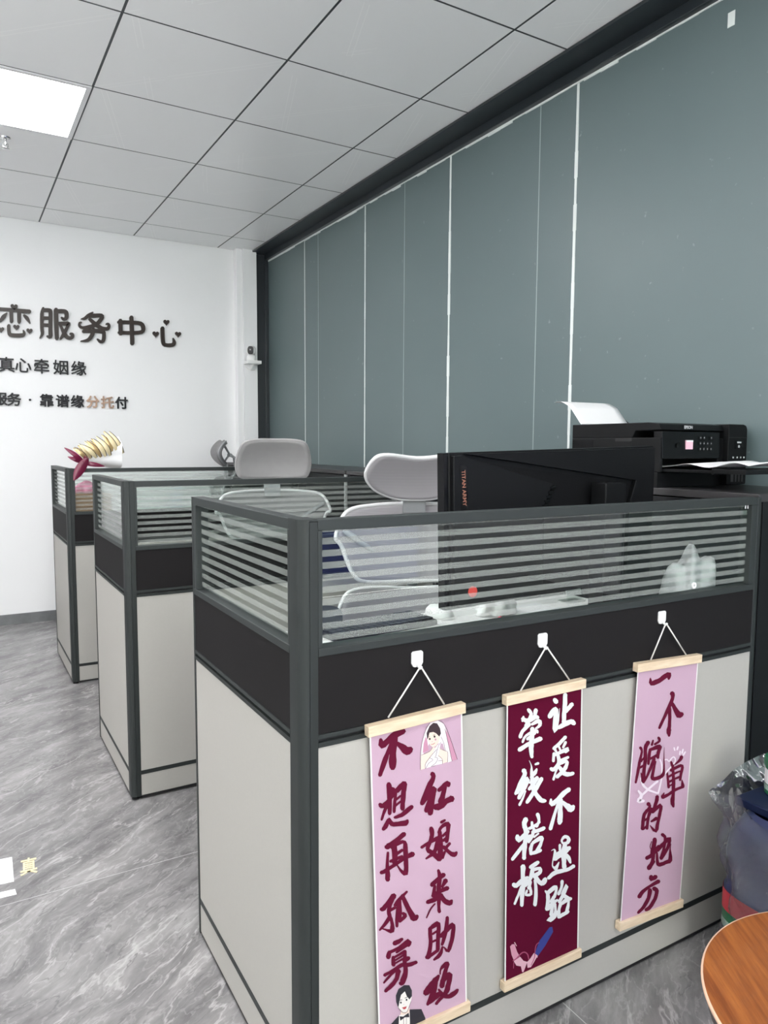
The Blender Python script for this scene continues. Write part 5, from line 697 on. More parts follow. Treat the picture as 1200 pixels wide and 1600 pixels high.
ART = {'bride': [('veil', 'p', '248 72 428 83 558 -6 670 -257 876 -753 744 -761 657 -769 542 -377 243 -315 119 -469 50 -770 52 -536 75 -280 156 -45'), ('rose', 'p', '581 -102 692 -279 876 -753 755 -759 685 -489'), ('rose', 'p', '157 -171 189 -223 224 -437 98 -465 117 -289'), ('skin', 'p', '62 -502 245 -465 307 -401 436 -428 588 -524 653 -566 651 -754 537 -761 333 -734 165 -769 55 -773'), ('veil', 'p', '403 -394 499 -341 438 -593 525 -667 537 -766 398 -757 154 -771 158 -677 226 -619 288 -560'), ('skin', 'p', '199 -189 240 -107 324 -96 432 -154 481 -237 445 -339 392 -391 318 -403 254 -344 216 -255'), ('hair', 'p', '189 -223 177 -103 239 11 322 58 407 32 473 -71 496 -176 459 -228 389 -154 325 -114 240 -111 210 -209'), ('hair', 'p', '267 -234 264 -246 254 -252 241 -249 231 -239 227 -226 231 -214 241 -208 253 -210 263 -220'), ('hair', 'p', '375 -211 371 -224 360 -230 346 -227 335 -216 330 -202 334 -189 345 -182 359 -185 370 -196'), ('hair', 's', '213 -189 212 -186 216 -191 214 -184 234 -190 232 -183 253 -189 251 -182 255 -187 254 -184'), ('hair', 's', '313 -178 312 -175 317 -179 313 -173 343 -172 339 -165 370 -164 366 -158 371 -162 369 -159'), ('rose', 'p', '309 -292 308 -297 303 -300 298 -299 294 -295 292 -289 294 -284 298 -281 303 -283 307 -287'), ('rose', 'p', '395 -269 391 -281 381 -287 368 -284 358 -274 354 -261 358 -249 368 -243 381 -245 391 -256'), ('lips', 's', '271 -336 272 -333 274 -339 275 -332 286 -342 286 -335 302 -347 301 -338 319 -349 315 -339 336 -343 330 -335 352 -335 346 -328 362 -329 357 -322 363 -326 361 -323'), ('line', 's', '249 75 251 73 245 74 251 69 220 48 226 43 185 9 192 4 152 -43 159 -47 122 -114 129 -117 94 -195 101 -198 72 -279 79 -281 58 -365 65 -367 50 -451 57 -453 45 -534 53 -536 44 -625 52 -627 46 -710 54 -712 48 -770 55 -771 50 -773 54 -773'), ('line', 's', '425 83 426 85 427 80 429 85 461 63 464 69 508 38 512 42 555 -7 561 -5 598 -78 605 -77 641 -168 648 -167 689 -280 696 -279 754 -443 761 -443 823 -624 831 -623 872 -753 880 -752 875 -755 879 -755'), ('line', 's', '579 -99 582 -99 577 -102 585 -102 606 -209 613 -209 645 -356 653 -356 681 -489 688 -490 710 -600 718 -600 734 -694 742 -694 751 -758 759 -759 754 -761 757 -761'), ('line', 's', '494 -238 497 -237 494 -241 500 -239 513 -278 520 -277 539 -330 545 -329 560 -382 567 -381 574 -435 581 -436 583 -488 591 -489 589 -525 597 -526 592 -528 595 -528'), ('line', 's', '65 -496 64 -493 69 -498 66 -491 120 -491 117 -485 190 -481 187 -475 247 -468 243 -462 280 -446 274 -440 299 -421 292 -416 311 -403 304 -399 310 -400 307 -398'), ('line', 's', '475 -464 477 -462 478 -467 480 -462 508 -483 511 -478 549 -506 552 -500 586 -527 589 -521 615 -538 617 -533 636 -547 641 -543 650 -570 657 -570 654 -629 661 -630 650 -701 658 -703 647 -753 655 -755 649 -756 653 -757'), ('line', 's', '405 -455 407 -457 401 -455 407 -460 364 -483 369 -489 312 -522 318 -528 264 -562 270 -567 221 -601 227 -606 182 -639 189 -644 155 -675 162 -679 145 -711 153 -713 148 -744 155 -745 151 -766 158 -767 153 -769 156 -769'), ('line', 's', '499 -338 502 -340 496 -338 501 -343 478 -352 484 -357 455 -374 461 -378 432 -408 439 -411 410 -468 417 -471 390 -538 397 -541 376 -587 383 -591 377 -591 380 -592'), ('line', 's', '243 -587 244 -585 245 -590 248 -585 272 -604 274 -599 304 -624 309 -619 318 -639 325 -642 298 -651 303 -657 259 -663 264 -669 224 -680 230 -686 198 -710 204 -715 176 -743 183 -748 161 -767 168 -771 162 -770 165 -772'), ('line', 's', '349 -592 350 -590 352 -595 353 -589 377 -605 378 -600 408 -620 411 -615 424 -636 432 -636 418 -660 425 -664 398 -689 404 -694 373 -713 378 -719 337 -732 341 -738 297 -746 302 -752 277 -758 284 -759 303 -766 302 -759 346 -766 344 -759 377 -765 375 -759 380 -763 379 -760'), ('line', 's', '434 -582 436 -580 436 -586 440 -581 462 -607 466 -603 496 -637 501 -633 522 -667 528 -666 531 -702 539 -703 533 -739 541 -741 534 -765 541 -767 536 -768 539 -769'), ('line', 's', '436 -685 436 -682 440 -688 439 -681 483 -695 482 -688 526 -702 525 -696 529 -701 528 -698')], 'groom': [('skin', 'p', '-323 -5299 -141 -5310 -126 -5469 -336 -5382'), ('suit', 'p', '-556 -5485 -364 -5370 -342 -5595 -376 -5644 -651 -5526'), ('suit', 'p', '-134 -5351 130 -5450 220 -5665 221 -5808 150 -5868 -137 -5746'), ('paper', 'p', '-364 -5364 -253 -5404 -133 -5415 -120 -5753 -376 -5644'), ('suit', 'p', '-353 -5394 -273 -5433 -155 -5404 -137 -5503 -238 -5463 -335 -5490'), ('line', 's', '-268 -5471 -264 -5472 -270 -5473 -262 -5476 -269 -5575 -261 -5578 -268 -5677 -260 -5681 -266 -5681 -262 -5683'), ('line', 's', '-205 -5484 -201 -5486 -207 -5486 -199 -5490 -206 -5595 -198 -5599 -205 -5704 -197 -5708 -203 -5708 -199 -5710'), ('paper', 'p', '-367 -5067 -326 -4983 -243 -4940 -144 -5093 -87 -5103 -107 -5197 -142 -5272 -197 -5370 -281 -5348 -351 -5249 -400 -5192 -405 -5152'), ('suit', 'p', '-429 -5079 -437 -4951 -383 -4847 -258 -4818 -146 -4862 -88 -4989 -87 -5103 -140 -5146 -200 -5058 -243 -4946 -326 -4983 -353 -5072 -380 -5200 -410 -5137'), ('suit', 'p', '-309 -5141 -312 -5152 -321 -5156 -333 -5151 -343 -5139 -346 -5125 -343 -5114 -334 -5110 -322 -5115 -312 -5127'), ('suit', 'p', '-185 -5135 -188 -5147 -199 -5151 -211 -5146 -221 -5134 -225 -5119 -221 -5107 -211 -5103 -199 -5108 -189 -5120'), ('suit', 's', '-371 -5075 -372 -5070 -366 -5079 -368 -5068 -334 -5085 -337 -5073 -303 -5092 -306 -5079 -298 -5090 -300 -5084'), ('suit', 's', '-245 -5083 -248 -5076 -239 -5086 -245 -5072 -204 -5084 -210 -5071 -169 -5081 -174 -5070 -167 -5078 -169 -5073'), ('lips', 'p', '-307 -5240 -198 -5255 -219 -5298 -261 -5297'), ('rose', 's', '-278 -5194 -279 -5190 -274 -5196 -277 -5188 -265 -5197 -268 -5188 -256 -5197 -259 -5189 -254 -5195 -255 -5191'), ('line', 's', '-408 -5149 -404 -5149 -409 -5152 -401 -5152 -400 -5176 -392 -5176 -387 -5209 -379 -5209 -369 -5244 -362 -5243 -343 -5283 -337 -5280 -313 -5321 -308 -5317 -283 -5351 -280 -5345 -252 -5370 -251 -5362 -221 -5379 -224 -5370 -194 -5374 -200 -5366 -171 -5348 -179 -5341 -153 -5310 -161 -5304 -138 -5275 -146 -5269 -123 -5245 -131 -5239 -111 -5218 -119 -5212 -103 -5200 -111 -5194 -104 -5196 -108 -5193')], 'hands': [('pinksleeve', 'p', '-805 -4976 -757 -4945 -688 -4967 -614 -5158 -541 -5281 -688 -5332 -761 -5168'), ('pinkskin', 'p', '-698 -5328 -531 -5293 -438 -5417 -335 -5480 -392 -5597 -434 -5666 -466 -5654 -504 -5514 -625 -5452'), ('pinkskin', 'p', '-345 -5484 -256 -5436 -157 -5349 -62 -5458 -151 -5557 -230 -5634 -321 -5616'), ('blue', 'p', '-136 -5365 -11 -5131 262 -4930 336 -4948 365 -5066 150 -5304 -51 -5462'), ('pinkskin', 'p', '-140 -5363 -52 -5445 -61 -5492 -134 -5431'), ('string', 's', '-723 -5320 -730 -5309 -710 -5325 -725 -5300 -684 -5322 -700 -5296 -648 -5317 -666 -5290 -609 -5306 -631 -5279 -568 -5285 -593 -5259 -528 -5261 -552 -5234 -492 -5244 -513 -5217 -462 -5240 -477 -5211 -438 -5242 -444 -5215 -416 -5251 -410 -5227 -390 -5268 -375 -5251 -365 -5292 -342 -5281 -344 -5319 -316 -5318 -329 -5358 -299 -5363 -318 -5402 -289 -5409 -310 -5434 -282 -5440 -301 -5445 -288 -5448'), ('string', 's', '-26 -5158 -19 -5168 -38 -5155 -22 -5176 -59 -5161 -43 -5182 -88 -5170 -69 -5190 -112 -5189 -90 -5206 -126 -5219 -102 -5232 -134 -5255 -109 -5267 -140 -5297 -116 -5308 -143 -5348 -120 -5358 -145 -5404 -122 -5414 -153 -5455 -133 -5467 -180 -5506 -162 -5519 -214 -5554 -198 -5566 -238 -5587 -223 -5598 -237 -5594 -230 -5599'), ('string', 's', '-701 -5344 -692 -5348 -707 -5348 -687 -5357 -709 -5412 -691 -5420 -711 -5476 -695 -5483 -707 -5483 -700 -5486'), ('pinkskin', 's', '-698 -4921 -689 -4920 -699 -4930 -679 -4928 -673 -4976 -654 -4974 -646 -5021 -629 -5019 -637 -5028 -629 -5027')]}

# ---------------------------------------------------------------- the room
CEIL = 2.6584
YB, XL, XG, YR = 5.435, -2.2, 2.14, -3.0
XR2 = 4.6                                             # the wider rear of the room
XG_END = 0.30
f = MB().box(XL, XR2, YR, YB + 0.1, -0.06, 0.0, M_FLOOR)
struct(f, 'floor')
# ceiling: one suspended field of 0.6 m metal tiles in a dark grid
c = MB()
gx0, gy0 = 0.5573, 2.7043
g = 0.0035
nx = range(-9, 8)
ny = range(-11, 6)
cells = []
for i in nx:
    for j in ny:
        x0, x1 = gx0 + 0.6 * i, gx0 + 0.6 * (i + 1)
        y0, y1 = gy0 + 0.6 * j, gy0 + 0.6 * (j + 1)
        x0c, x1c = max(x0, XL), min(x1, XR2)
        y0c, y1c = max(y0, YR), min(y1, YB)
        if x1c - x0c < 0.02 or y1c - y0c < 0.02:
            continue
        if any(x0 < px < x1 and y0 < py < y1 for px, py in PANEL_SPOTS):
            continue
        c.box(x0c + g * 1.35, x1c - g * 1.35, y0c + g * 1.35, y1c - g * 1.35, CEIL, CEIL + 0.0008, M_TILE)
struct(c, 'ceiling')
struct(MB().box(XL, XR2, YR, YB + 0.1, CEIL + 0.001, CEIL + 0.10, M_GRID), 'trim_1')       # dark void behind the open joints
b = MB().box(XL, XR2, YB, YB + 0.12, 0, CEIL + 0.1, M_WALL)
struct(b, 'wall_back')
# the unseen left wall, with a row of windows added to brighten the room
wl = MB()
ADDED_LWINS = [(-2.2, -0.6), (0.0, 1.6), (2.2, 3.8)]
LZ0, LZ1 = 1.55, 2.10
wl.box(XL - 0.12, XL, YR, YB + 0.12, 0, LZ0, M_WALL).box(XL - 0.12, XL, YR, YB + 0.12, LZ1, CEIL + 0.1, M_WALL)
for a, b2 in zip([YR] + [w[1] for w in ADDED_LWINS], [w[0] for w in ADDED_LWINS] + [YB + 0.12]):
    wl.box(XL - 0.12, XL, a, b2, LZ0, LZ1, M_WALL)
struct(wl, 'wall_left')
for k, (a, b2) in enumerate(ADDED_LWINS):
    wf = MB()
    x0, x1 = XL - .09, XL - .04
    wf.box(x0, x1, a, b2, LZ0, LZ0 + .05, M_ALU).box(x0, x1, a, b2, LZ1 - .05, LZ1, M_ALU)
    for y in (a, (a + b2) / 2 - .025, b2 - .05):
        wf.box(x0, x1, y, y + .05, LZ0 + .05, LZ1 - .05, M_ALU)
    wo = struct(wf, f'added_window_{k + 4}')
    for y in (a + .05, (a + b2) / 2 + .025):
        MB().box(x0 + .02, x0 + .026, y, y + (b2 - a) / 2 - .075, LZ0 + .05, LZ1 - .05, M_CLEAR).build('pane', wo)
# the wall behind the camera with its glazed double door open to daylight
dx0, dx1, dz1 = 1.98, 3.50, 2.25
r = MB()
ADDED_WINS = [(-2.1, -0.85), (-0.70, 0.55), (0.70, 1.90)]      # windows added in the unseen rear wall to bring in more daylight
WZ0, WZ1 = 0.86, 2.58
r.box(XL, dx0, YR - 0.12, YR, 0, WZ0, M_WALL).box(XL, dx0, YR - 0.12, YR, WZ1, CEIL + 0.1, M_WALL)
for a, b2 in zip([XL] + [w[1] for w in ADDED_WINS], [w[0] for w in ADDED_WINS] + [dx0]):
    r.box(a, b2, YR - 0.12, YR, WZ0, WZ1, M_WALL)
r.box(dx1, XR2 + 0.12, YR - 0.12, YR, 0, CEIL + 0.1, M_WALL)
r.box(dx0, dx1, YR - 0.12, YR, dz1, CEIL + 0.1, M_WALL)
struct(r, 'wall_rear')
d = MB()
d.box(dx0, dx0 + .05, YR - .09, YR - .03, 0, dz1, M_ALU).box(dx1 - .05, dx1, YR - .09, YR - .03, 0, dz1, M_ALU)
d.box(dx0 + .05, dx1 - .05, YR - .09, YR - .03, dz1 - .05, dz1, M_ALU).box(dx0 + .05, dx1 - .05, YR - .09, YR - .03, 0, .05, M_ALU)
for k, (a, b2) in enumerate(ADDED_WINS):
    wf = MB()
    y0, y1 = YR - .09, YR - .04
    wf.box(a, b2, y0, y1, WZ0, WZ0 + .05, M_ALU).box(a, b2, y0, y1, WZ1 - .05, WZ1, M_ALU)
    for x in (a, b2 - .05):
        wf.box(x, x + .05, y0, y1, WZ0 + .05, WZ1 - .05, M_ALU)
    wo = struct(wf, f'added_window_{k + 1}')
    MB().box(a + .05, b2 - .05, y0 + .02, y0 + .026, WZ0 + .05, WZ1 - .05, M_CLEAR).build('pane', wo)
door = struct(d, 'door_1')
MB().box(dx0 + .05, dx1 - .05, YR - .065, YR - .055, .05, dz1 - .05, M_TINT).build('pane', door)
struct(MB().box(XR2, XR2 + 0.12, YR, XG_END, 0, CEIL + 0.1, M_WALL), 'wall_right_rear')
struct(MB().box(XG + 0.02, XR2, XG_END, XG_END + 0.1, 0, CEIL + 0.1, M_WALL), 'wall_return')

# dark door-shaped panel added on the unseen back wall to darken side glass reflections
d2 = MB().box(-1.75, -0.30, YB - .025, YB - .001, 0, 2.15, M_CAB)
d2.box(-1.80, -1.75, YB - .035, YB - .001, 0, 2.20, M_ALU).box(-.30, -.25, YB - .035, YB - .001, 0, 2.20, M_ALU).box(-1.75, -.30, YB - .035, YB - .001, 2.15, 2.20, M_ALU)
struct(d2, 'added_dark_panel')

# right wall: frosted glass partition in a dark aluminium frame
wr = MB().box(XG + 0.03, XG + 0.12, XG_END, YB, 0, CEIL + 0.1, M_FILM)
wall_right = struct(wr, 'wall_right')
seams = [2.176, 3.016, 3.87, 4.66]
edges = [XG_END] + [1.336 - .84, 1.336] + seams + [5.41]
edges = [XG_END, 0.496, 2.176, 3.016, 3.87, 4.726, 5.41]
for a, b2 in zip(edges[:-1], edges[1:]):
    MB().box(XG, XG + 0.028, a + 0.003, b2 - 0.003, 0.06, CEIL - 0.004, M_FILM).build('glass_pane', wall_right)
for y, w in ((2.176, .007), (3.016, .0055), (3.87, .0045), (4.726, .003)):
    s = MB()
    n = 26
    for k in range(n):                               # hand-run bead of sealant, uneven in width
        z0, z1 = 0.06 + (CEIL - .07) * k / n, 0.06 + (CEIL - .07) * (k + 1) / n
        ww = w * random.uniform(0.75, 1.2)
        if y == 3.016 and 9 < k < 22:
            ww = w * random.uniform(0.8, 2.0)
        s.box(XG - 0.0025, XG + 0.004, y - ww, y + ww, z0, z1, M_SEAL)
    s.build('sealant_seam', wall_right)
for y in (2.386, 3.435, 4.512):
    MB().box(XG - 0.0012, XG + 0.004, y - .0022, y + .0022, 0.06, CEIL - 0.01, M_SEAM).build('film_seam', wall_right)
t = MB()                                             # head of the frame, under the ceiling
t.box(2.0, XG + 0.0, XG_END, 5.41, CEIL - 0.014, CEIL - 0.001, M_ALU)
t.box(XG - 0.028, XG - 0.001, XG_END, 5.40, CEIL - 0.05, CEIL - 0.014, M_ALU)
struct(t, 'trim_2', bevel=0.002)
t = MB()                                             # jamb at the far end
t.box(2.032, XG + .028, 5.412, YB, 0, CEIL - 0.014, M_ALU).box(XG - .028, XG - .001, 5.396, 5.412, 0, CEIL - 0.052, M_ALU)
struct(t, 'trim_3', bevel=0.002)
t = MB()
n = 60
for k in range(n):                                   # ragged sealant under the head
    y0, y1 = 0.4 + (5.39 - .4) * k / n, 0.4 + (5.39 - .4) * (k + 1) / n
    t.box(XG - 0.004, XG + 0.003, y0, y1, CEIL - 0.051 - random.uniform(.004, .014), CEIL - 0.0505, M_SEAL)
t.build('head_sealant', wall_right)
MB().obox((XG - .0015, 1.528, 2.531), (0, 1, 0), (0, 0, 1), (1, 0, 0), .012, .022, .001, M_SEAL).build('tape_mark', wall_right)
p = MB()                                             # pilaster and pipe casing in the corner
p.box(1.925, 2.031, 5.36, YB, 0, CEIL, M_WALL)
struct(p, 'pillar')
struct(MB().box(1.878, 1.925, 5.375, YB, 0, CEIL, M_WALL), 'trim_4', bevel=0.004)
sk = MB()
sk.box(XL, -1.80, YB - 0.012, YB, 0.0, 0.068, M_BASE).box(-.25, 1.878, YB - 0.012, YB, 0.0, 0.068, M_BASE)
struct(sk, 'baseboard_back')

# ---------------------------------------------------------------- ceiling lights, sprinkler
for k, (px, py) in enumerate(PANEL_SPOTS):
    lab = ['square white LED ceiling panel glowing over the aisle', 'square LED ceiling panel between the nearest and middle partitions, over the aisle', 'square LED ceiling panel above the photographer', 'square LED ceiling panel by the far end of the added left windows',
           'square LED ceiling panel by the middle of the added left windows', 'square LED ceiling panel by the rear wall over the aisle', 'square LED ceiling panel near the glazed rear door'][k]
    L = thing('ceiling_light', lab, 'ceiling light', (px, py, CEIL - 0.005), 0, 'LED ceiling panels')
    fr = MB()
    for a in ((-.297, .297, -.297, -.277), (-.297, .297, .277, .297), (-.297, -.277, -.277, .277), (.277, .297, -.277, .277)):
        fr.box(*a, 0, .012, M_LFRAME)
    fr.build('frame', L)
    MB().box(-.277, .277, -.277, .277, .002, .010, M_PANEL).build('diffuser', L)
sp = thing('sprinkler', 'small chrome fire sprinkler hanging from a ceiling tile beside the light panel', 'sprinkler', (0.281, 4.05, CEIL))
MB().lathe([(.024, 0), (.022, -.006), (.012, -.008), (.0, -.008)], M_CHROME, n=20, cap=False).build('escutcheon', sp, smooth=40)
MB().lathe([(.006, -.006), (.006, -.03), (.004, -.036)], M_CHROME, n=12).tube([(-.010, 0, -.026), (-.011, 0, -.04), (0, 0, -.05)], .0022, M_CHROME, 6).tube([(.010, 0, -.026), (.011, 0, -.04), (0, 0, -.05)], .0022, M_CHROME, 6).build('frame_arms', sp, smooth=40)
MB().lathe([(.0, -.049), (.018, -.050), (.018, -.0515), (.0, -.0525)], M_CHROME, n=20, cap=False).build('deflector', sp, smooth=40)

# ---------------------------------------------------------------- sign letters on the back wall
def extrude_strip(mb, pts, y0, y1, material):
    n = len(pts)
    vs = [(p[0], y0, p[1]) for p in pts] + [(p[0], y1, p[1]) for p in pts]
    q = strip_faces(n)
    fs = q + [tuple(i + n for i in reversed(a)) for a in q]
    for side in (0, 1):
        idx = list(range(side, n, 2))
        for a, b3 in zip(idx[:-1], idx[1:]):
            fs.append((a, b3, b3 + n, a + n))
    fs += [(0, 1, 1 + n, n), (n - 2, n - 1, 2 * n - 1, 2 * n - 2)]
    mb.add(vs, fs, material)

def heart(cx, cz, r):
    P = []
    for k in range(24):
        t = 2 * PI * k / 24
        P.append((cx + r * 1.0 * (math.sin(t) ** 3) * .95, cz + r * (13 * math.cos(t) - 5 * math.cos(2 * t) - 2 * math.cos(3 * t) - math.cos(4 * t)) / 16))
    return P
for ch, (cx, cz), s, hearts in SIGN:
    mb = MB()
    for k, q in enumerate(s.split('|')):
        extrude_strip(mb, poly_in(q), -0.016 - .0003 * k, -.0002 * k, M_SIGN)
    for hx, hz, hr in hearts:
        mb.prism(heart(hx, hz, abs(hr)), 'y', -0.016, 0.0, M_SIGN)
    o = mb.build('sign_letter', loc=(cx, YB - 0.001, cz))
    tag(o, f'raised bronze wall letter {ch} in the large top row', 'sign letter', 'large wall letters, top row')
def small_letter(ch, x, z, size, mt, bold, lab, grp):
    vs, fs = text_mesh(ch, size, 0.0, 0.006)
    mb = MB()
    for k, (dx, dz) in enumerate(((0, 0), (bold, 0), (-bold, 0), (0, bold), (0, -bold), (bold * .7, bold * .7), (-bold * .7, -bold * .7), (bold * .7, -bold * .7), (-bold * .7, bold * .7))):
        mb.add([(v.x + dx, -v.z - .006 - .00025 * k, v.y + dz) for v in vs], fs, mt)
    o = mb.build('sign_letter', loc=(x, YB - 0.001, z))
    tag(o, lab, 'sign letter', grp)
for k, ch in enumerate('真心牵姻缘'):
    x = [0.332, 0.430, 0.540, 0.658, 0.771][k]
    small_letter(ch, x, 1.722, 0.102, M_SIGN2, 0.0011, f'black wall letter {ch} in the middle row of the sign', 'black wall letters, middle row')
for k, ch in enumerate('服务·靠谱缘分托付'):
    x = [0.286, 0.368, 0.463, 0.564, 0.663, 0.756, 0.855, 0.951, 1.045][k]
    small_letter(ch, x, 1.498, 0.088, M_SIGN3 if ch in '分托' else M_SIGN2, 0.0021, f'bold wall letter {ch} in the bottom row of the sign' if ch != '·' else 'small raised dot between words in the bottom row', 'bold wall letters, bottom row')

# ---------------------------------------------------------------- workstation partitions
X0, YF = 0.4795, 1.0825                # outer faces of the side and the front panel
STEP = 1.407
FRX1, FRX2 = 0.512, 1.703              # front panel between the corner post and the end post
def make_partition():
    """origin on the floor at the corner; x along the front panel, y back along the side panel"""
    T = thing('workstation_partition', '', 'partition', (X0, YF, 0))
    # corner post: rounded outer corner, flat cap
    R = 0.016
    prof = [(R - R * math.cos(t), R - R * math.sin(t)) for t in [k * PI / 2 / 6 for k in range(7)]]
    prof = [(p[0], p[1]) for p in prof] + [(0.0155, 0.0), (0.0155, 0.045), (0.0, 0.045)]
    post = MB().prism([(0, .045)] + [(R - R * math.cos(t), R - R * math.sin(t)) for t in [k * PI / 12 for k in range(7)]] + [(.0165, 0), (.0165, .045)], 'z', .012, 1.085, M_POST)
    post.build('post', T, smooth=35)
    MB().prism([(.0175, 0.0005), (.0325, .0005), (.0325, .045), (.0175, .045)], 'z', .012, 1.0845, M_POST).build('post_strip', T, bevel=.0006)
    MB().prism([(-.0008, .046)] + [(R - (R + .0008) * math.cos(t), R - (R + .0008) * math.sin(t)) for t in [k * PI / 12 for k in range(7)]] + [(.033, -.0008), (.033, .046)], 'z', 1.085, 1.0885, M_POST).build('post_cap', T)
    MB().lathe([(.013, 0.0), (.013, .006), (.006, .008), (.006, .014)], M_BLK, (.016, .02, 0), 16).build('foot', T, smooth=40)
    # end post of the front panel
    ex = FRX2 - X0
    MB().box(ex, ex + .0165, 0, .034, .012, 1.0865, M_POST).build('post', T, bevel=.003)
    MB().lathe([(.010, 0.0), (.010, .006), (.005, .008), (.005, .014)], M_BLK, (ex + .008, .017, 0), 14).build('foot', T, smooth=40)

    def panel(u0, u1, put, end_strip):
        """bands of one panel; put(u0,u1,d0,d1,z0,z1) makes a box at depth d behind the outer face"""
        def bx(mb, a, b_, d0, d1, z0, z1, m_):
            mb.box(*put(a, b_, d0, d1), z0, z1, m_)
            return mb
        rail = MB()
        bx(rail, u0, u1, 0, .030, 1.069, 1.0875, M_RAIL)
        bx(rail, u0, u0 + .008, .0, .030, .872, 1.069, M_RAIL)
        bx(rail, u1 - .022, u1, .0, .030, .872, 1.069, M_RAIL)
        bx(rail, u0, u1, -.001, .030, .858, .872, M_RAIL)
        rail.build('glass_frame', T, bevel=.0012)
        gm = MB()
        bx(gm, u0 + .006, u1 - .020, .013, .018, .870, 1.071, M_CLEAR)
        k = gm.m(M_STRIPE)                          # the frosted stripes are on the outer face only
        gm.mi[0 if end_strip else 2] = k
        gm.build('glass_pane', T)
        bx(MB(), u0, u1, .0015, .0285, .724, .858, M_DARKB).build('dark_board', T)
        mid = MB()
        bx(mid, u0, u1, -.0005, .030, .7165, .7235, M_RAIL)
        bx(mid, u0, u1, .006, .024, .7095, .7165, M_BLK)
        bx(mid, u0, u1, -.0005, .030, .7015, .7100, M_POST)
        mid.build('middle_rail', T)
        bx(MB(), u0, u1, .0015, .0285, .102, .7015, M_WHITEB).build('white_board', T)
        bx(MB(), u0, u1, .0005, .0295, .088, .102, M_POST).build('lower_rail', T)
        bx(MB(), u0, u1, .0015, .0285, .015, .088, M_WHITEB).build('kick_board', T)
        bx(MB(), u0, u1, .003, .027, .006, .015, M_BLK).build('base_rail', T)
    panel(FRX1 - X0, FRX2 - X0, lambda a, b_, d0, d1: (a, b_, d0, d1), False)
    # side panel: runs back from the post; its glass frame is a mirror of the front one
    panel(.045, .612, lambda a, b_, d0, d1: (d0, d1, a, b_), True)
    MB().box(-.0005, .0305, .612, .622, .010, 1.0875, M_POST).build('end_strip', T, bevel=.001)
    MB().lathe([(.011, 0.0), (.011, .006), (.005, .008), (.005, .011)], M_BLK, (.0155, .612, 0), 14).build('foot', T, smooth=40)
    return T
part1 = make_partition()
labels = ['nearest grey framed cubicle partition with the three hanging banners', 'middle cubicle partition with bare white boards and striped glass', 'farthest cubicle partition with a bouquet on its corner']
parts = [part1]
for k in (1, 2):
    c2 = copy_tree(part1)
    c2.location = (X0, YF + STEP * k, 0)
    parts.append(c2)
for o, l in zip(parts, labels):
    tag(o, l, 'partition', 'cubicle partitions in a row')

# ---------------------------------------------------------------- desks
def make_desk():
    T = thing('desk', '', 'desk', (0, 0, 0))
    MB().box(.516, 1.700, 1.116, 1.712, .710, .735, M_DESK).build('desktop', T, bevel=.002)
    MB().box(.516, .541, 1.130, 1.690, .0, .710, M_DESK).build('side_panel', T, bevel=.001)
    MB().box(1.675, 1.700, 1.130, 1.690, .0, .710, M_DESK).build('side_panel', T, bevel=.001)
    MB().box(.541, 1.675, 1.16, 1.178, .30, .710, M_DESK).build('modesty_panel', T)
    return T
desk = make_desk()
desks = [desk]
for k in (1, 2):
    c2 = copy_tree(desk)
    c2.location = (0, STEP * k, 0)
    desks.append(c2)
for o, l in zip(desks, ['white desk behind the nearest partition under the black monitor', 'white desk behind the middle partition', 'white desk behind the farthest partition under the bouquet']):
    tag(o, l, 'desk', 'white cubicle desks')

# ---------------------------------------------------------------- black storage cabinets along the glass wall
def cabinet(name_label, y0, y1, h, ndoor):
    T = thing('storage_cabinet', name_label, 'cabinet', (0, 0, 0), 0, 'black cabinets along the glass wall')
    x0, x1 = 1.735, 2.125
    bod = MB()
    bod.box(x0 + .018, x1, y0, y0 + .018, 0.0, h - .02, M_CAB).box(x0 + .018, x1, y1 - .018, y1, 0.0, h - .02, M_CAB)
    bod.box(x1 - .012, x1, y0 + .018, y1 - .018, 0.0, h - .02, M_CAB).box(x0 + .03, x1 - .012, y0 + .018, y1 - .018, .06, .078, M_CAB)
    bod.box(x0 + .03, x0 + .045, y0 + .018, y1 - .018, 0, .06, M_CAB)
    bod.build('body', T, bevel=.001)
    MB().box(x0 - .004, x1, y0 - .002, y1 + .002, h - .02, h, M_CABTOP).build('top', T, bevel=.0015)
    w = (y1 - y0) / ndoor
    for k in range(ndoor):
        dd = MB().box(x0, x0 + .017, y0 + w * k + .002, y0 + w * (k + 1) - .002, .065, h - .024, M_CAB).build('door', T, bevel=.001)
        MB().box(x0 - .012, x0 - .001, y0 + w * k + .03, y0 + w * k + .04, h * .5, h * .5 + .10, M_BLKG).build('handle', dd)
    return T
cabinet('near black cabinet with the printer on top', 1.100, 1.880, 1.093, 2)
cabinet('middle black cabinet between the printer and the grey end strip', 1.892, 3.322, 1.080, 3)
cabinet('far black cabinet beyond the grey strip reaching the back wall', 3.342, 5.262, 1.080, 4)
tag(MB().box(1.726, 2.12, 3.3245, 3.3385, 0.0, 1.060, M_CABEDGE).build('divider_panel'), 'narrow pale grey upright panel between two black cabinets', 'panel')

# ---------------------------------------------------------------- office chairs
def closed_curve(ctrl, n):
    """smooth closed outline through control points"""
    m = len(ctrl)
    out = []
    for k in range(n):
        t = k * m / n
        i = int(t)
        u = t - i
        p0, p1, p2, p3 = (Vector(ctrl[(i + d) % m]) for d in (-1, 0, 1, 2))
        out.append(.5 * ((2 * p1) + (-p0 + p2) * u + (2 * p0 - 5 * p1 + 4 * p2 - p3) * u * u + (-p0 + 3 * p1 - 3 * p2 + p3) * u ** 3))
    return out

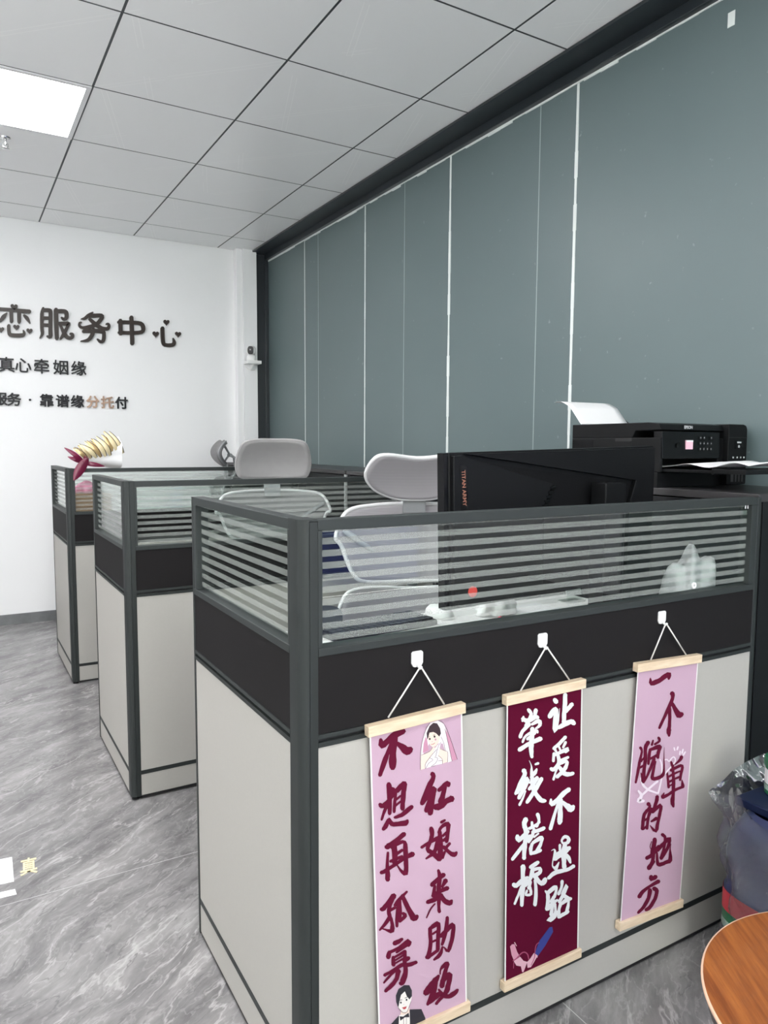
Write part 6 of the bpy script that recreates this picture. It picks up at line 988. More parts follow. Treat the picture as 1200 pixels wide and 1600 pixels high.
def shell(ctrl, depth, mat_in, name, parent, thick=.012, rim=None, rim_r=.007, n=56, rings=9):
    """dished panel with outline ctrl (x,z); depth(x,z) gives y; optional rim tube as a child part"""
    B = closed_curve(ctrl, n)
    cx = sum(p.x for p in B) / n
    cz = sum(p.y for p in B) / n
    vs, fs = [], []
    for r in range(1, rings + 1):
        q = r / rings
        for p in B:
            x, z = cx + (p.x - cx) * q, cz + (p.y - cz) * q
            vs.append((x, depth(x, z), z))
    vs.append((cx, depth(cx, cz), cz))
    c = len(vs) - 1
    for k in range(n):
        fs.append((c, k, (k + 1) % n))
    for r in range(rings - 1):
        for k in range(n):
            fs.append((r * n + k, (r + 1) * n + k, (r + 1) * n + (k + 1) % n, r * n + (k + 1) % n))
    o = MB().add(vs, fs, mat_in).build(name, parent, smooth=0, solid=thick)
    if rim:
        MB().tube([(p.x, depth(p.x, p.y), p.y) for p in B], rim_r, rim, 8, closed=True).build(name + '_rim', o, smooth=0)
    return o

def make_chair(label, loc, rot, mesh_m, rim_m, head_z, head_w, head_h, back_top, back_w, plain_head=False, crescent=False):
    """origin on the floor under the seat; the sitter faces -y"""
    T = thing('office_chair', label, 'office chair', loc, rot, 'mesh office chairs')
    w, h, z0 = head_w / 2, head_h, head_z
    if plain_head:
        ctrl = [(-w * .80, z0), (0, z0 - .004), (w * .80, z0), (w * .97, z0 + h * .14), (w, z0 + h * .45), (w * .84, z0 + h * .88), (w * .52, z0 + h * .99), (0, z0 + h), (-w * .52, z0 + h * .99), (-w * .84, z0 + h * .88), (-w, z0 + h * .45), (-w * .97, z0 + h * .14)]
    else:
        ctrl = [(-w * .40, z0 + .006), (0, z0), (w * .40, z0 + .006), (w * .80, z0 + h * .24), (w * .985, z0 + h * .56), (w * .86, z0 + h * .90), (w * .62, z0 + h * 1.0), (0, z0 + h * .93), (-w * .62, z0 + h * 1.0), (-w * .86, z0 + h * .90), (-w * .985, z0 + h * .56), (-w * .80, z0 + h * .24)]
    hd = lambda x, z: .255 - 1.3 * x * x - .6 * (z - z0) * (z - z0) / max(h, .1)
    if crescent:
        hd = lambda x, z: .225 - 1.0 * x * x + 7.0 * (z - z0 - h * .5) ** 2
    shell(ctrl, hd, M_SATIN if plain_head else mesh_m, 'headrest', T, .034 if crescent else .016, M_SATIN if plain_head else rim_m, .007)
    # headrest bracket
    br = MB()
    br.tube([(-.030, .290, back_top - .03), (-.030, .345, (z0 + back_top) / 2), (-.026, .335, z0 + h * .30), (-.02, .305, z0 + h * .42)], .0085, M_CGREY, 8)
    br.tube([(.030, .290, back_top - .03), (.030, .345, (z0 + back_top) / 2), (.026, .335, z0 + h * .30), (.02, .305, z0 + h * .42)], .0085, M_CGREY, 8)
    br.tube([(0, hd(0, z0 + h * .9) + .006, z0 + h * .9), (0, .300, z0 + h * .45), (0, hd(0, z0 + h * .1) + .006, z0 + h * .1)], .008, M_CGREY, 8)
    br.tube([(-.045, .302, z0 + h * .42), (.045, .302, z0 + h * .42)], .012, M_CGREY, 10)
    br.box(-.040, .040, .268, .282, back_top - .03, z0 + .012, M_CGREY)
    br.build('headrest_bracket', T, smooth=40)
    # backrest and the separate lumbar pad
    W2 = back_w / 2
    bt, bb = back_top, .735
    ctrl = [(-W2 * .62, bb + .005), (0, bb), (W2 * .62, bb + .005), (W2 * .80, bb + .04), (W2 * .93, bb + .13), (W2, bt - .10), (W2 * .86, bt - .022), (W2 * .5, bt - .003), (0, bt), (-W2 * .5, bt - .003), (-W2 * .86, bt - .022), (-W2, bt - .10), (-W2 * .93, bb + .13), (-W2 * .80, bb + .04)]
    bd = lambda x, z: .245 - 1.1 * x * x + .05 * math.sin((z - bb) * 5)
    shell(ctrl, bd, mesh_m, 'backrest', T, .010, rim_m, .0075, n=72)
    ctrl = [(-W2 * .70, .525), (0, .515), (W2 * .70, .525), (W2 * .98, .60), (W2 * .93, .69), (W2 * .72, .722), (0, .712), (-W2 * .72, .722), (-W2 * .93, .69), (-W2 * .98, .60)]
    shell(ctrl, lambda x, z: .225 - 1.2 * x * x - .10 * (z - .62) ** 2, mesh_m, 'lumbar_support', T, .012, rim_m, .007, n=60)
    sp = MB()
    sp.tube([(0, .06, .40), (0, .20, .42), (0, .285, .52), (0, .305, .72), (0, .295, back_top - .05)], [.024, .024, .022, .020, .016], M_CGREY, 10)
    sp.tube([(-W2 * .9, .20, .92), (-.10, .275, .80), (0, .297, .74), (.10, .275, .80), (W2 * .9, .20, .92)], .011, M_CGREY, 8)
    sp.build('back_frame', T, smooth=0)
    # seat
    sw = .245
    def seat(u, v):
        a = 2 * PI * u
        cs, sn = math.cos(a), math.sin(a)
        ex = .5
        x = sw * math.copysign(abs(cs) ** ex, cs)
        y = .235 * math.copysign(abs(sn) ** ex, sn) - .02
        q = [(0, 0), (.9, .0), (1, .018), (1, .045), (.92, .062), (0.0, .055)]
        i = min(int(v * 5), 4)
        k = v * 5 - i
        r = q[i][0] * (1 - k) + q[i + 1][0] * k
        z = q[i][1] * (1 - k) + q[i + 1][1] * k
        return (x * r, y * r, .435 + z)
    MB().grid(seat, 40, 15, mesh_m).build('seat', T, smooth=0)
    # arms
    for s in (-1, 1):
        a = MB().tube([(s * .20, .06, .425), (s * .30, .06, .44), (s * .315, .06, .52), (s * .315, .06, .662)], [.016, .016, .018, .020], M_CGREY, 10).build('arm', T, smooth=0)
        MB().grid(lambda u, v: (s * .315 + .045 * math.cos(2 * PI * u) * (1 if 0 < v < 1 else 0), -.02 + .125 * math.copysign(abs(math.sin(2 * PI * u)) ** .7, math.sin(2 * PI * u)) * (1 if 0 < v < 1 else 0), .660 + (0, 0, .022, .022)[min(3, int(v * 3 + .01))]), 24, 3, M_ARM).build('arm_pad', a, smooth=40)
    # gas lift, base, casters
    MB().lathe([(.03, .14), (.03, .28), (.018, .28), (.018, .43)], M_CGREY, n=18).box(-.09, .09, -.09, .10, .395, .432, M_BLKP).build('gas_lift', T, smooth=35)
    base = MB().lathe([(.045, .075), (.045, .135), (.03, .15)], M_CWHITE, n=18)
    for k in range(5):
        t = 2 * PI * k / 5 + .3
        base.tube([(.03 * math.cos(t), .03 * math.sin(t), .115), (.31 * math.cos(t), .31 * math.sin(t), .075)], [.024, .016], M_CWHITE, 8)
    base.build('base', T, smooth=40)
    for k in range(5):
        t = 2 * PI * k / 5 + .3
        c = (.31 * math.cos(t), .31 * math.sin(t), 0)
        MB().lathe([(.0, -.012), (.028, -.012), (.03, 0), (.028, .012), (.0, .012)], M_BLKP, (c[0], c[1], .030), 18, axis='y', cap=False).tube([(c[0], c[1], .030), (c[0], c[1], .078)], .008, M_BLKP, 8).build('caster', T, smooth=40)
    return T
make_chair('pale lilac-grey mesh office chair behind the black monitor', (1.292, 1.925, 0), math.radians(-24), M_MESH, M_CWHITE, 1.022, .365, .156, 1.003, .56)
make_chair('office chair with a smooth wide grey headrest behind the middle partition', (1.327, 3.245, 0), math.radians(-16), M_MESHB, M_CWHITE, 1.046, .365, .188, .978, .57, plain_head=True)
make_chair('office chair turned sideways near the back wall', (1.352, 4.95, 0), math.radians(-99), M_MESHB, M_CGREY, 1.070, .28, .160, .985, .52, crescent=True)

# ---------------------------------------------------------------- monitor seen from behind
def make_monitor():
    T = thing('monitor', 'large black gaming monitor seen from behind above the nearest partition', 'monitor', (1.320, 1.372, 0.735))
    ang = math.radians(1.6)
    ca, sa = math.cos(ang), math.sin(ang)
    def P(x, z):                       # panel plane: measured x and height, back face at local y 0
        return (x - 1.320, z - .735)
    body = MB()
    out = [P(.980, 1.193), P(1.672, 1.212), P(1.669, .845), P(.989, .826)]
    body.prism(out, 'y', .004, .030, M_BLKP)
    o = body.build('housing', T, bevel=.002)
    MB().prism([P(.968, 1.192), P(.980, 1.193), P(.989, .826), P(.977, .826)], 'y', .006, .032, M_BLKG).build('side_bezel', T)
    # raised back plates with the slanting groove between them
    L = [P(.986, 1.186), P(1.012, 1.187), P(1.292, 1.116), P(1.262, 1.060), P(1.267, .842), P(.994, .832)]
    MB().prism(L, 'y', -.008, .004, M_BLKP).build('back_plate', T, bevel=.0015)
    U = [P(1.018, 1.1905), P(1.664, 1.207), P(1.661, .848), P(1.565, .848), P(1.570, 1.060), P(1.592, 1.119)]
    MB().prism(U, 'y', -.010, .004, M_BLKP).build('back_plate', T, bevel=.0015)
    Wd = [P(1.06, 1.172), P(1.585, 1.110), P(1.562, 1.055), P(1.560, .852), P(1.275, .850), P(1.272, 1.055), P(1.300, 1.112)]
    MB().prism(Wd, 'y', .0015, .0042, M_BLKM).build('textured_plate', T)
    v = MB()
    for k in range(7):                 # sawtooth vent along the slanting edge
        z = 1.108 - k * .011
        x = 1.290 - k * .0062
        v.prism([P(x - .008, z), P(x + .012, z + .004), P(x + .012, z - .004), P(x - .004, z - .006)], 'y', -.009, .003, M_BLKG)
    v.build('vent', T)
    lg = MB().prism([P(1.003, 1.165), P(1.024, 1.163), P(1.030, 1.062), P(1.009, 1.060)], 'y', -.0086, -.008, M_BLKG).build('logo_plate', T)
    vs, fs = text_mesh('TITAN ARMY', .0142, .0003)
    cx, cz = P(1.0165, 1.112)
    a = math.radians(-86)
    w2 = [(cx + v_.x * math.cos(a) - v_.y * math.sin(a), -.0089, cz + v_.x * math.sin(a) + v_.y * math.cos(a)) for v_ in vs]
    MB().add(w2, fs, M_GOLDP).build('logo_print', lg)
    # stand: square column with a bevelled cap, foot on the desk
    st = MB()
    st.box(.092, .166, -.070, -.020, 0.0125, .383, M_BLKP)
    st.build('stand_column', T, bevel=.003)
    MB().box(.115, .150, -.020, .004, .25, .33, M_BLKP).build('tilt_joint', T, bevel=.002)
    MB().box(.01, .23, -.09, .13, 0.0, .0125, M_BLKP).build('stand_base', T, bevel=.003)
    MB().lathe([(.0, -.0095), (.013, -.0095), (.013, -.008), (0, -.008)], M_DOT, (*[P(1.046, .867)[0]], 0, P(1.046, .867)[1]), 24, axis='y', cap=False).build('round_sticker', T)
    MB().box(-.33, .335, .0302, .0308, .112, .45, M_BLKG).build('screen', T)
    return T
make_monitor()

# ---------------------------------------------------------------- printer on the near cabinet
def make_printer():
    zb = 1.093
    T = thing('printer', 'black ink tank printer on the near cabinet with paper in its trays', 'printer', (1.92, 1.575, zb))
    def A(x, y, z):
        return (x - 1.92, y - 1.575, z - zb)
    def bx(mb, x0, x1, y0, y1, z0, z1, m):
        p, q = A(x0, y0, z0), A(x1, y1, z1)
        return mb.box(p[0], q[0], p[1], q[1], p[2], q[2], m)
    xl, xr, yf, yb = 1.738, 2.022, 1.402, 1.752
    b = MB()
    bx(b, xl, xr, yf + .012, yb, zb, 1.137, M_BLKP)              # lower body
    bx(b, xl, xr, yf + .11, yb, 1.137, 1.236, M_BLKP)             # body behind the output slot
    bx(b, xl, xl + .012, yf + .004, yf + .11, 1.137, 1.236, M_BLKP)
    bx(b, xr - .025, xr, yf + .004, yf + .11, 1.137, 1.236, M_BLKP)
    bx(b, xl + .012, xr - .025, yf + .03, yf + .11, 1.178, 1.236, M_BLKP)
    b.build('body', T, bevel=.002)
    lid = MB()
    prof = [(yf + .004, 1.258), (yf + .012, 1.275), (yf + .05, 1.280), (yb, 1.279), (yb, 1.236), (yf + .105, 1.236), (yf + .095, 1.256)]
    lid.prism([(p[0] - 1.575, p[1] - zb) for p in prof], 'x', xl - 1.92, xr - 1.92, M_BLKP)
    lo = lid.build('scanner_lid', T, bevel=.002)
    bx(MB(), xl - .0006, xl + .004, 1.508, 1.572, 1.2255, 1.236, M_BLK).build('finger_notch', T)
    bx(MB(), xl - .0006, xl + .004, 1.66, 1.748, 1.170, 1.229, M_BLKG).build('side_recess', T)
    # front control panel, tilted slightly back
    cp = MB().prism([((yf - .001) - 1.575, 1.176 - zb), ((yf + .003) - 1.575, 1.254 - zb), (yf + .032 - 1.575, 1.254 - zb), (yf + .032 - 1.575, 1.180 - zb)], 'x', 1.742 - 1.92, 2.000 - 1.92, M_BLKG)
    c = cp.build('control_panel', T, bevel=.001)
    fx = lambda x0, x1, z0, z1, m, nm, par=c, d=.0008: bx(MB(), x0, x1, yf - .0012 - d, yf + .004, z0, z1, m).build(nm, par)
    fx(1.842, 1.872, 1.203, 1.229, M_SCREEN, 'screen')
    fx(1.842, 1.872, 1.2245, 1.2292, M_PAPER, 'screen_header', c, .0012)
    kb = MB()
    for r_ in range(3):
        for c_ in range(4):
            if r_ == 0 and c_ == 2:
                continue
            x, z = 1.906 + c_ * .0165, 1.237 - r_ * .0165
            n = 12
            kb.add([(x - 1.92 + rr * math.cos(2 * PI * k / n), yf - .0022 - 1.575, z - zb + rr * math.sin(2 * PI * k / n)) for rr in (.0046, .0038) for k in range(n)], [(k, (k + 1) % n, (k + 1) % n + n, k + n) for k in range(n)], M_CABTOP)
            kb.add([(x - 1.92 + dx, yf - .0022 - 1.575, z - zb + dz) for dx, dz in ((-.0013, -.0015), (.0013, -.0015), (.0013, .0015), (-.0013, .0015))], [(0, 1, 2, 3)], M_LOGO)
    kb.build('keypad', c)
    MB().lathe([(0, -.003), (.006, -.003), (.006, .0), (0, .0)], M_BLKP, A(1.806, yf - .0005, 1.214), 18, axis='y', cap=False).build('power_button', c, smooth=40)
    vs, fs = text_mesh('EPSON', .0125, .0005)
    MB().add([(v.x + 1.8545 - 1.92, yf + .004 - .0015 - 1.575, v.y + 1.2668 - zb) for v in vs], fs, M_LOGO).build('logo_print', lo)
    # ink tank module at the right
    prof = [(2.024, zb + .003), (2.024, 1.279), (2.095, 1.279), (2.108, 1.275), (2.114, 1.264), (2.117, 1.10), (2.114, zb + .003)]
    tk = MB().prism([(p[0] - 1.92, p[1] - zb) for p in prof], 'y', yf - .012 - 1.575, 1.66 - 1.575, M_BLKP).build('ink_tank', T, bevel=.002)
    bx(MB(), 2.025, 2.1155, yf - .0135, yf - .0115, 1.2385, 1.2395, M_CABTOP).build('seam_line', tk)
    for x in (2.040, 2.062, 2.078, 2.094):
        bx(MB(), x, x + (.013 if x < 2.05 else .006), yf - .0135, yf - .010, 1.104, 1.128, M_CABTOP).build('ink_window', tk)
    bx(MB(), 2.055, 2.094, yf - .0132, yf - .0115, 1.205, 1.232, M_BLKG).build('badge', tk)
    bx(MB(), 2.064, 2.084, yf - .0136, yf - .0125, 1.222, 1.2265, M_LOGO).build('badge_print', tk)
    MB().lathe([(0, -.001), (.0042, -.001), (.0042, 0), (0, 0)], M_LOGO, A(2.073, yf - .0132, 1.212), 12, axis='y', cap=False).build('badge_mark', tk)
    for x in (2.046, 2.066, 2.083, 2.099):
        bx(MB(), x, x + .005, yf - .0134, yf - .0115, 1.176, 1.181, M_LOGO).build('ink_mark', tk)
    # rear feeder flap and output tray pulled out at the front
    MB().prism([(yb - .030 - 1.575, 1.279 - zb), (yb - .014 - 1.575, 1.279 - zb), (yb + .020 - 1.575, 1.306 - zb), (yb + .014 - 1.575, 1.308 - zb)], 'x', 1.80 - 1.92, 1.985 - 1.92, M_BLKP).build('rear_feeder', T)
    tr = MB()
    bx(tr, 1.752, 1.996, 1.245, 1.51, 1.139, 1.147, M_BLKP)
    bx(tr, 1.752, 1.996, 1.242, 1.250, 1.136, 1.152, M_BLKP)
    bx(tr, 1.752, 2.090, 1.150, 1.245, 1.139, 1.151, M_BLKP)
    tr.build('output_tray', T, bevel=.001)
    return T
make_printer()
# sheet in the rear feeder, curling over at the top
def sheet1(u, v):
    x = 1.748 + .21 * u
    t = v * .155
    if t < .075:
        y, z = 1.726 + t * .66, 1.281 + t * .75
    else:
        q = (t - .075) / .080
        y, z = 1.7755 + .075 * q, 1.3372 + .0215 * math.sin(min(1.0, q * 1.25) * PI / 2) - .010 * max(0, q - .6) ** 1.3
    return (x, y - .010 * u, z)
tag(MB().grid(sheet1, 8, 22, M_PAPER).build('white_sheet', smooth=0, solid=.0004), 'white sheet curling back out of the printer feeder', 'paper')
def sheet2(u, v):
    y = 1.150 + .330 * v
    x = 1.762 + .21 * u
    z = 1.1528 + .016 * math.sin(min(1, max(0, (.80 - v) / .5)) * PI * .5) * (.55 + .45 * math.sin(v * 13 + u * 2.4)) + .004 * u
    return (x, y, max(z, 1.1525))
tag(MB().grid(sheet2, 10, 26, M_PAPER).build('white_sheet', smooth=0, solid=.0004), 'wavy printed sheet lying on the printer output tray', 'paper')

# ---------------------------------------------------------------- things on the near desk, seen through the striped glass
DZ = .735
kt = thing('keyboard', 'black keyboard on the near desk behind the striped glass', 'keyboard', (.93, 1.62, DZ + .001), math.radians(6))
MB().box(-.16, .16, -.06, .06, 0, .014, M_BLKP).build('case', kt, bevel=.003)
ky = MB()
for r_ in range(5):
    for c_ in range(15):
        x, y = -.152 + c_ * .0205, -.050 + r_ * .0205
        ky.box(x, x + .017, y, y + .017, .0141, .019, M_ARM)
ky.build('keys', kt)
ms = thing('computer_mouse', 'white computer mouse beside the keyboard on the near desk', 'mouse', (1.155, 1.655, DZ))
MB().lathe([(.0, .034), (.012, .033), (.022, .028), (.029, .018), (.032, .006), (.031, .0)], M_TISSUE, n=28, sx=1.0, sy=1.75).build('shell', ms, smooth=0)
MB().box(-.003, .003, .012, .030, .027, .0335, M_ARM).build('scroll_wheel', ms)
tag(MB().box(-.05, .05, -.07, .07, 0, .004, M_PAPER).build('note_pad', loc=(1.035, 1.48, DZ)), 'white note pad lying by the keyboard on the near desk', 'note pad')
def crumple(name, c, r, mt, lab, cat, seed, sz=(1, 1, 1), n=20, amp=.28):
    rnd = random.Random(seed)
    ph = [(rnd.uniform(2, 6), rnd.uniform(2, 6), rnd.uniform(0, 6), rnd.uniform(0, 6)) for _ in range(6)]
    def fn(u, v):
        a, b = 2 * PI * u, PI * v
        q = 1 + amp * sum(math.sin(p[0] * math.cos(a) * math.sin(b) * 1.7 + p[2]) * math.cos(p[1] * math.sin(a) * math.sin(b) + p[3] + 2.5 * math.cos(b)) for p in ph) / 3
        return (c[0] + r * sz[0] * q * math.cos(a) * math.sin(b), c[1] + r * sz[1] * q * math.sin(a) * math.sin(b), c[2] + r * sz[2] * (q * math.cos(b) if b < 1.9 else q * math.cos(1.9) * (1 + .02 * b)))
    o = MB().grid(fn, n * 2, n, mt).build(name, smooth=0)
    zmin = min(v.co.z for v in o.data.vertices)
    for v in o.data.vertices:
        v.co.z += DZ + .0005 - zmin
    return tag(o, lab, cat)
crumple('tissue_packet', (1.31, 1.60, .77), .052, M_TISSUE, 'white crumpled packet on the near desk below the monitor', 'packet', 3, (1.2, .8, .75))
crumple('plastic_bag', (1.640, 1.215, .86), .080, M_BAGGREY, 'greyish white crumpled plastic bag in the near desk corner by the end post', 'bag', 5, (1.0, .75, 1.75), 26)
crumple('red_wrapper', (1.235, 1.49, .76), .022, M_CHEEK, 'small pink-red wrapper on the near desk', 'wrapper', 9, (1.3, .8, .7))
tag(MB().box(-.11, .11, -.05, .05, 0, .012, M_BLKP).build('desk_tray', loc=(1.19, 1.42, DZ)), 'flat black tray on the near desk between packet and keyboard', 'tray')
for k, (x, y, a) in enumerate(((1.43, 1.60, 8), (1.50, 1.47, -6))):
    tag(MB().box(-.08, .08, -.045, .045, 0, .003, M_PAPER).build('paper_card', loc=(x, y, DZ + .0005)), ['white card farther back on the near desk beside the monitor foot', 'white card nearer the glass on the near desk'][k], 'card', 'white cards on the near desk')
cs = thing('card_holder', 'small clear card stand on the near desk right of the monitor', 'card holder', (1.63, 1.62, DZ))
MB().prism([(-.02, 0), (.03, 0), (.03, .003), (-.012, .003), (.012, .075), (.009, .076)], 'x', -.035, .035, M_CLEAR).build('stand', cs)
MB().obox((0, .004, .045), (1, 0, 0), (0, .3, .95), (0, -.95, .3), .030, .026, .0006, M_PAPER).build('card', cs)
tag(MB().lathe([(.0035, -.0025), (.0075, -.0025), (.0075, 0), (.0035, 0), (.0035, -.0025)], M_PAPER, n=20, axis='y', cap=False).build('glass_bumper', loc=(1.489, YF + .0129, .886)), 'tiny white ring stuck on the striped glass', 'ring')
cl = MB().box(-.008, .008, -.004, 0, -.012, .012, M_CLEAR).tube([(-.005, -.004, .010), (-.004, -.004, .022), (.004, -.004, .022), (.005, -.004, .010)], .0014, M_PAPER, 6)
cl.build('glass_clip', loc=(1.672, YF + .0129, 1.050))
tag(bpy.data.objects['glass_clip'], 'small clear clip on the upper corner of the striped glass by the end post', 'clip')

# ---------------------------------------------------------------- bouquet and carton at the far partition
bq = thing('bouquet', 'wrapped bouquet with gold paper and wine red ribbon lying on the far partition', 'bouquet', (.555, 4.02, 1.085))
def leaf(mb, base, tip, w, bend, mt, edge=None):
    base, tip = Vector(base), Vector(tip)
    d = (tip - base)
    side = d.cross(Vector((.2, -1, .1))).normalized()
    nrm = side.cross(d).normalized()
    n = 8
    vs = []
    for i in range(n + 1):
        t = i / n
        ww = w * math.sin(PI * min(1, .12 + t * .86)) ** .8
        c = base + d * t + nrm * bend * math.sin(PI * t)
        vs += [c - side * ww, c + nrm * ww * .5, c + side * ww]
    fs = []
    for i in range(n):
        for k in (0, 1):
            fs.append((3 * i + k, 3 * i + k + 1, 3 * i + 4 + k, 3 * i + 3 + k))
    mb.add(vs, fs, mt)
    if edge:
        mb.tube([vs[3 * i + 2] for i in range(n + 1)], .0022, edge, 5)
wrap = MB()
def cone(u, v):
    a = 2 * PI * u
    r = .018 + .085 * v ** .8 * (1 + .10 * math.sin(5 * a + 1))
    x = -.005 + .215 * v
    return (x, .045 + r * math.cos(a) * .8, .055 + .02 * v + r * math.sin(a) * .80)
wrap.grid(cone, 40, 8, M_PAPER)
wrap.build('paper_wrap', bq, smooth=0)
rnd = random.Random(4)
for k in range(17):
    lf = MB()
    t = k / 16
    x = .005 + .180 * t
    z = .070 + .072 * t + rnd.uniform(-.006, .012)
    yy = -.012 + .05 * (k % 2) + rnd.uniform(-.02, .02)
    leaf(lf, (x + .034, yy, .046 + .03 * t), (x - .030 + rnd.uniform(-.012, .012), yy - .01, z + .034 + (.018 if k > 13 else 0)), .0125, .016, M_CREAM if k % 3 else M_GOLD, M_BRONZE)
    lf.build('gold_leaf', bq, smooth=0)
rb = MB()
leaf(rb, (.02, -.06, .030), (-.072, -.065, .105), .012, .012, M_RIBBON)
leaf(rb, (.020, -.150, .050), (-.045, -.158, -.055), .024, -.010, M_RIBBON)
leaf(rb, (.03, -.06, .050), (.0, -.155, .035), .022, .010, M_RIBBON)
leaf(rb, (.0, -.06, .030), (.115, -.075, .010), .012, .012, M_RIBBON)
leaf(rb, (.01, -.04, .030), (-.055, -.045, .060), .012, .012, M_RIBBON)
rb.build('ribbon', bq, smooth=0)
cr = thing('cardboard_box', 'brown cardboard box on the far desk behind the striped glass', 'box', (.60, 4.10, DZ))
MB().box(-.070, .110, -.09, .09, 0, .215, M_CARD).build('carton', cr, bevel=.002)
MB().box(-.071, .111, -.03, .03, .2152, .2158, M_PINE).build('packing_tape', cr)
pk = crumple('pink_gift', (.60, 4.10, .99), .055, M_PINKP, 'pink tissue wrapped gift on the cardboard box under the bouquet', 'gift', 12, (1.1, 1, .75))
zmin = min(v.co.z for v in pk.data.vertices)
for v in pk.data.vertices:
    v.co.z += DZ + .2165 - zmin

# ---------------------------------------------------------------- security camera on its shelf
sh = thing('camera_shelf', 'small white shelf on the corner pillar holding the camera', 'shelf', (1.975, 5.36, 1.822))
MB().box(-.055, .050, -.105, 0, -.012, .012, M_CAMW).build('board', sh, bevel=.003)
MB().prism([(0, -.012), (-.085, -.012), (0, -.055)], 'x', -.004, .004, M_CAMW).build('bracket', sh)
sc = thing('security_camera', 'white round security camera with black face on the small shelf', 'camera', (1.960, 5.296, 1.8345))
MB().lathe([(.034, 0), (.037, .012), (.034, .030), (.026, .042), (.0, .046)], M_CAMW, n=28).build('base', sc, smooth=40)
hd = MB().lathe([(.036 * math.sin(PI * k / 14), -.036 * math.cos(PI * k / 14)) for k in range(15)], M_CAMW, (0, 0, .076), 28, cap=False).build('head', sc, smooth=0)
fc = Vector((-.52, -.84, -.08)).normalized()
fa = Vector((0, 0, 1))
fs_ = fa.cross(fc).normalized()
face = MB()
n = 24
ring = []
for k in range(n):
    t = 2 * PI * k / n
    ring.append(Vector((0, 0, .076)) + fs_ * .0215 * math.copysign(abs(math.cos(t)) ** .7, math.cos(t)) + fa * .030 * math.copysign(abs(math.sin(t)) ** .8, math.sin(t)))
face.add([p + fc * .016 for p in ring] + [p + fc * .0385 for p in ring], [tuple(range(n, 2 * n))] + [(k, (k + 1) % n, (k + 1) % n + n, k + n) for k in range(n)], M_BLKG)
face.build('lens_face', hd, smooth=40)
ln = MB().lathe([(0, .0015), (.005, .001), (.0058, 0)], M_LOGO, n=14).build('lens', hd)
ln.rotation_euler = fc.to_track_quat('Z', 'Y').to_euler()
ln.location = Vector((0, 0, .080)) + fc * .039
tag(MB().tube([(1.925, 5.37, 1.795), (1.94, 5.356, 1.792), (1.96, 5.354, 1.775), (1.985, 5.354, 1.768), (2.01, 5.354, 1.775)], .0022, M_CORD, 6).build('power_cord', smooth=0), 'thin white camera cord drooping under the small shelf', 'cord')

# ---------------------------------------------------------------- hanging banners on the nearest partition
BY = YF                                    # outer face of the panel; the rods rest on it
def make_banner(label, org, top, bot, inset, cloth, ink_m, chars, art, hook, cords):
    """top, bot: (x_left, z_left, x_right, z_right) of the rod centre lines"""
    T = thing('hanging_banner', label, 'banner', (org[0], BY, org[1]), 0, 'hanging calligraphy banners')
    yf, yb2 = -.0165, -.0010
    for nm, q in (('top_rod', top), ('bottom_rod', bot)):
        a = Vector((q[0] - org[0], (yf + yb2) / 2, q[1] - org[1]))
        b3 = Vector((q[2] - org[0], (yf + yb2) / 2, q[3] - org[1]))
        d = (b3 - a)
        MB().obox((a + b3) / 2, d, (0, 1, 0), d.cross(Vector((0, 1, 0))), d.length / 2, (yb2 - yf) / 2, .0098, M_PINE).build(nm, T, bevel=.0012)
    # the cloth, with its pale selvage
    tl, tr_ = Vector((top[0] + inset, top[1])), Vector((top[2] - inset, top[3]))
    bl, br_ = Vector((bot[0] + inset, bot[1])), Vector((bot[2] - inset, bot[3]))
    def pos(u, v):
        a = tl.lerp(tr_, u)
        b3 = bl.lerp(br_, u)
        p = a.lerp(b3, v)
        return (p.x - org[0], -.0098, p.y - org[1])
    sheet = MB().grid(pos, 4, 12, cloth).build('cloth', T, solid=.0008)
    def strip_at(u0, u1):
        return MB().grid(lambda u, v: tuple(Vector(pos(u0 + (u1 - u0) * u, v)) + Vector((0, -.0006, 0))), 1, 12, M_SHEETB)
    strip_at(-.012, .004).build('selvage', T)
    strip_at(.996, 1.012).build('selvage', T)
    for ch, s in chars:
        mb = MB()
        for k, q in enumerate(s.split('|')):
            P_ = poly_in(q)
            mb.add([(x, -.0108 - .00006 * k - .000004 * j, z) for j, (x, z) in enumerate(P_)], strip_faces(len(P_)), ink_m)
        mb.build('ink_character', T)['label'] = f'brush written character {ch}'
    for nm, lab2, items in art:
        mb = MB()
        for k, (mname, kind, s) in enumerate(items):
            P_ = poly_in(s)
            y = -.0109 - .00003 * k
            mb.add([(x, y, z) for x, z in P_], [tuple(range(len(P_)))] if kind == 'p' else strip_faces(len(P_)), ART_M[mname])
        mb.build(nm, T)['label'] = lab2
    # cord over the hook
    hx, hz = hook
    for (cx, cz) in cords:
        MB().tube([(hx - org[0] + (.004 if cx > hx else -.004), -.0125, hz - org[1] - .001), (cx - org[0], -.0095, cz - org[1])], .0016, M_CORD, 7).build('cord', T, smooth=0)
    MB().tube([(hx - org[0] - .004, -.0125, hz - org[1] - .001), (hx - org[0], -.0128, hz - org[1] + .003), (hx - org[0] + .004, -.0125, hz - org[1] - .001)], .0016, M_CORD, 7).build('cord', T, smooth=0)
    return T
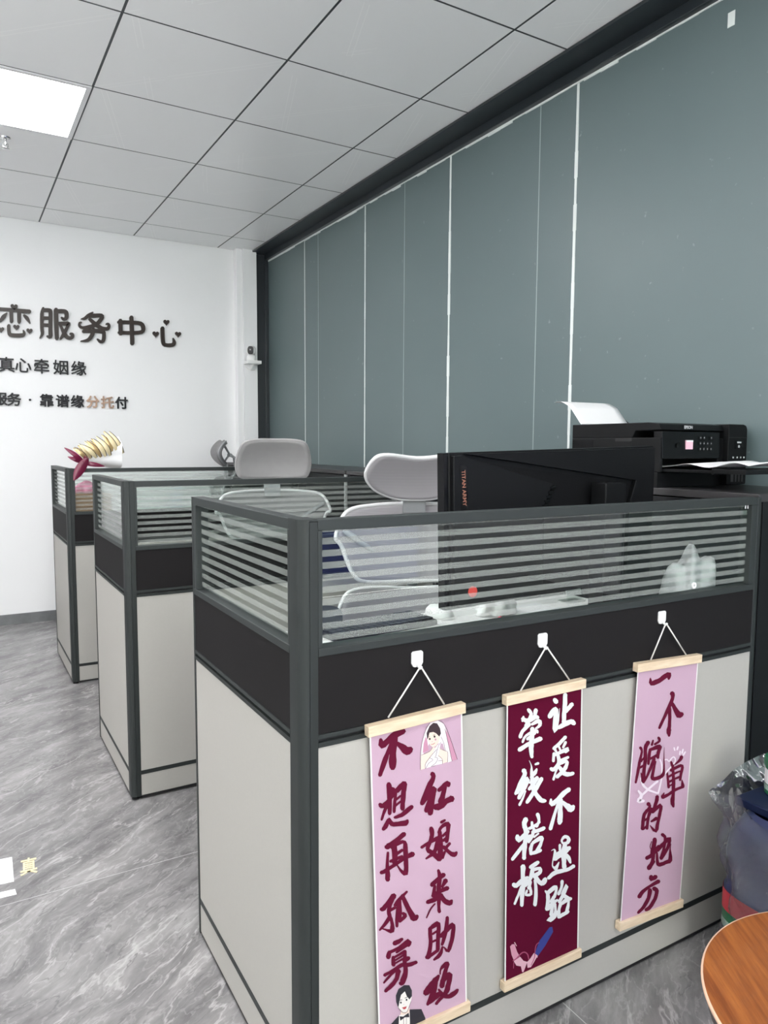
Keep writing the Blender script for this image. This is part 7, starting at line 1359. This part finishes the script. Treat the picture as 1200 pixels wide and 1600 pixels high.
ART_M = dict(veil=mat('veil_ink', (.74, .68, .72), .8), rose=mat('rose_ink', (.52, .25, .36), .8), skin=mat('skin_ink', (.76, .60, .53), .8), hair=mat('hair_ink', (.035, .018, .025), .8),
             lips=mat('lip_ink', (.40, .05, .06), .8), line=mat('line_ink', (.07, .04, .05), .8), suit=mat('suit_ink', (.018, .016, .024), .8), paper=mat('paper_ink', (.74, .70, .68), .8),
             pinksleeve=mat('pink_sleeve_ink', (.55, .25, .34), .8), pinkskin=mat('pink_skin_ink', (.62, .36, .44), .8), blue=mat('blue_sleeve_ink', (.022, .032, .20), .8), string=mat('string_ink', (.30, .045, .12), .8))
doodle = [('heart_doodle', 'pale heart and arrow doodle', [('doodle', 's', q) for q in INK['D'][0][1].split('|')])]
ART_M['doodle'] = M_DOODLE
make_banner('pale pink banner with a bride and groom drawing, nearest the corner post', (.705, .70), (.599, .7165, .807, .7225), (.622, .122, .830, .118), .007, M_PINK, M_INK, INK['A'],
            [('bride_drawing', 'printed bride in a veil', ART['bride']), ('groom_drawing', 'printed groom in a bow tie', ART['groom'])], (.707, .812), ((.642, .733), (.762, .736)))
make_banner('dark wine red banner with white brush characters between two pink ones', (1.012, .70), (.905, .718, 1.1175, .7185), (.915, .122, 1.129, .1195), .007, M_WINE, M_INKW, INK['B'],
            [('hands_drawing', 'two hands joined by a red string', ART['hands'])], (1.007, .808), ((.945, .730), (1.076, .731)))
make_banner('pale pink banner with one brush column and a heart doodle, nearest the water jug', (1.381, .70), (1.274, .727, 1.4925, .717), (1.247, .1365, 1.4645, .1225), .008, M_PINK, M_INK, INK['C'],
            doodle, (1.365, .812), ((1.322, .737), (1.443, .731)))
for k, (hx, hz) in enumerate(((.707, .827), (1.007, .8215), (1.364, .827))):
    H = thing('adhesive_hook', ['white adhesive hook holding the bride and groom banner', 'white adhesive hook holding the wine red banner', 'white adhesive hook holding the heart doodle banner'][k], 'hook', (hx, BY + .0013, hz), 0, 'white adhesive hooks')
    w, h = .0120, .0145
    MB().prism([(-w, h - .003), (-w + .003, h), (w - .003, h), (w, h - .003), (w, -h + .007), (w * .72, -h + .001), (w * .4, -h), (-w * .4, -h), (-w * .72, -h + .001), (-w, -h + .007)], 'y', -.0045, -.0002, M_HOOK).build('plate', H, bevel=.001)
    MB().tube([(0, -.004, -.003), (0, -.008, -.012), (0, -.0135, -.0145), (0, -.017, -.011)], [.0032, .0032, .003, .0025], M_HOOK, 8).build('hook_finger', H, smooth=0)

# ---------------------------------------------------------------- water jug in a plastic bag, tea jar on top
JX, JY = 1.605, .835
jug = thing('water_jug', 'deep blue square water jug wrapped in clear plastic at the panel end', 'water jug', (JX, JY, 0))
def jugf(u, v):
    a = 2 * PI * u + PI / 4
    prof = [(.0, .0), (.135, .0), (.152, .015), (.155, .06), (.150, .12), (.153, .13), (.155, .22), (.150, .23), (.154, .30), (.148, .345), (.128, .385), (.112, .400)]
    i = min(int(v * 11), 10)
    k = v * 11 - i
    r = prof[i][0] * (1 - k) + prof[i + 1][0] * k
    z = prof[i][1] * (1 - k) + prof[i + 1][1] * k
    cs, sn = math.cos(a), math.sin(a)
    e = .42
    return (r * math.copysign(abs(cs) ** e, cs), r * math.copysign(abs(sn) ** e, sn), z + .001)
MB().grid(jugf, 64, 33, M_JUG).build('body', jug, smooth=35)
MB().box(-.100, .110, -.14, .140, .4005, .420, M_JUGTOP).build('top_cap', jug, bevel=.003)
def label_band(u, v):
    a = 2 * PI * u + PI / 4
    r = .1565
    cs, sn = math.cos(a), math.sin(a)
    return (r * math.copysign(abs(cs) ** .42, cs), r * math.copysign(abs(sn) ** .42, sn), v)
bands = ((.132, .150, M_GREEN2), (.150, .172, M_GREEN), (.172, .218, M_RED))
lbl = MB()
for z0, z1, mt in bands:
    lbl.grid(lambda u, v: label_band(u, z0 + (z1 - z0) * v), 64, 1, mt)
lbl.build('label_sleeve', jug, smooth=35)
pb = MB()
rnd = random.Random(11)
def bagf(u, v):
    a = 2 * PI * u
    cs, sn = math.cos(a), math.sin(a)
    z = .008 + v * .435
    flare = max(0, v - .80) / .2
    r = .166 + .012 * math.sin(3 * a + 9 * v) + .008 * math.sin(7 * a - 14 * v + 1) + .006 * math.sin(11 * a + 23 * v) + .020 * flare ** 1.5 * (1 + .5 * math.sin(4 * a + 1))
    zz = z + .022 * flare * math.sin(5 * a + .7) - .035 * flare * max(0, -sn)
    return (r * math.copysign(abs(cs) ** .5, cs), r * math.copysign(abs(sn) ** .5, sn) * .93, zz)
bago = pb.grid(bagf, 96, 40, M_BAG).build('plastic_wrap', smooth=0, loc=(JX, JY - .004, 0))
tag(bago, 'crinkled clear plastic bag around the blue water jug', 'plastic bag')
jar = thing('tea_jar', 'small green lidded jar with a white label on the navy jug top', 'jar', (1.602, .925, .4205))
MB().lathe([(.033, 0), (.036, .003), (.036, .066), (.034, .069)], M_GREEN, n=36).build('body', jar, smooth=40)
lb = MB().lathe([(.0364, .026), (.0364, .060)], M_PAPER, n=36, cap=False)
lbo = lb.build('label', jar, smooth=0)
MB().lathe([(.0365, .012), (.0365, .024)], M_GREEN2, n=36, cap=False).build('label_stripe', jar, smooth=0)
for k, ch in enumerate('宝力'):
    vs, fs = text_mesh(ch, .021)
    a0 = math.atan2(-.925, -1.602) + (k - .5) * .62 - .05
    MB().add([(.0368 * math.cos(a0 + v.x / .0368), .0368 * math.sin(a0 + v.x / .0368), .045 + v.y) for v in vs], fs, M_SIGN2).build('label_print', lbo)
lid = MB().lathe([(.0385, .066), (.0395, .068), (.0395, .083), (.037, .086), (.0, .086)], M_GREEN, n=36, cap=False).build('lid', jar, smooth=40)
MB().lathe([(.0, .0866), (.027, .0866), (.027, .0861)], M_PAPER, n=32, cap=False).build('lid_label', lid)

# ---------------------------------------------------------------- round wooden table, lower right corner
tb = thing('round_table', 'small round orange-brown wooden table in front of the water jug', 'table', (.98, .415, 0))
MB().lathe([(.0, .4985), (.2135, .4985), (.2135, .5)], M_TABLE, n=96, cap=False).lathe([(.2135, .5), (.0, .5)], M_TABLE, n=96, cap=False).build('tabletop', tb, smooth=30)
MB().lathe([(.2135, .5003), (.2155, .4998), (.2163, .498), (.2160, .4955), (.212, .4940)], M_TEDGE, n=96, cap=False).build('edge_band', tb, smooth=60)
MB().lathe([(.0, .4938), (.2150, .4940), (.208, .470), (.05, .455), (.0, .455)], M_TLEG, n=64, cap=False).build('apron', tb, smooth=30)
MB().lathe([(.030, .012), (.028, .10), (.028, .456)], M_TLEG, n=28).build('column', tb, smooth=40)
MB().lathe([(.15, 0), (.152, .006), (.14, .012), (.03, .022)], M_TLEG, n=48).build('foot_plate', tb, smooth=40)

# ---------------------------------------------------------------- flat white shapes and a pale gold character on the floor
tag(MB().prism([(-.14, 2.345), (.104, 2.318), (.100, 2.180), (-.14, 2.205)], 'z', .0005, .0012, M_PAPER).build('white_sheet'), 'flat white shape on the floor at the left edge', 'paper')
tag(MB().prism([(-.14, 2.165), (.100, 2.140), (.102, 2.112), (-.14, 2.130)], 'z', .0005, .0012, M_PAPER).build('floor_strip'), 'narrow flat white shape on the floor just nearer than the wide one', 'paper')
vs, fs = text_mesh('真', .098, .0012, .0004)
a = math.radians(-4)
o = MB().add([(v.x * .48 * math.cos(a) - v.y * math.sin(a), v.x * .48 * math.sin(a) + v.y * math.cos(a), v.z + .0009) for v in vs], fs, M_CREAM).build('floor_character', loc=(.142, 2.243, 0))
tag(o, 'pale gold flat character on the floor by the wide white shape', 'cutout')
